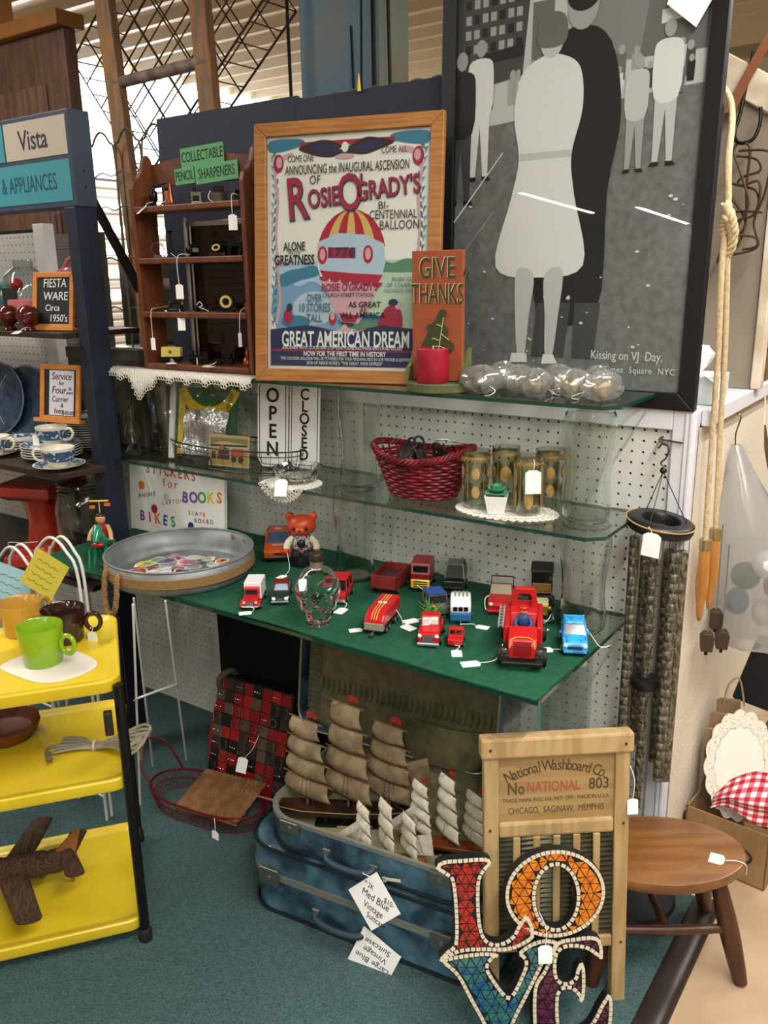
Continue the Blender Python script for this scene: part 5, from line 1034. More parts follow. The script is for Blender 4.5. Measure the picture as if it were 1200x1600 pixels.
for s_, x, z, sz, q in (('Service', .085, .134, .030, .9), ('for', .085, .114, .018, 1), ('Four', .075, .093, .030, 1), ('20', .118, .098, .013, 1), ('piece', .118, .087, .013, 1), ('Currier', .08, .066, .024, .9), ('&', .088, .048, .018, 1), ('Ives', .075, .031, .024, 1), ('$40.00', .112, .026, .017, 1)): txt(s_, sz, INK, p, (x, .003, z), xs=q, shear=.12)
# pottery on the upper shelf
BRN = mat('brown_glaze', '4A160C', .12, coat=.5); PNK = mat('pink_glaze', 'B9666C', .2, coat=.5); TQ = mat('turquoise_glaze', '3C8C80', .2, coat=.5)
for i, (x, y) in enumerate(((-1.112, -.335), (-.990, -.348))):
    o = E('ball_shaker', 'round brown glazed shaker, ' + ('farther from' if i == 0 else 'next to') + ' the chalkboard', 'shaker', (x, y, 1.3325), 0, 'brown ball shakers')
    B().lathe([(.0, 0), (.02, 0), (.021, .004), (.014, .012), (.016, .016), (.028, .026), (.034, .042), (.031, .058), (.02, .07), (.0, .074)], 28).build('ball_body', BRN, o, smooth=50)
    b = B(); [b.sph((.008 * math.cos(t), .008 * math.sin(t), .073), (.0012, .0012, .0008), 6, 4) for t in (0, 1.25, 2.5, 3.8, 5)]; b.build('pour_holes', INK, o)
    if i: price_tag(o, (.01, -.04, .002), 30, 10, .02, [(.014, -.012, .012), (.02, -.03, .01), (.01, -.04, .002)])
o = E('gravy_boat', 'pink glazed sauce boat behind the brown shakers', 'sauce boat', (-1.10, -.255, 1.3325), 20)
B().loft([[(ex_ * math.cos(t) * .09 + off, ey_ * math.sin(t) * .045, z + (.018 * max(0, math.cos(t)) ** 3 if z > .07 else 0)) for t in [2 * pi * k / 28 for k in range(28)]] for z, ex_, ey_, off in ((0, .45, .6, 0), (.008, .42, .55, 0), (.03, .85, .95, 0), (.06, 1, 1, .004), (.085, 1.02, .98, .008), (.087, .95, .92, .008), (.05, .85, .85, 0), (.03, .5, .5, 0))]).build('boat_body', PNK, o, smooth=50)
B().tube(catmull([(.07, 0, .075), (.10, 0, .115), (.135, 0, .118), (.14, 0, .08), (.11, 0, .04)], 5), .007, 8).build('handle', PNK, o, smooth=60)
o = E('teapot', 'turquoise glazed pot with big ring handle at the shelf back', 'teapot', (-1.46, -.20, 1.3325), 10)
B().lathe([(.0, 0), (.05, 0), (.075, .03), (.08, .06), (.06, .095), (.03, .105), (.0, .11)], 28).build('pot_body', TQ, o, smooth=50); B().tube(catmull([(.05, 0, .08), (.09, 0, .13), (.12, 0, .12), (.125, 0, .07), (.08, 0, .04)], 6), .008, 8).build('handle', TQ, o, smooth=60)
o = E('pink_pitcher', 'pink disc pitcher standing behind the chalkboard', 'pitcher', (-1.045, -.145, 1.3325), 30)
B().at((0, 0, .095), (90, 0, 0)).lathe([(.0, -.026), (.06, -.025), (.085, -.012), (.088, 0), (.085, .012), (.06, .025), (.0, .026)], 32).build('disc_body', PNK, o, smooth=50); B().box((-.05, -.022, 0), (.05, .022, .03)).build('foot', PNK, o, bev=.008); B().tube(catmull([(-.03, 0, .16), (.0, -.0, .205), (.045, 0, .19), (.075, 0, .12)], 5), .008, 8).build('handle', PNK, o, smooth=60)
o = E('glass_cloche', 'clear glass jar with dark printed label behind the chalkboard', 'jar', (-1.235, -.185, 1.3325))
B().lathe([(.07, 0), (.072, .01), (.072, .12), (.06, .16), (.03, .185), (.03, .20), (.034, .204)], 32, False).build('glass', thin_glass('jar_glass', 'E4E8E8', 1.8, .04), o, smooth=40); B().at((0, 0, 0), (0, 0, 20)).loft([[(.0727 * math.cos(t), .0727 * math.sin(t), z) for t in [-2.3 + .1 * k for k in range(11)]] for z in (.05, .12)], False, False).build('label', INK, o)
for k in range(3): pass
B().sph((.0, -.03, .13), .02, 12, 8).build('red_candy', TRED, o, smooth=60)
# china on the lower shelf
CHN = mat('blue_white_china', 'D9D4C4', .25, coat=.4); CBL = mat('china_blue', '3F5F7E', .25, c2='C9CFD2', sc=70, lo=.52, hi=.6, coat=.4); CBD = mat('china_dark_blue', '26344A', .3, c2='3A4C62', sc=40, coat=.3)
def plate_mesh(o, r, m_rim=CBL):
    B().lathe([(.0, .002), (r * .55, .002), (r * .62, 0), (r * .66, .004), (r, .014), (r * 1.005, .0155), (r, .0165), (r * .68, .007), (.0, .005)], 40).build('plate_body', CHN, o, smooth=50)
    B().lathe([(r * .70, .0078), (r * .96, .0160)], 40, False).build('blue_border', m_rim, o, smooth=60)
ordn = lambda k: ('topmost', 'second from top', 'third from top', 'fourth from top', 'fifth from top', 'sixth from top', 'seventh from top', 'eighth from top', 'ninth from top', 'tenth from top', 'third from bottom', 'second from bottom', 'lowest')[k - 1]
for grp, (x, y), r, n, z0, lb in (('front', (-.945, -.352), .088, 5, .9565, 'blue and white plate in the front stack under the cup'), ('rear', (-.985, -.178), .082, 13, .9565, 'blue and white plate in the taller rear stack'), ('left', (-1.155, -.32), .07, 4, .9565, 'blue and white plate in the low stack at the far left')):
    first = None
    for k in range(n):
        if first is None:
            first = E('china_plate', lb + ', ' + ordn(n - k), 'plate', (x, y, z0), 0, 'china plates in the ' + grp + ' stack'); plate_mesh(first, r)
        else: dup(first, label=lb + ', ' + ordn(n - k), loc= (x + random.uniform(-.003, .003), y + random.uniform(-.003, .003), z0 + .0076 * k), rz=k * 37)
o = E('china_tray', 'grey box lid under the Service for Four sign', 'box lid', (-.985, -.205, 1.0575 + .0), 14) if False else None
def cup(label, loc, rz, tagd=False):
    o = E('china_cup', label, 'cup', loc, rz)
    B().lathe([(.0, .002), (.022, 0), (.023, .004), (.03, .01), (.043, .028), (.047, .055), (.046, .0555), (.041, .028), (.02, .008), (.0, .007)], 36).build('cup_body', CHN, o, smooth=50)
    B().lathe([(.0385, .018), (.0442, .03), (.0472, .047)], 36, False).build('blue_transfer', mat('cup_transfer', '2F4C6E', .25, c2='C4CCD4', sc=90, lo=.55, hi=.6, coat=.4), o, smooth=60)
    B().tube(catmull([(.043, 0, .045), (.062, 0, .05), (.072, 0, .036), (.060, 0, .018), (.036, 0, .016)], 5), .0042, 8).build('handle', CHN, o, smooth=60)
    if tagd: price_tag(o, (-.052, -.01, .03), 0, 90, .022, [(-.044, 0, .055), (-.05, -.006, .045), (-.052, -.01, .028)])
    return o
def saucer(label, loc, r=.068):
    o = E('china_saucer', label, 'saucer', loc); B().lathe([(.0, .002), (r * .45, .0), (r * .5, .003), (r, .013), (r * 1.01, .0145), (r * .98, .0148), (r * .5, .006), (.0, .005)], 36).build('saucer_body', CHN, o, smooth=50); B().lathe([(r * .6, .0078), (r * .94, .0145)], 36, False).build('blue_border', CBL, o, smooth=60); return o
saucer('blue rimmed saucer at the shelf edge, below the lower cup', (-.802, -.428, .9565), .072); cup('blue scenic china cup with handle to the left, on front saucer', (-.802, -.428, .9630), 215)
cup('blue scenic china cup with paper tag, on the front plate stack', (-.930, -.355, 1.0010), 20, True)
saucer('blue rimmed saucer at the far left under a cup', (-1.13, -.425, .9565), .062); cup('china cup at the far left with its handle to the right', (-1.13, -.425, .9630), 20)
for i, (x, y, r, rz) in enumerate(((-1.44, -.20, .125, 12), (-1.33, -.165, .12, 14), (-1.24, -.12, .118, 16))):
    o = E('display_plate', 'dark blue fluted plate leaning upright, ' + ('leftmost', 'middle', 'rightmost')[i] + ' of three', 'plate', (x, y, .958 + r * .985), rz, 'upright dark plates')
    o.rotation_euler = (R(78), 0, R(rz)); n = 48
    B().loft([[(q * r * (1 + (.025 * abs(math.cos(6 * t)) if q > .8 else 0)) * math.cos(t), q * r * (1 + (.025 * abs(math.cos(6 * t)) if q > .8 else 0)) * math.sin(t), z) for t in [2 * pi * k / n for k in range(n)]] for q, z in ((.05, 0), (.6, 0), (.68, .006), (1, .018), (.99, .021), (.66, .010), (.05, .006))]).build('plate_body', CBD, o, smooth=50)
    b = B(); b.tube([(r * .985 * math.cos(t), r * .985 * math.sin(t), .0205) for t in [2 * pi * k / n for k in range(n)]], .0014, 5, True).build('pale_rim', mat('pale_rim', '9AA6A8', .4), o)
o = E('storage_box', 'grey cardboard box behind the paper sign', 'box', (-1.12, -.10, .9565)); B().box((-.06, 0, 0), (.30, .06, .30)).build('carton', mat('grey_carton', '4E4A42', .8), o, bev=.003); B().box((-.062, -.003, .27), (.302, .063, .305)).build('lid', mat('grey_carton_lid', '5C574E', .8), o, bev=.002)
# bottom shelf: red urn and big jar
REDG = mat('red_lacquer', '9C2A1C', .25, c2='B0341F', sc=8, coat=.5)
o = E('ceramic_pedestal', 'glossy red square pedestal below the china shelf', 'pedestal', (-1.16, -.27, .5705), 20)
B().loft([[(s * x, s * y, z) for x, y in ((-1, -1), (1, -1), (1, 1), (-1, 1))] for s, z in ((.10, 0), (.10, .03), (.085, .035), (.085, .06), (.07, .065))]).build('stepped_base', REDG, o, bev=.004)
B().lathe([(.0, .06), (.062, .06), (.055, .10), (.05, .14), (.056, .19), (.066, .22), (.0, .221)], 36).build('column', REDG, o, smooth=50); B().loft([[(s * x, s * y, z) for x, y in ((-1, -1), (1, -1), (1, 1), (-1, 1))] for s, z in ((.075, .22), (.105, .24), (.105, .27), (.095, .275))]).build('square_top', REDG, o, bev=.004)
B().tube(catmull([(-.05, -.11, .06), (-.06, -.115, .09), (0, -.12, .095), (.05, -.112, .10)], 5), .0012, 5).build('tag_string', STR, o)
o = E('storage_jar', 'large empty clear glass jar with grooved neck under the china shelf', 'jar', (-.925, -.27, .5705))
B().lathe([(.0, .002), (.08, .0), (.092, .012), (.094, .10), (.094, .22), (.085, .262), (.078, .272), (.080, .278), (.076, .284), (.080, .290), (.078, .298)], 40, False).build('glass', thin_glass('big_jar_glass', 'C9CCC8', 1.7, .03), o, smooth=40)
b = B(); [b.tube([(.080 * math.cos(t), .080 * math.sin(t), z) for t in [2 * pi * k / 36 for k in range(36)]], .002, 5, True) for z in (.276, .288, .299)]; b.build('neck_rings', thin_glass('jar_rings', 'B9BDB8', 2.4, .03), o, smooth=60)

# ================================================================ YELLOW CART
YEL = mat('yellow_enamel', 'DCC02A', .35, coat=.3, c2='D2B522', sc=5)
A_ = 143.0
CT = E('utility_cart', 'yellow three tier utility cart with black legs', 'cart', (-.080, -.838, 0), A_)
def rrect(x0, y0, x1, y1, r, n=6):
    out = []
    for cx_, cy_, a0 in ((x1 - r, y0 + r, -90), (x1 - r, y1 - r, 0), (x0 + r, y1 - r, 90), (x0 + r, y0 + r, 180)):
        out += [(cx_ + r * math.cos(R(a0 + 90 * k / n)), cy_ + r * math.sin(R(a0 + 90 * k / n))) for k in range(n + 1)]
    return out
CL, CW = .365, .62
for z in (.668, .434, .067):
    rings = [[(x, y, zz) for x, y in rrect(-.012 + g, -.012 + g, CL + g * -1 + .012, CW + .012 - g, max(.04 - g, .01))] for g, zz in ((.002, z - .028), (0, z - .022), (0, z - .003), (.003, z), (.010, z), (.016, z - .005), (.03, z - .0075))]
    b = B(); b.loft(rings, False); n = len(rings[0]); b.add(rings[-1], [tuple(range(n))]); b.build('tray', YEL, CT, smooth=40)
for x, y in ((.0, .0), (CL, 0), (0, CW), (CL, CW)):
    q = .006 if x == 0 else -.006; w_ = .006 if y == 0 else -.006
    lg = B().tube([(x - q, y - w_, .035), (x - q, y - w_, .655)], .0115, 12).build('leg', mat('black_enamel', '0E0E10', .35), CT, smooth=50)
    B().lathe([(.0, 0), (.014, 0), (.0155, .004), (.0145, .035), (.012, .038), (.0, .038)], 16).build('rubber_foot', RUB, lg, smooth=50, loc=(x - q, y - w_, 0))
B().box((-.022, .012, .545), (-.006, .030, .60)).build('socket_box', mat('brown_socket', '2A211D', .5), CT, bev=.003)
def on_cart(x, y, z): p = Matrix.Rotation(R(A_), 3, 'Z') @ V((x, y, 0)); return (-.080 + p.x, -.838 + p.y, z)
def mug(label, loc, rz, m_, h=.082, r=.045, tg=None):
    o = E('ring_mug', label, 'mug', loc, rz)
    B().lathe([(.0, .002), (r * .80, .0), (r * .84, .004), (r * .93, h * .5), (r, h - .002), (r * .985, h), (r * .94, h - .003), (r * .86, h * .5), (r * .76, .006), (.0, .006)], 40).build('mug_body', m_, o, smooth=50)
    B().tube([(r + .018 + .017 * math.cos(t), 0, h * .55 + .021 * math.sin(t)) for t in [2 * pi * k / 24 for k in range(24)]], .0055, 10, True).build('ring_handle', m_, o, smooth=60)
    if tg: price_tag(o, tg[0], tg[1], 90, .026, tg[2], 1.2)
    return o
ZC = .6612
o = B().prismz([(p.x, p.y) for p in catmull([(-.09, -.06, 0), (-.02, -.075, 0), (.07, -.06, 0), (.10, .0, 0), (.085, .06, 0), (.0, .075, 0), (-.08, .05, 0)], 5, True)], .6612, .6628).build('paper_napkin', mat('napkin', 'D8CFC2', .9), loc=(-.262, -.868, 0)); tag(o, 'off white paper napkin under the green mug', 'napkin')
mug('lime green mug on the paper napkin', (-.285, -.868, .6632), 20, mat('lime_glaze', '7FA51C', .2, coat=.5), .088, .049)
mug('dark brown mug with white paper tag behind the green mug', (-.352, -.765, ZC), 38, mat('brown_mug_glaze', '2E1A12', .15, coat=.5), .080, .050, ((.066, -.012, .022), -20, [(.066, 0, .032), (.068, -.01, .028), (.066, -.012, .022)]))
mug('golden yellow mug at the left edge of the cart', (-.475, -.795, ZC), 100, mat('marigold_glaze', 'B88A34', .2, coat=.5), .080, .050)
# cord bundle on the middle tray
CORD = mat('grey_cord', '8C8672', .6)
o = E('cord_bundle', 'grey electrical cord bundle with plug on the middle cart tray', 'cord', (-.235, -.800, .4275), 30)
random.seed(4)
for k in range(7):
    w_ = .036 * (k - 3) / 3
    b = B(); b.tube(catmull([(-.085, w_ * .9, .006 + .003 * (k % 3)), (-.04, w_ * .6 + .004, .010), (0, w_ * .25, .008 + .002 * (k % 2)), (.045, w_ * .7 + .01, .016), (.10, w_ * 1.2 + .01, .012 + .004 * k), (.12, w_ * .4 + .02, .03), (.09, -w_ * .6, .02)], 5), .0042, 6); b.build('cord_strand', CORD, o, smooth=60)
B().tube(catmull([(-.085, .0, .006), (-.105, -.01, .006), (-.105, -.03, .006), (-.09, -.045, .006)], 5), .0035, 6).build('lead_end', CORD, o, smooth=60); pg_ = B().at((-.086, -.053, .008), (0, 0, 35)).cbox((0, 0, 0), (.014, .026, .014)).build('plug', mat('grey_plug', '6B6658', .5), o, bev=.003); B().at((-.078, -.068, .008), (0, 0, 35)).box((-.004, -.012, -.003), (-.002, .0, .003)).box((.003, -.012, -.003), (.005, .0, .003)).build('plug_pins', BRS, pg_)
B().tube([(0, .012 * math.cos(t), .010 + .011 * math.sin(t)) for t in [2 * pi * k / 14 for k in range(14)]], .004, 6, True).build('rubber_band', mat('beige_band', 'B9A680', .7), o)
o = E('wooden_bowl', 'carved reddish wooden bowl on the middle cart tray', 'bowl', (-.455, -.890, .4275), 10); B().lathe([(.0, 0), (.05, 0), (.075, .02), (.085, .045), (.08, .046), (.065, .022), (.0, .012)], 10).build('bowl_body', mat('carved_redwood', '5A2A16', .5, c2='6E3A1E', sc=20, bump=.2), o, smooth=30)
# rough wooden aeroplane on the bottom tray
BARK = mat('bark', '3A2618', .85, c2='55402A', sc=40, st=(1, 5, 5), bump=.8); RAW = mat('raw_cut_wood', '8A5426', .6, c2='9C6632', sc=10)
o = E('wooden_aeroplane', 'rough log aeroplane model on the bottom cart tray', 'wooden plane', (-.385, -.935, .0602), -38)
B().tube(catmull([(0, -.22, .065), (0, -.10, .068), (0, 0, .068), (0, .07, .066), (0, .12, .075)], 5), [.03 + .002 * math.sin(k * 2.1) - .0008 * max(0, k - 12) for k in range(21)], 12).build('log_fuselage', BARK, o, smooth=30)
B().prismx([(.06, .05), (.12, .055), (.125, .075), (.09, .085)], -.018, .018).build('cut_tail_block', RAW, o, bev=.003)
for s in (-1, 1):
    w_ = B().loft([[(s * (.02 + .165 * u), -.02 + .05 * u + .034 * math.cos(t) * (1 - .15 * u), .062 + .013 * math.sin(t)) for t in [2 * pi * k / 10 for k in range(10)]] for u in (0, .3, .6, .9, 1)]); w_.build('wing', BARK, o, smooth=30)
    B().loft([[(s * (.01 + .07 * u), .105 + .02 * u + .022 * math.cos(t), .078 + .010 * math.sin(t)) for t in [2 * pi * k / 10 for k in range(10)]] for u in (0, .5, 1)]).build('tailplane', BARK, o, smooth=30)
    B().cyl((s * .03, -.055, .055), (s * .045, -.06, .004), .005, 8).build('landing_peg', RAW, o)
B().prismx([(.07, .085), (.125, .085), (.14, .145), (.125, .14)], -.004, .004).build('tail_fin', RAW, o, bev=.001); B().cyl((0, .10, .052), (0, .11, .002), .004).build('tail_peg', RAW, o)
# white wire stand under the tray, and white wire plate rack with notes behind the cart
WW = mat('white_coated_wire', 'D6D6D2', .4)
o = E('wire_stand', 'white wire plant stand under the galvanised tray', 'wire stand')
for a_, c_ in (((-.318, -.592, .699), (-.50, -.50, .003)), ((-.352, -.562, .699), (-.628, -.345, .003)), ((-.268, -.532, .699), (-.566, -.262, .003))): B().cyl(a_, c_, .0032, 8).build('leg', WW, o, smooth=60)
B().tube(catmull([(-.415, -.545, .385), (-.36, -.56, .42), (-.37, -.44, .40), (-.405, -.408, .375)], 6), .003, 8).build('cross_brace', WW, o, smooth=60)
o = E('plate_rack', 'white wire rack with looped tops behind the yellow cart', 'wire rack', (-.72, -.60, 0), 0)
for i, (x, y, w_, h) in enumerate(((-.09, 0, .19, .765), (-.075, .02, .16, .77), (.105, 0, .19, .825), (.12, .02, .15, .825)  )):
    B().tube(catmull([(x - w_ / 2, y, .004), (x - w_ / 2, y, h * .5), (x - w_ / 2, y, h - .10), (x - w_ * .3, y, h - .03), (x, y, h), (x + w_ * .3, y, h - .03), (x + w_ / 2, y, h - .10), (x + w_ / 2, y, h * .5), (x + w_ / 2, y, .004)], 5), .0042, 8).build('wire_loop', WW, o, smooth=60)
B().cyl((-.19, 0, .30), (.20, 0, .30), .003, 8).cyl((-.19, 0, .08), (.20, 0, .08), .003, 8).build('cross_wires', WW, o)
o = E('note_card', 'yellow handwritten note hung on the white wire rack', 'note', (-.612, -.632, .74), 22, rx=-12, ry=30); B().box((-.05, -.0006, -.06), (.05, .0006, .045)).build('card', mat('yellow_note', 'C4B43E', .8), o)
for k in range(4): B().tube([(-.034 + .008 * q, -.001, .02 - .02 * k + .003 * math.sin(q * 2.3 + k)) for q in range(9)], .0006, 4).build('pen_line', INK, o)
o = E('note_card', 'pale blue handwritten note hung on the white wire rack', 'note', (-.79, -.632, .67), 18, rx=-10, ry=14); B().box((-.075, -.0006, -.05), (.065, .0006, .05)).build('card', mat('blue_note', '9CC3C8', .8), o)
for k in range(3): B().tube([(-.055 + .009 * q, -.001, .02 - .024 * k + .003 * math.sin(q * 2.1 + k)) for q in range(11)], .0006, 4).build('pen_line', INK, o)
# ================================================================ FLOOR DISPLAY: suitcases, ships, washboard, LOVE sign, bag, basket
BLUV = mat('marbled_blue_vinyl', '1F3442', .42, c2='527688', sc=11, lo=.40, hi=.62, det=8, coat=.15, bump=.03); ALU = mat('case_metal_strip', 'A8A79C', .35, .7); PIPE = mat('dark_piping', '141C22', .5); LATCH = mat('brass_steel_latch', '8F8C80', .35, .9)
LIN = mat('olive_quilted_lining', '6E6A4A', .8, c2='5E5A3E', sc=30); CRL = mat('cream_lining', '8E8A6A', .8, c2='7C785A', sc=40)
def case_rings(W, D, zs, bow=.03):
    rings = []
    for z, g in zs:
        row = []
        for x, y in rrect(-W / 2 + g, -D / 2 + g, W / 2 - g, D / 2 - g, .075, 8):
            k = 1 - (2 * x / W) ** 2; row.append((x, y + (bow * k * (-1 if y < 0 else 1) if abs(y) > D * .3 else 0), z))
        rings.append(row)
    return rings
def latch(o, x, y, z, w_=.05, h=.03):
    l_ = B().box((x - w_ / 2, y - .008, z - h / 2), (x + w_ / 2, y, z + h / 2)).build('latch', LATCH, o, bev=.002); B().cyl((x, y - .010, z), (x, y - .0075, z), .005, 12).build('lock_button', CHROME, l_); return l_
def case_handle(o, x, y, z, w_=.12):
    h_ = B().tube(catmull([(x - w_ / 2, y, z), (x - w_ * .42, y - .02, z - .006), (x, y - .026, z - .010), (x + w_ * .42, y - .02, z - .006), (x + w_ / 2, y, z)], 5), .008, 10).build('handle', mat('navy_handle', '243440', .45), o, smooth=60)
    for s in (-1, 1): B().box((x + s * w_ / 2 - .01, y - .008, z - .009), (x + s * w_ / 2 + .01, y, z + .009)).build('handle_mount', LATCH, h_, bev=.002)
W, D = .64, .44
o = E('suitcase', 'closed large marbled blue suitcase at the bottom of the stack', 'suitcase', (.318, -.345, .0), 7)
B().loft(case_rings(W, D, ((.004, .012), (.012, .003), (.09, 0), (.108, 0)))).build('lower_shell', BLUV, o, smooth=40); B().loft(case_rings(W, D, ((.112, 0), (.165, 0), (.182, .006), (.188, .02)))).build('upper_shell', BLUV, o, smooth=40); B().loft(case_rings(W + .006, D + .006, ((.100, 0), (.118, 0)))).build('metal_strip', ALU, o, smooth=40)
for z in (.008, .182): B().tube(case_rings(W + .002, D + .002, ((z, .0),))[0], .004, 6, True).build('piping', PIPE, o, smooth=60)
yf = -D / 2 - .03
latch(o, -.235, yf + .014, .110, .055, .045); latch(o, .215, yf + .010, .110, .055, .045); case_handle(o, -.03, yf - .002, .075, .13)
nt_ = B().prism([(0, 0), (.10, -.01), (.11, .085), (.01, .10)], -.0006, .0006).build('paper_note', PAPER, o, loc=(.0, yf - .03, -.0 + .005), rot=(-8, 16, 0))
for k in range(3): txt(('Large Blue', 'Vintage', 'Suitcase')[k], .020, INK, nt_, (.055, -.001, .03 + .022 * k), rot=(90, 180, 0), shear=.1, ext=.0001)
W2, D2 = .55, .365; zb = .1925
o = E('suitcase', 'open medium marbled blue suitcase with raised lid, holding model ships', 'suitcase', (.335, -.375, zb), 7)
B().loft(case_rings(W2, D2, ((.0, .012), (.006, .003), (.02, 0), (.078, 0)))[:4], False).build('shell', BLUV, o, smooth=40)
inn = case_rings(W2 - .01, D2 - .01, ((.082, 0), (.02, .004), (.012, .012))); b = B().loft(inn, False); b.add(inn[-1], [tuple(range(len(inn[-1])))]); b.build('lining', CRL, o, smooth=40)
b = B(); ra, rb = case_rings(W2 + .006, D2 + .006, ((.074, 0), (.084, 0))), case_rings(W2 - .012, D2 - .012, ((.084, 0),)); b.loft(ra + rb, False).build('metal_rim', ALU, o, smooth=40); B().tube(case_rings(W2 + .002, D2 + .002, ((.008, 0),))[0], .004, 6, True).build('piping', PIPE, o, smooth=60)
yf = -D2 / 2 - .03
latch(o, -.185, yf + .012, .070); latch(o, .195, yf + .010, .070); case_handle(o, -.02, yf + .004, .045, .12)
for x, z, r_ in ((.085, .036, -12),): B().at((x, yf - .004, z), (0, r_, 0)).box((-.022, -.002, -.003), (.022, 0, .003)).box((-.022, -.002, -.008), (-.014, 0, .004)).build('key', mat('pale_key', 'C9C6B0', .4), o)
nt_ = B().prism([(0, -.068), (.068, 0), (0, .068), (-.068, 0)], -.0006, .0006).build('paper_note', PAPER, o, loc=(.055, yf - .030, -.012), rot=(-10, 0, -6))
for s_, x, z, sz in (('Med Blue', .004, .006, .024), ('Vintage', .0, -.018, .022), ('Suitcase', .01, -.04, .020), ('* 2K', -.015, .032, .017), ('$10-', .038, .012, .018)): txt(s_, sz, INK, nt_, (x, -.001, z), rot=(90, 12, 0), xs=.8, ext=.0001)
B().tube(catmull([(.02, yf - .01, .035), (.03, yf - .03, .05), (.05, yf - .031, .048)], 4), .001, 5).build('tag_string', STR, o)
# raised lid with quilted olive lining
lid = B(); lw_, lh_ = .575, .392
poly = [(x, z) for x, z in rrect(-lw_ / 2, 0, lw_ / 2, lh_, .06, 8)]
lid.loft([[(x, y, z) for x, z in poly] for y in (.045, .005, 0)], False); lid.add([(x, .045, z) for x, z in poly], [tuple(range(len(poly)))])
LD = lid.build('lid_shell', BLUV, o, loc=(-.118, D2 / 2 - .02, .086), rot=(-9, 0, 0), smooth=40)
B().prism([(x, z) for x, z in rrect(-lw_ / 2 + .008, .008, lw_ / 2 - .008, lh_ - .008, .055, 8)], .036, .042).build('lid_lining', LIN, LD); B().tube([(x, .0, z) for x, z in poly], .004, 6, True).build('lid_rim', ALU, LD, smooth=60)
b = B()
for k in range(24):
    z = .02 + .016 * k; b.tube(catmull([(-lw_ / 2 + .012, .03, z), (-lw_ / 2 + .03, .028, z + .006), (-lw_ / 2 + .048, .032, z)], 3), .004, 5)
for k in range(30): x = -lw_ / 2 + .05 + .017 * k; b.tube(catmull([(x, .032, .105), (x + .005, .026, .125), (x, .033, .145)], 3), .004, 5)
b.build('gathered_ruffle', LIN, LD, smooth=60)
pk = B().loft([[(.14 + w_ * math.cos(t), .025 - .04 * q * max(0, math.sin(t)), .0 + z) for t in [pi * k / 12 for k in range(13)]] for z, w_, q in ((.0, .10, 1), (.06, .115, 1.2), (.10, .10, .8))], False, False).build('fabric_pocket', LIN, LD, smooth=60)
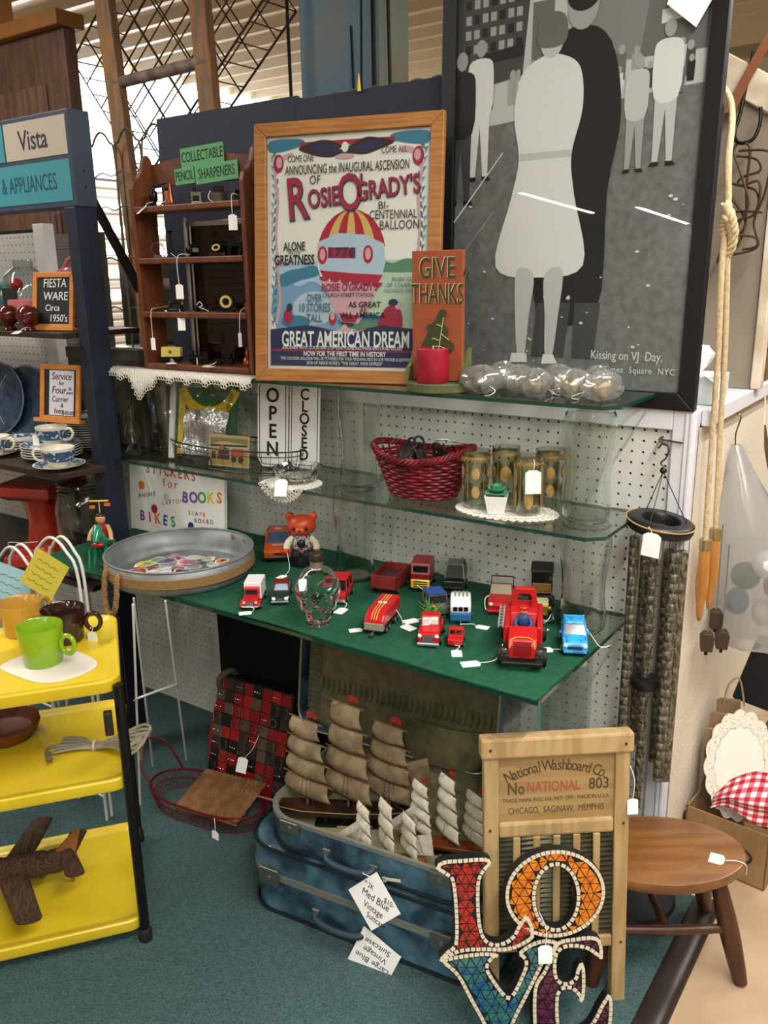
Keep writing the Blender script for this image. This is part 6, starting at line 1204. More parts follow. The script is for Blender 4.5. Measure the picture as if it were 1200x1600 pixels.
# --- model ships
def sail_ship(label, loc, rz, S, hull_m, sail_m, rows, nm=3, yard_rot=58, flags=True, stand=True, trim=None, jib=True, spanker=True):
    o = E('model_ship', label, 'model ship', loc, rz, 'model ships in the suitcase', sc=S)
    z0 = .045 if stand else .004
    st_ = [(-.50, .06, .012, .115), (-.44, .03, .04, .11), (-.3, .0, .062, .098), (0, -.004, .066, .092), (.28, 0, .06, .10), (.42, .02, .05, .125), (.46, .03, .046, .128)]
    rings = [[(x, -b_, zt + z0), (x, -b_ * .9, (zt + zb_) / 2 + z0), (x, -b_ * .3, zb_ + z0), (x, b_ * .3, zb_ + z0), (x, b_ * .9, (zt + zb_) / 2 + z0), (x, b_, zt + z0)] for x, zb_, b_, zt in st_]
    hl = B().loft(rings).build('hull', hull_m, o, smooth=35)
    for s in (-1, 1): B().tube([(x, s * b_ * .99, zt + z0 - .018) for x, zb_, b_, zt in st_], .004, 5).build('gunwale_stripe', trim or mat('hull_gold_stripe', '8A6A30', .4), hl)
    B().tube([(-.46, 0, z0 + .10), (-.62, 0, z0 + .145)], [.010, .005], 8).build('bowsprit', mat('ship_spar', '6E4A2A', .6), o)
    if stand:
        sd = B().box((-.22, -.05, 0), (.22, .05, .022)).build('stand', mat('ebony_stand', '0F0D0C', .3), o, bev=.006)
        for x in (-.15, .15): B().box((x - .012, -.035, .022), (x + .012, .035, .062)).build('stand_cradle', mat('ebony_stand'), sd)
        B().box((-.07, -.0525, .005), (.07, -.05, .018)).build('name_plate', mat('name_plate', 'C6B98A', .3, .5), sd)
    SP = mat('ship_spar'); masts = [-.27 + .27 * k * (2 / max(nm - 1, 1)) for k in range(nm)]
    for i, mx in enumerate(masts):
        top = (.74, .86, .72)[i % 3] * (rows / 4) ** .25
        m_ = B().tube([(mx, 0, z0 + .08), (mx + .02, 0, z0 + top)], [.009, .004], 8).build('mast', SP, o, smooth=60)
        z = z0 + .15; hgt = (top - .17) / rows
        for r_ in range(rows):
            w_ = .2 * (1 - .12 * r_) * (1 - .0 * i); a = R(yard_rot); zz0, zz1 = z + hgt * r_, z + hgt * (r_ + 1) * 1 - hgt * .06
            pt = lambda u, v, bl: (mx + .01 - bl * math.cos(a * .4) * .9 + math.sin(a) * u * (-1), math.cos(a) * u, v)
            b = B(); n, q = 8, 6; wt = w_ * .86; vs = []
            for jj in range(q + 1):
                vv = jj / q; ww = w_ + (wt - w_) * vv
                for ii in range(n + 1):
                    uu = ii / n * 2 - 1; bl = .085 * (1 - uu * uu * .75) * math.sin(pi * min(1, .12 + vv * .88)); vs.append(pt(uu * ww, zz0 + (zz1 - zz0) * vv + .02 * uu * uu * (1 - vv), bl))
            b.add(vs, [(jj * (n + 1) + ii, jj * (n + 1) + ii + 1, (jj + 1) * (n + 1) + ii + 1, (jj + 1) * (n + 1) + ii) for jj in range(q) for ii in range(n)])
            b.build('square_sail', sail_m, o, smooth=80, solid=.004)
            B().cyl(pt(-w_ * 1.08, zz1, 0), pt(w_ * 1.08, zz1, 0), .005, 6).build('yard', SP, m_)
        if flags: B().loft([[(mx + .02, 0, z0 + top - .005), (mx + .02, 0, z0 + top + .035)], [(mx + .05, .012, z0 + top - .02), (mx + .05, .012, z0 + top + .025)], [(mx + .085, -.006, z0 + top - .03), (mx + .085, -.006, z0 + top + .012)]], False, False).build('pennant', mat('ship_red_flag', '9A1F22', .7), o, solid=.003)
    if jib:
        for k, (a_, c_, d_) in enumerate((((-.66, 0, z0 + .15), (-.30, 0, z0 + .48), (-.36, 0, z0 + .14)), ((-.56, 0, z0 + .14), (-.29, 0, z0 + .38), (-.32, 0, z0 + .14)))): B().add([a_, d_, c_], [(0, 1, 2)]).build('jib_sail', sail_m, o, solid=.004)
    if spanker: B().add([(.30, 0, z0 + .16), (.55, .03, z0 + .19), (.52, .03, z0 + .45), (.30, 0, z0 + .40)], [(0, 1, 2, 3)]).build('spanker_sail', sail_m, o, solid=.004)
    b = B(); tops = [(mx + .02, 0, z0 + (.74, .86, .72)[i % 3] * (rows / 4) ** .25) for i, mx in enumerate(masts)]
    pts = [(-.70, 0, z0 + .16)] + tops + [(.46, 0, z0 + .13)]
    for p_, q_ in zip(pts, pts[1:]): b.cyl(p_, q_, .0018, 4)
    for i, mx in enumerate(masts):
        for s in (-1, 1):
            for dx in (-.05, 0, .05): b.cyl((mx + .01, 0, z0 + .46), (mx + dx, s * .062, z0 + .10), .0014, 4)
    b.build('rigging', mat('rigging_cord', '2E2620', .8), o)
    return o
TANS = mat('tan_parchment_sail', '8C7A5C', .85, c2='6E5E46', sc=9); IVS = mat('ivory_sail', 'CFC8B6', .85, c2='BDB5A2', sc=12)
ZS = zb + .0125
sail_ship('large dark hulled model ship with tan billowing sails and red pennants', (.232, -.452, ZS), 30, .365, mat('dark_ship_hull', '1C1310', .4, c2='3A1C14', sc=8), TANS, 4, jib=False)
sail_ship('small pale wooden model ship in front with striped ivory sails', (.385, -.512, ZS), 14, .20, mat('golden_hull', '8A5A22', .5), IVS, 3, flags=False, stand=False, yard_rot=50, trim=mat('golden_hull'))
sail_ship('small reddish model ship on a stand behind the pale one', (.485, -.415, ZS), 18, .23, mat('red_hull', '6E3218', .5, c2='86421F', sc=12), IVS, 4, flags=True, stand=True, yard_rot=50)
# --- washboard
PW = mat('aged_pine', '9C8052', .65, c2='AE9468', sc=6, st=(9, 9, 1), bump=.08); PWD = mat('aged_pine_panel', '8E7246', .7, c2='9E8354', sc=5, st=(1, 9, 9)); RIB = mat('ribbed_glass_metal', '5C5A48', .3, .6, c2='6E6C58', sc=20)
o = E('washboard', 'old wooden washboard leaning upright behind the LOVE sign', 'washboard', (.669, -.567, 0), 39.2, rx=-6.4)
W, H = .296, .60
for x in (0, W - .03): B().box((x, -.006, 0), (x + .03, .018, H - .03)).build('leg_rail', PW, o, bev=.003)
B().box((-.006, -.012, H - .042), (W + .006, .024, H)).build('top_rail', PW, o, bev=.005)
pn = B().box((.03, .002, .415), (W - .03, .012, H - .042)).build('label_panel', PWD, o)
B().box((.03, -.005, .385), (W - .03, .016, .418)).build('cross_rail', PW, o, bev=.006); B().box((.03, -.004, .13), (W - .03, .016, .155)).build('cross_rail', PW, o, bev=.003)
b = B(); n = 21; prof = []
for k in range(n): z = .157 + .0108 * k; prof += [(-.001, z), (-.0055, z + .0035), (-.0055, z + .006), (-.001, z + .0095)]
prof.append((-.001, .386)); q = len(prof)
b.add([(.03, y + .006, z) for y, z in prof] + [(W - .03, y + .006, z) for y, z in prof], [(i, i + 1, q + i + 1, q + i) for i in range(q - 1)]); b.build('ribbed_plate', RIB, o, smooth=60, solid=.002)
for k in range(5): x = .066 + .041 * k; B().box((x - .0075, -.006, .155), (x + .0075, -.0005, .386)).build('slat', PW, o, bev=.002)
for x in (.012, W - .012):
    for z in (.14, .405, H - .022): B().cyl((x, -.0135 if z > .5 else -.0072, z), (x, -.0115 if z > .5 else -.0055, z), .003, 8).build('nail', mat('rusty_nail', '3A2A1C', .7), o)
WI = mat('washboard_ink', '4A3A22', .8); WR = mat('washboard_red_ink', '9A4A34', .8)
def arc_text(s, size, m_, x0, x1, z0, rise, par, y, **k):
    wt = [{'W': 1.7, 'N': 1.3, ' ': .6, 'i': .5, 'l': .5, 't': .65, '.': .5, 'C': 1.15, 'r': .75}.get(c, 1) for c in s]; tot = sum(wt); acc = 0
    for i, ch in enumerate(s):
        u = (acc + wt[i] / 2) / tot; acc += wt[i]
        if ch != ' ': txt(ch, size, m_, par, (x0 + (x1 - x0) * u, y, z0 + rise * 4 * u * (1 - u)), 'label_letter', rot=(90, R(1) and -math.degrees(math.atan(rise * 4 * (1 - 2 * u) / (x1 - x0))), 0), ext=.0001, **k)
arc_text('National Washboard Co.', .033, WI, .045, W - .045, .510, .024, pn, .0016, xs=.75, bold=.006)
txt('No', .036, WI, pn, (.066, .0016, .487), xs=.75, bold=.01, ext=.0001); txt('NATIONAL', .030, WR, pn, (.142, .0016, .489), xs=.72, bold=.012, ext=.0001); txt('803', .034, WI, pn, (.235, .0016, .490), xs=.85, bold=.01, ext=.0001)
txt('TRADE MARK REG. U.S. PAT. OFF.  MADE IN U.S.A.', .011, WI, pn, (W / 2, .0016, .463), xs=.9, ext=.0001); txt('CHICAGO,  SAGINAW,  MEMPHIS', .0195, WI, pn, (W / 2, .0016, .440), xs=.68, bold=.0, ext=.0001)
price_tag(o, (W + .004, -.012, .46), 0, 88, .022, [(W - .002, -.01, .53), (W + .006, -.014, .50), (W + .004, -.012, .457)])
# --- mosaic LOVE letters
o = E('mosaic_letters', 'stacked mosaic LOVE letters sign leaning on the washboard', 'letter sign', (.653, -.717, .0), 38.6, rx=-13)
SX, SZ = .345 / 925, .405 / 1110
cv = lambda pts: [((x - 75) * SX, (1790 - z) * SZ) for x, z in pts]
LET = {
 'L': ([(78, 748), (112, 706), (225, 700), (340, 702), (370, 735), (328, 790), (308, 850), (305, 1000), (318, 1105), (350, 1158), (405, 1168), (465, 1135), (508, 1062), (550, 1030), (582, 1085), (580, 1160), (505, 1205), (420, 1222), (300, 1212), (190, 1216), (105, 1252), (85, 1236), (122, 1195), (160, 1155), (166, 1000), (156, 840), (138, 800)], None, ('A61C16', '6E0E10')),
 'O': ([(702 + 268 * math.cos(2 * pi * k / 22), 922 + 242 * math.sin(2 * pi * k / 22)) for k in range(22)], [(706 + 106 * math.cos(2 * pi * k / 16), 940 + 168 * math.sin(2 * pi * k / 16)) for k in range(16)], ('CF7A14', 'B45A10')),
 'V': ([(96, 1262), (130, 1232), (290, 1216), (385, 1226), (378, 1252), (346, 1292), (356, 1340), (430, 1455), (462, 1448), (520, 1330), (526, 1282), (500, 1232), (560, 1186), (640, 1166), (704, 1182), (700, 1232), (655, 1270), (612, 1350), (545, 1480), (478, 1610), (440, 1720), (410, 1788), (370, 1788), (330, 1690), (288, 1590), (230, 1470), (170, 1345)], None, ('1C4A78', '2E6A58')),
 'E': ([(706, 1186), (800, 1168), (900, 1166), (945, 1200), (952, 1288), (918, 1284), (860, 1242), (765, 1226), (712, 1262), (706, 1368), (740, 1410), (788, 1396), (806, 1342), (832, 1310), (856, 1352), (852, 1490), (830, 1528), (800, 1480), (762, 1455), (716, 1482), (714, 1640), (742, 1684), (820, 1692), (882, 1642), (930, 1552), (974, 1496), (1000, 1532), (990, 1680), (958, 1782), (800, 1788), (610, 1786), (572, 1740), (572, 1450), (625, 1345), (660, 1275)], None, ('55163A', '3A0E2E'))}
IVT = mat('ivory_mosaic_tile', 'C9BFA6', .3, coat=.3)
def pin(p, poly):
    c = False; j = len(poly) - 1
    for i in range(len(poly)):
        if (poly[i][1] > p[1]) != (poly[j][1] > p[1]) and p[0] < (poly[j][0] - poly[i][0]) * (p[1] - poly[i][1]) / (poly[j][1] - poly[i][1]) + poly[i][0]: c = not c
        j = i
    return c
def pdist(p, poly):
    d = 9
    for i in range(len(poly)):
        a, b_ = poly[i - 1], poly[i]; vx, vz = b_[0] - a[0], b_[1] - a[1]; l2 = vx * vx + vz * vz or 1e-12; t = max(0, min(1, ((p[0] - a[0]) * vx + (p[1] - a[1]) * vz) / l2)); d = min(d, math.hypot(p[0] - a[0] - t * vx, p[1] - a[1] - t * vz))
    return d
random.seed(12)
tile_me = None
for ch, (outer, inner, (c1, c2)) in LET.items():
    P = [(p.x, p.y) for p in catmull([(x, z, 0) for x, z in cv(outer)], 4, True)]; Q = [(p.x, p.y) for p in catmull([(x, z, 0) for x, z in cv(inner)], 4, True)] if inner else None
    b = B(); n = len(P); dk_ = mat('black_sign_backing', '0C0C0E', .6); th = .022
    y0 = {'L': 0, 'O': .0006, 'V': .0012, 'E': .0018}[ch]
    if not Q: b.prism(P, y0, th)
    else:
        m2 = len(Q); b.add([(x, y, z) for y in (y0, th) for x, z in P] , [(i, (i + 1) % n, n + (i + 1) % n, n + i) for i in range(n)]); b.add([(x, y, z) for y in (y0, th) for x, z in Q], [(i, (i + 1) % m2, m2 + (i + 1) % m2, m2 + i) for i in range(m2)])
        for y in (y0, th):
            near = [min(range(m2), key=lambda k: (Q[k][0] - p[0]) ** 2 + (Q[k][1] - p[1]) ** 2) for p in P]; vs = [(x, y, z) for x, z in P] + [(x, y, z) for x, z in Q]; fs = []
            for i in range(n):
                j = (i + 1) % n; fs.append((i, j, n + near[i])); k = near[i]
                while k != near[j]:
                    k2 = (k + 1) % m2 if (near[j] - k) % m2 <= m2 / 2 else (k - 1) % m2; fs.append((j, n + k, n + k2)); k = k2
            b.add(vs, fs)
    lt = b.build('letter_' + ch.lower(), dk_, o)
    MT = mat('mosaic_' + ch, c1, .15, c2=c2, sc=45, coat=.6, lo=.35, hi=.65)
    for loop, sgn in ((P, 1), (Q, -1)):
        if not loop: continue
        area_ = sum(loop[i - 1][0] * loop[i][1] - loop[i][0] * loop[i - 1][1] for i in range(len(loop))); acc = 0
        for i in range(len(loop)):
            a, c_ = loop[i - 1], loop[i]; L_ = math.hypot(c_[0] - a[0], c_[1] - a[1]); s_ = acc
            while s_ < L_:
                t = s_ / L_; dx, dz = (c_[0] - a[0]) / L_, (c_[1] - a[1]) / L_; k = sgn if area_ > 0 else -sgn
                px_, pz_ = a[0] + (c_[0] - a[0]) * t - dz * .0048 * k, a[1] + (c_[1] - a[1]) * t + dx * .0048 * k
                if tile_me is None: tl = B().cbox((0, 0, 0), (.0084, .003, .0066)).build('border_tile', IVT, lt); tile_me = tl.data
                else: tl = bpy.data.objects.new('border_tile', tile_me); COL.objects.link(tl); tl.parent = lt
                tl.location = (px_, y0 - .001, pz_); tl.rotation_euler = (random.uniform(-.06, .06), -math.atan2(dz, dx), random.uniform(-.06, .06)); s_ += .0104
            acc = s_ - L_
    g = .0188; x0 = min(p[0] for p in P); x1 = max(p[0] for p in P); z0 = min(p[1] for p in P); z1 = max(p[1] for p in P)
    gx, gz = int((x1 - x0) / g) + 2, int((z1 - z0) / (g * .86)) + 2
    pts = [[(x0 + (i + .5 * (j % 2)) * g - g / 2 + random.uniform(-.0035, .0035), z0 + j * g * .86 - g / 2 + random.uniform(-.0035, .0035)) for i in range(gx + 1)] for j in range(gz + 1)]
    for j in range(gz):
        for i in range(gx):
            a, b_, c_, d_ = pts[j][i], pts[j][i + 1], pts[j + 1][i], pts[j + 1][i + 1]
            for tri in (((a, b_, c_), (b_, d_, c_)) if j % 2 == 0 else ((a, b_, d_), (a, d_, c_))):
                cx_, cz_ = sum(p[0] for p in tri) / 3, sum(p[1] for p in tri) / 3; sh = [(cx_ + (p[0] - cx_) * .84, cz_ + (p[1] - cz_) * .84) for p in tri]
                if pin((cx_, cz_), P) and not (Q and pin((cx_, cz_), Q)):
                    lim = .0080
                    ok = [pin(p, P) and not (Q and pin(p, Q)) and min(pdist(p, P), pdist(p, Q) if Q else 9) > lim for p in sh]
                    if not all(ok):
                        if min(pdist((cx_, cz_), P), pdist((cx_, cz_), Q) if Q else 9) < lim: continue
                        for it in range(7):
                            sh = [p if k_ else (cx_ + (p[0] - cx_) * .72, cz_ + (p[1] - cz_) * .72) for p, k_ in zip(sh, ok)]; ok = [pin(p, P) and not (Q and pin(p, Q)) and min(pdist(p, P), pdist(p, Q) if Q else 9) > lim for p in sh]
                            if all(ok): break
                        if not all(ok): continue
                    if abs((sh[1][0] - sh[0][0]) * (sh[2][1] - sh[0][1]) - (sh[2][0] - sh[0][0]) * (sh[1][1] - sh[0][1])) < 2.2e-5: continue
                    me = bpy.data.meshes.new('glass_tile'); dy = random.uniform(-.0006, .0006)
                    me.from_pydata([(x, y0 - .0022 + dy * (q_ - 1), z) for q_, (x, z) in enumerate(sh)] + [(x, y0 + .001, z) for x, z in sh], [], [(0, 1, 2), (0, 3, 4, 1), (1, 4, 5, 2), (2, 5, 3, 0)]); me.materials.append(MT)
                    tl = bpy.data.objects.new('glass_tile', me); COL.objects.link(tl); tl.parent = lt
price_tag(o, (.210, -.006, .218), 0, 90, .027, [(.20, -.004, .285), (.213, -.008, .25), (.210, -.006, .212)], 1.35)
# --- patchwork bag
o = E('patchwork_bag', 'red and black patchwork leather bag covered with buckles', 'bag', (-.432, -.318, .0005), 4, rx=-15)
W, H, T = .293, .345, .075
B().box((.004, .008, .004), (W - .004, T, H - .004)).build('bag_body', mat('bag_dark_leather', '16110F', .5), o, bev=.012)
random.seed(8); LC = [mat('patch_' + n, c, .45) for n, c in (('red', '7E1014'), ('bright_red', '98161A'), ('black', '15120F'), ('charcoal', '25221E'), ('brown', '3A2A20'), ('khaki', '544A38'))]
nx_, nz_ = 8, 9
for i in range(nx_):
    for k in range(nz_):
        x, z = .008 + (W - .016) * i / nx_, .008 + (H - .016) * k / nz_; w_, h_ = (W - .016) / nx_, (H - .016) / nz_; c_ = random.choice((0, 1, 0, 2, 3, 2, 4, 5, 0))
        pt_ = B().box((x + .001, .002 + random.random() * .004, z + .001), (x + w_ - .001, .012, z + h_ - .001)).build('leather_patch', LC[c_], o, bev=.002)
        q = random.random()
        if q < .30: B().tube([(x + w_ * .5 + a * w_ * .36, -.001, z + h_ * .5 + b_ * h_ * .36) for a, b_ in ((-1, -1), (1, -1), (1, 1), (-1, 1))], .0014, 5, True).build('buckle', CHROME, pt_)
        elif q < .62:
            for d_ in range(3): B().sph((x + w_ * (.25 + .25 * d_), .001, z + h_ * .5), (.0035, .003, .0035), 8, 5).build('stud', CHROME, pt_, smooth=60)
        elif q < .70: B().tube([(x + w_ * .5 + .012 * math.cos(t), -.001, z + h_ * .5 + .012 * math.sin(t)) for t in [2 * pi * s / 14 for s in range(14)]], .0018, 5, True).build('ring', LATCH, pt_)
for x in (.012,): B().tube(catmull([(x, .03, H - .07), (x + .01, -.005, H - .02), (x + .03, .02, H + .01), (x + .03, .06, H - .02)], 5), .010, 6).build('strap_loop', mat('khaki_strap', '5E543E', .8), o)
B().tube(catmull([(-.004, .03, .05), (-.012, .03, .15), (-.002, .03, .24)], 5), .008, 8).build('side_strap', LC[1], o, smooth=60)
price_tag(o, (.150, -.012, .125), 8, 80, .034, [(.19, -.004, .20), (.18, -.012, .16), (.156, -.013, .127)], 1.3)
# --- red wire basket with wicker floor
RW = mat('red_wire', '6A1214', .4, .2); WKN = mat('natural_wicker', '6E4A28', .7, c2='8A6238', sc=30)
o = E('red_wire_basket', 'shallow red wire basket with woven wicker floor and loop handle', 'basket', (-.315, -.405, .0005), 8)
a_, c_ = .19, .085
ov = lambda z, k=1.0: [(a_ * k * (abs(math.cos(t)) ** .7) * (1 if math.cos(t) > 0 else -1), c_ * k * math.sin(t), z) for t in [2 * pi * q / 48 for q in range(48)]]
for z, k, r_ in ((.004, .92, .003), (.035, .98, .0022), (.06, 1.02, .0035)): B().tube(ov(z, k), r_, 6, True).build('wire_ring', RW, o, smooth=60)
b = B()
for q in range(0, 48): p, s = ov(.004, .92)[q], ov(.06, 1.02)[q]; b.cyl(p, s, .0013, 4)
b.build('upright_wires', RW, o)
B().tube(catmull([(-.185, -.03, .055), (-.24, -.01, .09), (-.25, .02, .15), (-.20, .05, .155), (-.16, .06, .10), (-.15, .07, .06)], 6), .0034, 8).build('loop_handle', RW, o, smooth=60); B().tube([(-.243, .0, .10), (-.252, .018, .135), (-.247, .024, .15)], .008, 8).build('handle_wrap', WKN, o, smooth=60)
for k in range(30):
    x = -.055 + .0072 * k; z = .045 + .0004 * k
    B().tube([(x, -.075 + .012 * q, z + .0018 * (1 if (q + k) % 2 else -1) - .014 * abs(q - 6) / 6 * 0 + .003 * q) for q in range(13)], .0034, 5).build('wicker_strand', WKN, o, smooth=60)
for q in range(0, 13, 3): B().tube([(-.06 + .0072 * k, -.075 + .012 * q, .044 + .0002 * k + .003 * q) for k in range(0, 32, 2)], .003, 5).build('wicker_stake', WKN, o, smooth=60)
price_tag(o, (.10, -.098, .03), -10, 86, .026, [(.09, -.086, .06), (.10, -.096, .045), (.10, -.098, .027)])
# --- stool and black round base
OKW = mat('stool_oak', '6B431F', .4, c2='7E5228', sc=5, st=(1, 9, 9), bump=.04, coat=.2); DKW = mat('stool_dark_leg', '3A2010', .4, c2='4A2A15', sc=6, st=(9, 9, 1), coat=.2)
ZT = .262
o = E('wooden_stool', 'low brown wooden stool with oval seat and price tag', 'stool', (.898, -.205, 0), 35)
n = 48; ex_, ey_ = .185, .118
B().loft([[(ex_ * s_ * math.cos(2 * pi * k / n), ey_ * s_ * math.sin(2 * pi * k / n), z) for k in range(n)] for s_, z in ((.95, ZT - .028), (.99, ZT - .022), (1, ZT - .006), (.985, ZT - .001), (.97, ZT))]).build('seat', OKW, o, smooth=40)
for sx, sy in ((1, -1), (1, 1), (-1, -1), (-1, 1)):
    top = V((sx * .105, sy * .06, ZT - .02)); bot = V((sx * .16, sy * .105, .003)); P = [top.lerp(bot, k / 8) for k in range(9)]
    lg = B().tube(P, [.014, .017, .019, .0205, .021, .0205, .019, .017, .0145], 14).build('leg', DKW, o, smooth=60); B().cyl(bot + V((0, 0, -.003)), bot + V((0, 0, .003)), .011, 12).build('foot_pad', mat('felt_pad', '8C8474', .9), lg)
for sy in (-1, 1): B().tube([(-.135, sy * .084, .125), (0, sy * .084, .122), (.135, sy * .084, .125)], [.009, .0115, .009], 10).build('stretcher', DKW, o, smooth=60)
B().tube([(0, -.084, .122), (0, .084, .122)], .009, 10).build('cross_stretcher', DKW, o, smooth=60)
price_tag(o, (.125, -.045, ZT + .0012), -120, 3, .034, [(.172, -.05, ZT - .03), (.168, -.054, ZT - .004), (.15, -.05, ZT + .004), (.127, -.046, ZT + .003)], 1.7)
o = E('stand_base', 'round black stand base on the carpet behind the washboard', 'stand', (.80, -.075, .0065)); B().lathe([(.0, 0), (.105, 0), (.108, .004), (.102, .012), (.03, .02), (.012, .028), (.0, .028)], 40).build('disc_base', mat('matte_black_base', '0C0C0D', .6), o, smooth=40); B().cyl((0, 0, .025), (0, 0, .16), .009, 12).build('stub_pole', BLK, o, smooth=60)
# --- wind chime on the pegboard
o = E('wind_chime', 'tall wind chime with patterned dark tubes hanging from pegboard hook', 'wind chime', (.806, -.078, 0))
CHM = mat('embossed_chime_tube', '4A483C', .4, .5, c2='84806C', sc=130, st=(1, 1, .5), lo=.4, hi=.6, bump=.8); BKW = mat('black_wood', '121214', .4)
hkk = B().tube(catmull([(-.028, .076, 1.128), (-.026, .05, 1.126), (.0, .02, 1.124), (.004, -.004, 1.128), (-.006, -.012, 1.136)], 5), .0028, 8).cyl((-.03, .06, 1.126), (.02, .06, 1.122), .0022, 8).build('peg_hook', mat('steel_hook', '5E5A50', .4, .8), o, smooth=60)
B().tube(catmull([(-.012, 0, 1.118), (0, 0, 1.132), (.010, 0, 1.118), (.006, 0, 1.10), (-.004, 0, 1.088), (.004, 0, 1.078)], 5), .002, 8).build('s_hook', mat('steel_hook'), o, smooth=60); B().sph((.002, 0, 1.072), .0075, 12, 8).build('bead', BKW, o, smooth=60)
tl_ = B().at((.004, 0, .955), (0, 9, 0)).lathe([(.038, -.012), (.068, -.012), (.071, -.004), (.071, .006), (.064, .012), (.042, .012), (.038, .006), (.038, -.012)], 40, False).build('top_ring', BKW, o, smooth=50)
for t in (.4, 2.5, 4.6): B().cyl((.002, 0, 1.07), (.004 + .055 * math.cos(t), .055 * math.sin(t), .963 - .0085 * math.cos(t)), .001, 5).build('suspension_cord', BLK, o)
B().tube([(.004 + .072 * math.cos(a), .072 * math.sin(a), .962 - .011 * math.cos(a)) for a in [2 * pi * k / 30 for k in range(30)]], .0018, 5, True).build('twine', mat('jute_twine', 'A88A54', .9), o)
for i, (t, zt, zb_, r_) in enumerate(((3.55, .925, .378, .0115), (2.4, .905, .40, .0115), (.2, .90, .345, .0125), (-.5, .905, .36, .0115), (1.4, .885, .36, .011), (-1.75, .885, .268, .0095))):
    x, y = .004 + .05 * math.cos(t), .05 * math.sin(t)
    if i == 5: x, y = .0, -.014
    m_ = int((zt - zb_) / .011); b = B(); b.tube([(x, y, zt + (zb_ - zt) * (k + f_) / m_) for k in range(m_) for f_ in (0, .06, .94)], [r_ * (.93 if q % 3 == 0 and (q // 3) % 2 == 0 else 1) for q in range(m_ * 3)], 16); b.build('chime_tube', CHM, o, smooth=50); B().cyl((x, y, zt), (x, y, .945), .0008, 4).build('tube_cord', BLK, o)
B().lathe([(.0, .575), (.030, .578), (.033, .588), (.030, .598), (.0, .602)], 28).build('striker', BKW, o, smooth=50, loc=(.0, -.014, 0)); B().cyl((0, -.014, .96), (0, -.014, .60), .0009, 4).build('striker_cord', BLK, o)
price_tag(o, (.012, -.074, .955), -10, 82, .040, [(.0, -.066, .965), (.006, -.072, .962), (.012, -.074, .953)], 1.25)
# ================================================================ RIGHT END OF THE DISPLAY
# hanging skipping rope with wooden handles
CRO = mat('cream_cotton_rope', 'CDB894', .9, c2='BCA67F', sc=220, st=(1, 1, .4), bump=.4)
o = E('skipping_rope', 'cream cotton skipping rope with wooden handles hanging on the end panel', 'skipping rope', (0, 0, 0))
B().tube(catmull([(.878, .03, .90), (.878, .015, 1.10), (.880, -.005, 1.30), (.879, -.03, 1.46), (.880, -.035, 1.56), (.884, -.045, 1.60), (.877, -.042, 1.68), (.868, -.005, 1.75), (.848, .04, 1.80), (.825, .05, 1.83)], 6), .0062, 8).build('rope_strand', CRO, o, smooth=60)
B().tube(catmull([(.888, .072, .92), (.885, .05, 1.12), (.886, .02, 1.32), (.885, -.02, 1.50), (.886, -.03, 1.56)], 6), .0062, 8).build('rope_strand', CRO, o, smooth=60)
rope(o, [(.880, -.05, 1.60), (.892, -.05, 1.575), (.896, -.035, 1.545), (.886, -.02, 1.53), (.876, -.03, 1.55), (.886, -.05, 1.575), (.894, -.03, 1.53), (.884, -.02, 1.505)], .005, 'knot', 200, CRO)
HW = mat('varnished_handle', 'A06A2C', .35, c2='B47C3A', sc=10, st=(6, 6, 1), coat=.3)
for x, y, z in ((.879, .032, .90), (.888, .075, .915)):
    h_ = B().lathe([(.0, 0), (.0075, -.003), (.0115, -.02), (.0125, -.06), (.0145, -.10), (.013, -.125), (.009, -.15), (.007, -.175), (.004, -.19), (.0, -.192)], 20).build('handle', HW, o, smooth=60, loc=(x, y, z)); B().lathe([(.0, .004), (.0135, .003), (.014, -.012), (.013, -.02), (.0, -.02)], 20).build('brass_ferrule', mat('dull_brass', 'A89A72', .35, .8), h_, smooth=40)
# clear carrier bag stuffed with things
PB = thin_glass('grey_plastic_film', 'D6D8DA', 2.0, .2, milk=.3)
o = E('plastic_carrier', 'translucent grey plastic carrier bag of oddments on a peg', 'plastic bag', (.945, .27, 0))
n = 24; rows = []
for z, w_, d_ in ((.575, .03, .03), (.585, .085, .065), (.63, .11, .075), (.72, .115, .075), (.82, .10, .065), (.92, .07, .05), (1.0, .035, .03), (1.075, .012, .012)):
    rows.append([(w_ * math.cos(t) * (1 + .09 * math.sin(5 * t + z * 20)) - .075 * max(0, (z - .75)) / .33, d_ * math.sin(t) * (1 + .09 * math.cos(7 * t + z * 30)), z) for t in [2 * pi * k / n for k in range(n)]])
B().loft(rows, False).build('bag_film', PB, o, smooth=30); B().tube(catmull([(-.075, 0, 1.06), (-.078, 0, 1.10), (-.07, 0, 1.14), (-.082, 0, 1.15)], 4), .0018, 6).build('peg_hook', mat('steel_hook'), o)
for i, (x, y, z, c_, lb) in enumerate(((.03, -.03, .80, 'D8D4D0', 'white paper bundle'), (-.02, -.02, .76, '1E4A36', 'dark green spool'), (.05, .0, .74, '9C5A4A', 'pink bauble'), (-.04, .01, .68, '56708C', 'blue cloth roll'), (.02, .02, .66, 'C8C2B8', 'cream napkin wad'))):
    q = B().sph((0, 0, 0), (.038 - .003 * i, .032, .034), 12, 8).build('oddment', mat('oddment_' + str(i), c_, .7, bump=.3), o, loc=(x, y, z), smooth=50); tag(q, lb)
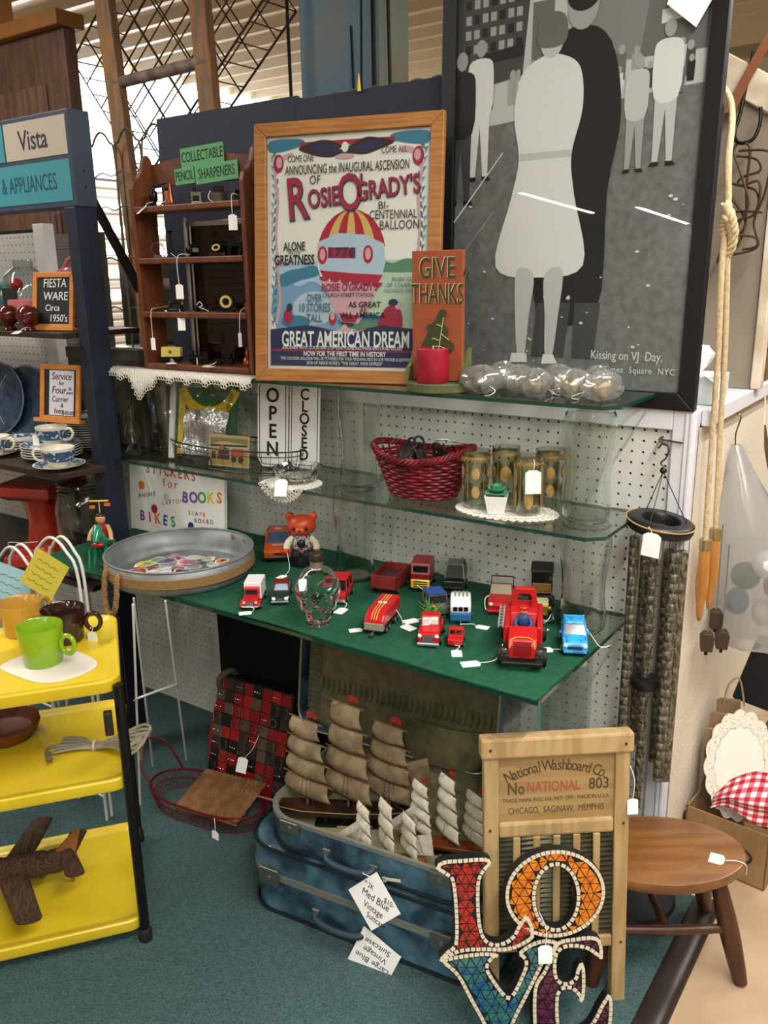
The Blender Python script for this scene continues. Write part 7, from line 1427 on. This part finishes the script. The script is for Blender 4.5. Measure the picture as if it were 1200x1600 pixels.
# leather strap beyond it
o = E('leather_strap', 'broad brown leather strap hanging behind the plastic bag', 'strap', (0, 0, 0)); LB = mat('saddle_leather', '5A3A26', .5)
pts = catmull([(.885, .50, 1.06), (.90, .50, 1.0), (.93, .49, .92), (.99, .47, .90), (1.03, .46, .98), (1.05, .46, 1.08)], 5)
b = B(); b.loft([[(p.x, p.y - .012, p.z + .03), (p.x, p.y + .012, p.z - .03), (p.x + .004, p.y + .012, p.z - .03), (p.x + .004, p.y - .012, p.z + .03)] for p in pts]); b.build('strap_band', LB, o, smooth=50); B().tube([(.878, .50, 1.16), (.884, .50, 1.06)], .0015, 5).build('hanging_wire', STR, o)
# carved blocks on wires
for i, (y, z, x) in enumerate(((.10, .612, .885), (.16, .60, .905), (.18, .64, .882))):
    o = E('wooden_weight', 'small dark wooden weight on a wire, ' + ('nearest the white post', 'lowest and farthest out', 'rear one tied with string')[i], 'weight', (x, y, z), 20, 'wooden weights on wires')
    B().prism([(-.013, 0), (.013, 0), (.016, .035), (.008, .045), (-.008, .045), (-.016, .035)], -.014, .014).build('block', mat('dark_block', '3A2C20', .6), o, bev=.002); B().cyl((0, 0, .04), (-.004, 0, .26), .0018, 6).build('wire', mat('grey_wire', '6E6A60', .5), o); B().cyl((0, 0, -.012), (0, 0, 0), .004, 8).build('pin', IRON, o)
# dark folded bag low on the panel
o = E('dark_tote', 'dark navy folder bag hanging low on the end panel', 'tote bag', (.915, .44, .33), 12)
B().box((-.03, 0, .0), (.085, .02, .20)).build('panel', mat('dark_navy_cloth', '14161C', .8), o, bev=.006, rot=(0, 14, 0)); B().tube(catmull([(.07, 0, .0), (.085, -.01, -.008), (.10, -.01, .0)], 4), .006, 6).build('corner_loop', BLK, o)
# cardboard box with bags, doily, gingham cloth and sign
KRT = mat('kraft_cardboard', '8A6A44', .8, c2='967550', sc=8); KRB = mat('brown_paper', '6E5840', .85, c2='7E664A', sc=10, bump=.2)
o = E('cardboard_box', 'open brown cardboard box with black printed swoosh at the right edge', 'box', (.862, .145, .0005), -5)
for nm, a_, c_ in (('front', (0, 0, 0), (.205, .004, .155)), ('back', (0, .25, 0), (.205, .254, .155)), ('left', (0, 0, 0), (.004, .254, .155)), ('right', (.201, 0, 0), (.205, .254, .155)), ('bottom', (0, 0, 0), (.205, .254, .004))): B().box(a_, c_).build('carton_panel', KRT, o)
B().box((.055, -.0006, .0), (.085, 0, .155)).build('packing_tape', mat('tan_tape', '9A7C58', .3), o)
B().tube(catmull([(.135, -.001, .082), (.15, -.001, .092), (.168, -.001, .082), (.165, -.001, .066), (.152, -.001, .058)], 5), .003, 5).build('printed_swoosh', INK, o); B().tube([(.132, -.001, .078), (.148, -.001, .076)], .003, 5).build('printed_arrow', INK, o)
for i, (x, y, rz, h, lb) in enumerate(((.888, .235, 8, .33, 'frontmost'), (.890, .270, 14, .36, 'middle'), (.894, .305, 20, .385, 'rearmost with twisted handles'))):
    o = E('paper_bag', 'flattened brown paper bag in the cardboard box, ' + lb, 'paper bag', (x, y, .006), rz, 'brown paper bags in the box')
    b = B(); b.loft([[(-.012 + .018 * q, 0, 0), (.085, -.004, 0), (.088, .018, 0), (-.012, .018, 0)] if k == 0 else [(-.014 + .008 * math.sin(k * 2), -.002 - .006 * math.sin(k * 1.7), h * k / 6), (.075 - .006 * k, -.006 * math.sin(k), h * k / 6), (.078 - .006 * k, .016, h * k / 6), (-.010 + .004 * math.sin(k * 2 + 1), .014, h * k / 6)] for k in range(7) for q in (0,)]); b.build('bag_body', KRB, o)
    if i == 2: B().tube(catmull([(.0, 0, h - .01), (.005, -.01, h + .05), (.03, -.01, h + .07), (.05, 0, h - .01)], 5), .0025, 6).build('twisted_handle', mat('paper_twine', '9C8A66', .9), o)
o = E('paper_doily', 'large white scalloped paper doily standing in the cardboard box', 'paper doily', (.965, .205, .275), 2, rx=-12)
rad = [(.082 + .006 * abs(math.sin(8 * t))) for t in [2 * pi * k / 96 for k in range(96)]]
sc_ = lambda q: [(r_ * q * .95 * math.cos(2 * pi * k / 96), r_ * q * 1.65 * math.sin(2 * pi * k / 96)) for k, r_ in enumerate(rad)]
B().prism(sc_(.72), -.0004, .0006).build('plain_centre', mat('doily_centre', 'ECE6DC', .9), o); b = B(); P, Q = sc_(1.0), sc_(.70); b.add([(x, 0, z) for x, z in P + Q], [(i, (i + 1) % 96, 96 + (i + 1) % 96, 96 + i) for i in range(96)])
b.build('lace_border', mat('doily_lace', 'E6DFD2', .9, c2='B9AE9C', sc=170, lo=.56, hi=.62), o, solid=.0008)
GM = bpy.data.materials.new('red_gingham'); GM.use_nodes = True; nt = GM.node_tree; p = nt.nodes['Principled BSDF']; p.inputs['Roughness'].default_value = .9; tc = nt.nodes.new('ShaderNodeTexCoord'); sp = nt.nodes.new('ShaderNodeSeparateXYZ'); nt.links.new(tc.outputs['UV'], sp.inputs[0])
fs_ = []
for ax in (0, 1):
    m1 = nt.nodes.new('ShaderNodeMath'); m1.operation = 'MULTIPLY'; m1.inputs[1].default_value = 9; m2 = nt.nodes.new('ShaderNodeMath'); m2.operation = 'FRACT'; m3 = nt.nodes.new('ShaderNodeMath'); m3.operation = 'GREATER_THAN'; m3.inputs[1].default_value = .5
    nt.links.new(sp.outputs[ax], m1.inputs[0]); nt.links.new(m1.outputs[0], m2.inputs[0]); nt.links.new(m2.outputs[0], m3.inputs[0]); fs_.append(m3)
ad = nt.nodes.new('ShaderNodeMath'); ad.operation = 'ADD'; nt.links.new(fs_[0].outputs[0], ad.inputs[0]); nt.links.new(fs_[1].outputs[0], ad.inputs[1]); dv = nt.nodes.new('ShaderNodeMath'); dv.operation = 'DIVIDE'; dv.inputs[1].default_value = 2; nt.links.new(ad.outputs[0], dv.inputs[0]); rp = nt.nodes.new('ShaderNodeValToRGB'); rp.color_ramp.interpolation = 'CONSTANT'
e_ = rp.color_ramp.elements; e_[0].position = 0; e_[0].color = lin('E8DCD8'); e_[1].position = .9; e_[1].color = lin('9C1424'); x_ = rp.color_ramp.elements.new(.4); x_.color = lin('C4606A'); nt.links.new(dv.outputs[0], rp.inputs[0]); nt.links.new(rp.outputs[0], p.inputs['Base Color'])
n = 22; vs = []; uvs = []
for i in range(n + 1):
    for j in range(n + 1):
        u, v = i / n, j / n; x = -.085 + .20 * u; fold = .012 * math.sin(9 * u + 3 * v) + .008 * math.sin(15 * v + 4 * u)
        z = .14 * v * (.25 + .75 * math.sin(pi * min(1, u * .62 + .02))) + .01 * math.sin(7 * u); y = -.055 * math.sin(pi * v * .9) + fold + .05 * v; vs.append((x, y, z)); uvs.append((u, v))
me = bpy.data.meshes.new('gingham_cloth'); me.from_pydata(vs, [], [(i * (n + 1) + j, (i + 1) * (n + 1) + j, (i + 1) * (n + 1) + j + 1, i * (n + 1) + j + 1) for i in range(n) for j in range(n)]); ul = me.uv_layers.new()
for l_ in me.loops: ul.data[l_.index].uv = uvs[l_.vertex_index]
me.materials.append(GM); me.polygons.foreach_set('use_smooth', [True] * len(me.polygons)); o = bpy.data.objects.new('gingham_cloth', me); COL.objects.link(o); o.location = (1.005, .172, .155); md = o.modifiers.new('thickness', 'SOLIDIFY'); md.thickness = .002
tag(o, 'red and white gingham cloth draped in the cardboard box', 'cloth')
o = E('fishing_sign', 'cream FISHING sign in brown frame leaning behind the doily', 'sign', (.948, .375, .235), 8, rx=-8, ry=28)
panel_frame(o, .20, .30, .016, .014, mat('redwood_frame', '6A3422', .5)); bd = B().box((.014, .006, .014), (.186, .010, .286)).build('sign_board', mat('cream_sign', 'D9CC96', .6), o)
for k, s_ in enumerate(('FISH', 'ING')): txt(s_, .075, INK, bd, (.06 + .07 * k, .0055, .15), rot=(90, -90, 0), shear=.2, bold=.004, xs=.8, ext=.0001)
# ---------------------------------------------------------------- on top of the gondola, right of the black frame
o = E('tissue_box', 'pale blue tissue box on the white ledge beside the black frame', 'tissue box', (.692, .085, 1.1905), 0)
b = B().box((0, 0, 0), (.165, .115, .062)); b.build('carton', mat('tissue_carton', 'B9C9C6', .6, c2='D6DEDA', sc=18), o, bev=.002); B().lathe([(.0, .0625), (.035, .0625), (.036, .0628), (.0, .0628)], 20, ey=.5).build('opening', mat('tissue_slot', 'E6E6E2', .5), o, loc=(.085, .057, 0))
n = 12; b = B(); b.loft([[(.085 + w_ * math.cos(t) * (1 + .25 * math.sin(3 * t + z * 60)) + sh, .057 + w_ * .5 * math.sin(t) * (1 + .3 * math.cos(4 * t)), z) for t in [2 * pi * k / n for k in range(n)]] for z, w_, sh in ((.060, .03, 0), (.08, .045, .006), (.105, .04, .016), (.125, .012, .03))]); b.build('tissue', mat('tissue_white', 'F4F2F0', .9), o, smooth=40); B().loft([[(.14, .0, .064), (.165, .06, .066)], [(.165, -.006, .05), (.172, .05, .05)], [(.172, -.008, .012), (.176, .03, .014)]], False, False).build('tissue_tail', mat('tissue_white'), o, solid=.002)
GPN = mat('taupe_painted_board', '7E7364', .6, c2='8A7E6E', sc=4); CW = mat('chipped_white_paint', 'D2C6B2', .6, c2='B9A98E', sc=14, bump=.1)
o = E('painted_cupboard_door', 'taupe painted cupboard door with sloping white top rail', 'door panel', (0, 0, 0))
B().prism([(.585, 1.191), (.862, 1.191), (.858, 1.80), (.60, 1.99)], .40, .42).build('door_panel', GPN, o); B().prism([(.585, 1.975), (.605, 2.04), (.90, 1.86), (.895, 1.785)], .385, .43).build('sloping_rail', CW, o, bev=.003); B().box((.862, .39, 1.191), (.885, .43, 1.79)).build('side_stile', CW, o, bev=.003)
o = E('burnt_crate', 'scorched brown wooden crate at the far end of the ledge', 'crate', (.775, .56, 1.1905), 0); b = B().box((0, 0, 0), (.085, .22, .085)); b.build('crate_side', mat('scorched_wood', '6E4E32', .7, c2='2E2018', sc=9, lo=.45, hi=.55), o, bev=.002); B().box((-.005, -.005, .085), (.09, .225, .10)).build('crate_lid', mat('pale_crate', '86705A', .7), o, bev=.002); B().box((.03, .02, .10), (.08, .16, .20)).build('dark_load', mat('dark_load', '2A2220', .8), o, bev=.004)
# hook, strap and wire hanger cluster in front of the door
o = E('iron_hook', 'black J shaped iron hook on the taupe door', 'hook', (0, 0, 0)); B().tube(catmull([(.835, .35, 1.825), (.838, .345, 1.79), (.828, .335, 1.757), (.800, .33, 1.752), (.786, .34, 1.775), (.790, .36, 1.82), (.80, .385, 1.95)], 5), .0042, 8).build('hook_bar', IRON, o, smooth=60)
o = E('leather_belt', 'tan leather strap slung from the sloping rail', 'strap', (0, 0, 0)); b = B(); pts = catmull([(.855, .375, 2.0), (.85, .365, 1.99), (.82, .355, 1.93), (.79, .35, 1.87), (.77, .345, 1.82)], 5); b.loft([[(p.x - .013, p.y, p.z), (p.x + .013, p.y, p.z + .004), (p.x + .013, p.y + .003, p.z + .004), (p.x - .013, p.y + .003, p.z)] for p in pts]); b.build('strap_band', mat('tan_leather', '7A4A2C', .5), o, smooth=50)
o = E('wire_hanger_cluster', 'rusty wire egg rack hanging from the iron hook', 'wire rack', (0, .33, 0)); RWI = mat('rusty_wire', '4A3424', .6, .4)
for k, pts in enumerate(([(.79, 0, 1.755), (.782, 0, 1.735), (.80, -.01, 1.68), (.815, -.01, 1.62), (.80, 0, 1.575), (.785, 0, 1.54)], [(.80, 0, 1.75), (.808, 0, 1.735), (.806, .01, 1.66), (.81, .01, 1.58), (.802, 0, 1.525)], [(.79, 0, 1.735), (.835, 0, 1.73), (.842, 0, 1.70), (.838, 0, 1.64), (.825, 0, 1.58), (.835, 0, 1.53), (.81, 0, 1.52)], [(.785, 0, 1.725), (.818, .01, 1.715), (.825, .01, 1.69), (.80, .01, 1.68), (.792, .01, 1.665), (.82, .01, 1.65), (.828, .01, 1.63)], [(.778, 0, 1.67), (.80, 0, 1.66), (.828, 0, 1.665), (.826, 0, 1.60), (.80, 0, 1.585), (.776, 0, 1.565)], [(.775, .01, 1.60), (.80, .01, 1.605), (.835, .01, 1.60)], [(.772, .0, 1.57), (.79, 0, 1.58), (.80, 0, 1.555), (.83, 0, 1.545), (.83, 0, 1.52), (.78, 0, 1.505)], [(.78, .012, 1.64), (.81, .012, 1.575), (.775, .012, 1.52), (.768, .012, 1.49)])): B().tube(catmull([((x - .80) * 1.35 + .815, y, z) for x, y, z in pts], 5), .003, 6).build('bent_wire', RWI, o, smooth=60)
# ================================================================ BACKGROUND ABOVE THE DISPLAY
LAD = mat('weathered_ladder', '90623A', .7, c2='6A5846', sc=9, st=(6, 6, 1), lo=.4, hi=.62, bump=.15)
o = E('wooden_ladder', 'old orange brown wooden ladder standing behind the rack', 'ladder', (0, 0, 0))
for a_, c_ in (((-1.60, .60, 1.1896), (-1.70, .60, 2.72)), ((-1.13, .62, 1.19), (-1.20, .62, 2.72))):
    b = B(); d = (V(c_) - V(a_)).normalized(); b.loft([[tuple(V(p) + V((dx, dy, 0))) for dx, dy in ((-.042, -.02), (.042, -.02), (.042, .02), (-.042, .02))] for p in (a_, c_)]); b.build('side_rail', LAD, o, bev=.006)
for z in (1.45, 1.84, 2.225, 2.60): B().tube([(-1.66 + (2.2 - z) * .06, .60, z - .006), (-1.16 + (2.2 - z) * .05, .62, z + .012)], .022, 12).build('rung', mat('grey_rung', '7E7060', .7, c2='5A4C40', sc=20), o, smooth=60)
# hanging wire mesh basket, tilted
RUST = mat('rusty_mesh', '4A3A2A', .6, .4)
o = E('wire_mesh_crate', 'rusty rectangular wire mesh crate hanging tilted behind the ladder', 'wire crate', (-1.86, 1.0, 2.52), 0, ry=0)
o.matrix_world = Matrix.Translation((-1.84, 1.0, 2.50)) @ Matrix.Rotation(R(-38), 4, 'Y')
w_, h_, d_ = .50, .36, .20
for y in (0, d_):
    b = B(); [b.cyl((-w_ + 2 * w_ * k / 7, y, -h_), (-w_ + 2 * w_ * k / 7, y, h_), .0036, 5) for k in range(8)]; [b.cyl((-w_, y, -h_ + 2 * h_ * k / 5), (w_, y, -h_ + 2 * h_ * k / 5), .0036, 5) for k in range(6)]; b.build('mesh_face', RUST, o)
    B().tube([(-w_, y, -h_), (w_, y, -h_), (w_, y, h_), (-w_, y, h_)], .006, 6, True).build('rim_wire', RUST, o)
b = B()
for k in range(11): x = -w_ + 2 * w_ * k / 10; b.cyl((x, 0, -h_), (x, d_, -h_), .003, 5).cyl((x, 0, h_), (x, d_, h_), .003, 5)
for k in range(8): z = -h_ + 2 * h_ * k / 7; b.cyl((-w_, 0, z), (-w_, d_, z), .003, 5).cyl((w_, 0, z), (w_, d_, z), .003, 5)
b.build('side_wires', RUST, o)
# ornamental wire fence behind
o = E('wire_fence', 'looped ornamental wire fence between blue unit and rack', 'wire fence', (-2.05, .55, 0)); GW = mat('grey_fence_wire', '5A5448', .6, .4)
for k in range(5): x = .0 + .16 * k; B().tube(catmull([(x - .08, 0, 1.19), (x - .08, 0, 1.9), (x - .05, 0, 2.0), (x, 0, 2.04), (x + .05, 0, 2.0), (x + .08, 0, 1.9), (x + .08, 0, 1.19)], 5), .0045, 6).build('fence_loop', GW, o, smooth=60)
for z in (1.35, 1.55, 1.75, 1.88): B().tube([(-.1 + .02 * k, 0, z + .008 * math.sin(k)) for k in range(46)], .003, 5).build('cross_wire', GW, o)
# wooden wardrobe at upper left, built only as a thin front
WD = mat('wardrobe_wood', '5E4434', .6, c2='4A3428', sc=5, st=(8, 8, 1)); 
o = E('wardrobe_front', 'thin front of the tall old brown panelled wardrobe behind the blue shelving unit', 'door panel', (0, 0, 0))
B().box((-3.4, .60, 0), (-1.965, .66, 2.47)).build('front_slab', WD, o, bev=.004); B().box((-2.62, .588, .35), (-2.11, .602, 2.27)).build('door_panel', mat('wardrobe_panel', '6A4E3E', .6, c2='553C2E', sc=4, st=(9, 9, 1)), o, bev=.004); B().box((-3.45, .56, 2.47), (-1.95, .70, 2.53)).build('cornice', mat('wardrobe_cornice', '8A5A28', .6, c2='7A4E22', sc=6), o, bev=.006)
o = E('pine_crate', 'orange pine crate on top of the panelled wardrobe', 'crate', (-2.75, .64, 2.5305)); B().box((-.4, -.08, 0), (.28, .08, .25)).build('crate_body', mat('pine_crate', '9A6A30', .6), o, bev=.004); B().box((-.41, -.09, .2), (.29, .09, .25)).build('crate_rim', mat('pine_crate'), o, bev=.003)
# teal painted column and rods
TL = mat('rusty_teal_column', '35586A', .5, c2='5E5238', sc=3.2, lo=.5, hi=.72, bump=.05)
o = E('steel_column', 'weathered teal steel column standing behind the navy boards', 'column', (-.09, 0, 0))
B().box((-.72, .72, 1.191), (-.37, .80, 2.96)).build('column_web', TL, o, bev=.006); B().box((-.37, .70, 1.191), (-.34, .84, 2.96)).build('column_flange', mat('rusty_teal_flange', '6A7468', .5, c2='7A5A34', sc=4, lo=.5, hi=.7), o, bev=.004); B().prism([(-.50, 2.02), (-.485, 2.02), (-.492, 2.28)], .712, .72).build('paint_run', mat('dark_teal_paint', '16303E', .5), o); B().box((-.74, .70, 1.191), (-.30, .86, 2.06)).build('dark_plinth', mat('dark_plinth', '1E1A18', .7), o, bev=.004)
for i, (x0, x1, r_) in enumerate(((-.80, -.815, .006), (-.52, -.48, .004), (-.445, -.45, .008), (-.37, -.40, .006))): tag(B().cyl((x0, .66, 1.191), (x1, .66, 2.95), r_, 8).build('iron_rod', IRON), 'thin black iron rod by the teal column, ' + ('at its left', 'leaning across its face', 'at its right corner', 'right of it')[i], 'rod', 'iron rods by the column')
o = E('wavy_wire_trim', 'scalloped grey wire edging along the top of the navy boards', 'wire edging', (0, 0, 0)); b = B()
for k in range(8): x = -.27 + .062 * k; b.tube([(x + .034 * math.cos(t), .064, 1.905 + .026 * math.sin(t)) for t in [pi * q / 10 for q in range(11)]], .0025, 5)
b.build('scalloped_wire', GW, o); B().cyl((-.27, .064, 1.905), (.20, .064, 1.892), .002, 5).build('base_wire', GW, o)
o = B().loft([[(.055 + r_ * math.cos(t), .03 + r_ * math.sin(t), z) for t in [2 * pi * k / 8 for k in range(8)]] for r_, z in ((.005, 1.917), (.004, 1.93), (.0012, 1.957))]).build('yellow_spike', mat('yellow_plastic', 'CFC02A', .5)); o.location.x = -.1; tag(o, 'small yellow plastic spike on the navy board edge', 'spike')
# stove pipe, low clutter seen through the shelving unit and beside the ladder
o = E('metal_bracket', 'black iron angle bracket beside the ladder foot', 'bracket', (0, 0, 0)); B().box((-1.72, .42, 1.1896), (-1.68, .44, 1.80)).build('upright', IRON, o); B().prism([(-1.70, 1.80), (-1.66, 1.80), (-1.40, 1.42), (-1.44, 1.42)], .42, .44).build('diagonal', IRON, o)
o = E('filing_cabinet', 'grey metal cabinet in the gloom behind the ladder', 'cabinet', (0, 0, 0)); B().box((-1.95, .75, 0), (-1.0, 1.3, 1.56)).build('cabinet_body', mat('grey_cabinet', '5C5850', .6), o, bev=.004); B().box((-1.93, .735, 1.2), (-1.5, .75, 1.52)).build('drawer_front', mat('grey_cabinet_front', '6A665C', .5), o, bev=.003); B().box((-1.48, .735, 1.2), (-1.02, .75, 1.52)).build('drawer_front', mat('grey_cabinet_front'), o, bev=.003)
o = E('block_wall_screen', 'dim grey partition seen through the shelving unit', 'partition', (0, 0, 0)); B().box((-3.4, .50, 0), (-1.75, .54, 1.66)).build('partition_panel', mat('dim_partition', '4C4A44', .8), o); b = B()
for z in (1.0, 1.2, 1.4, 1.6):
    b.box((-3.4, .497, z), (-1.75, .5, z + .004))
b.build('mortar_lines', mat('mortar_grey', '5E5B54', .8), o); B().cyl((-2.35, .44, 1.19), (-2.35, .44, 1.66), .055, 20).build('blue_pipe', mat('blue_pipe', '262C4A', .5), o, smooth=60)
finish_text()
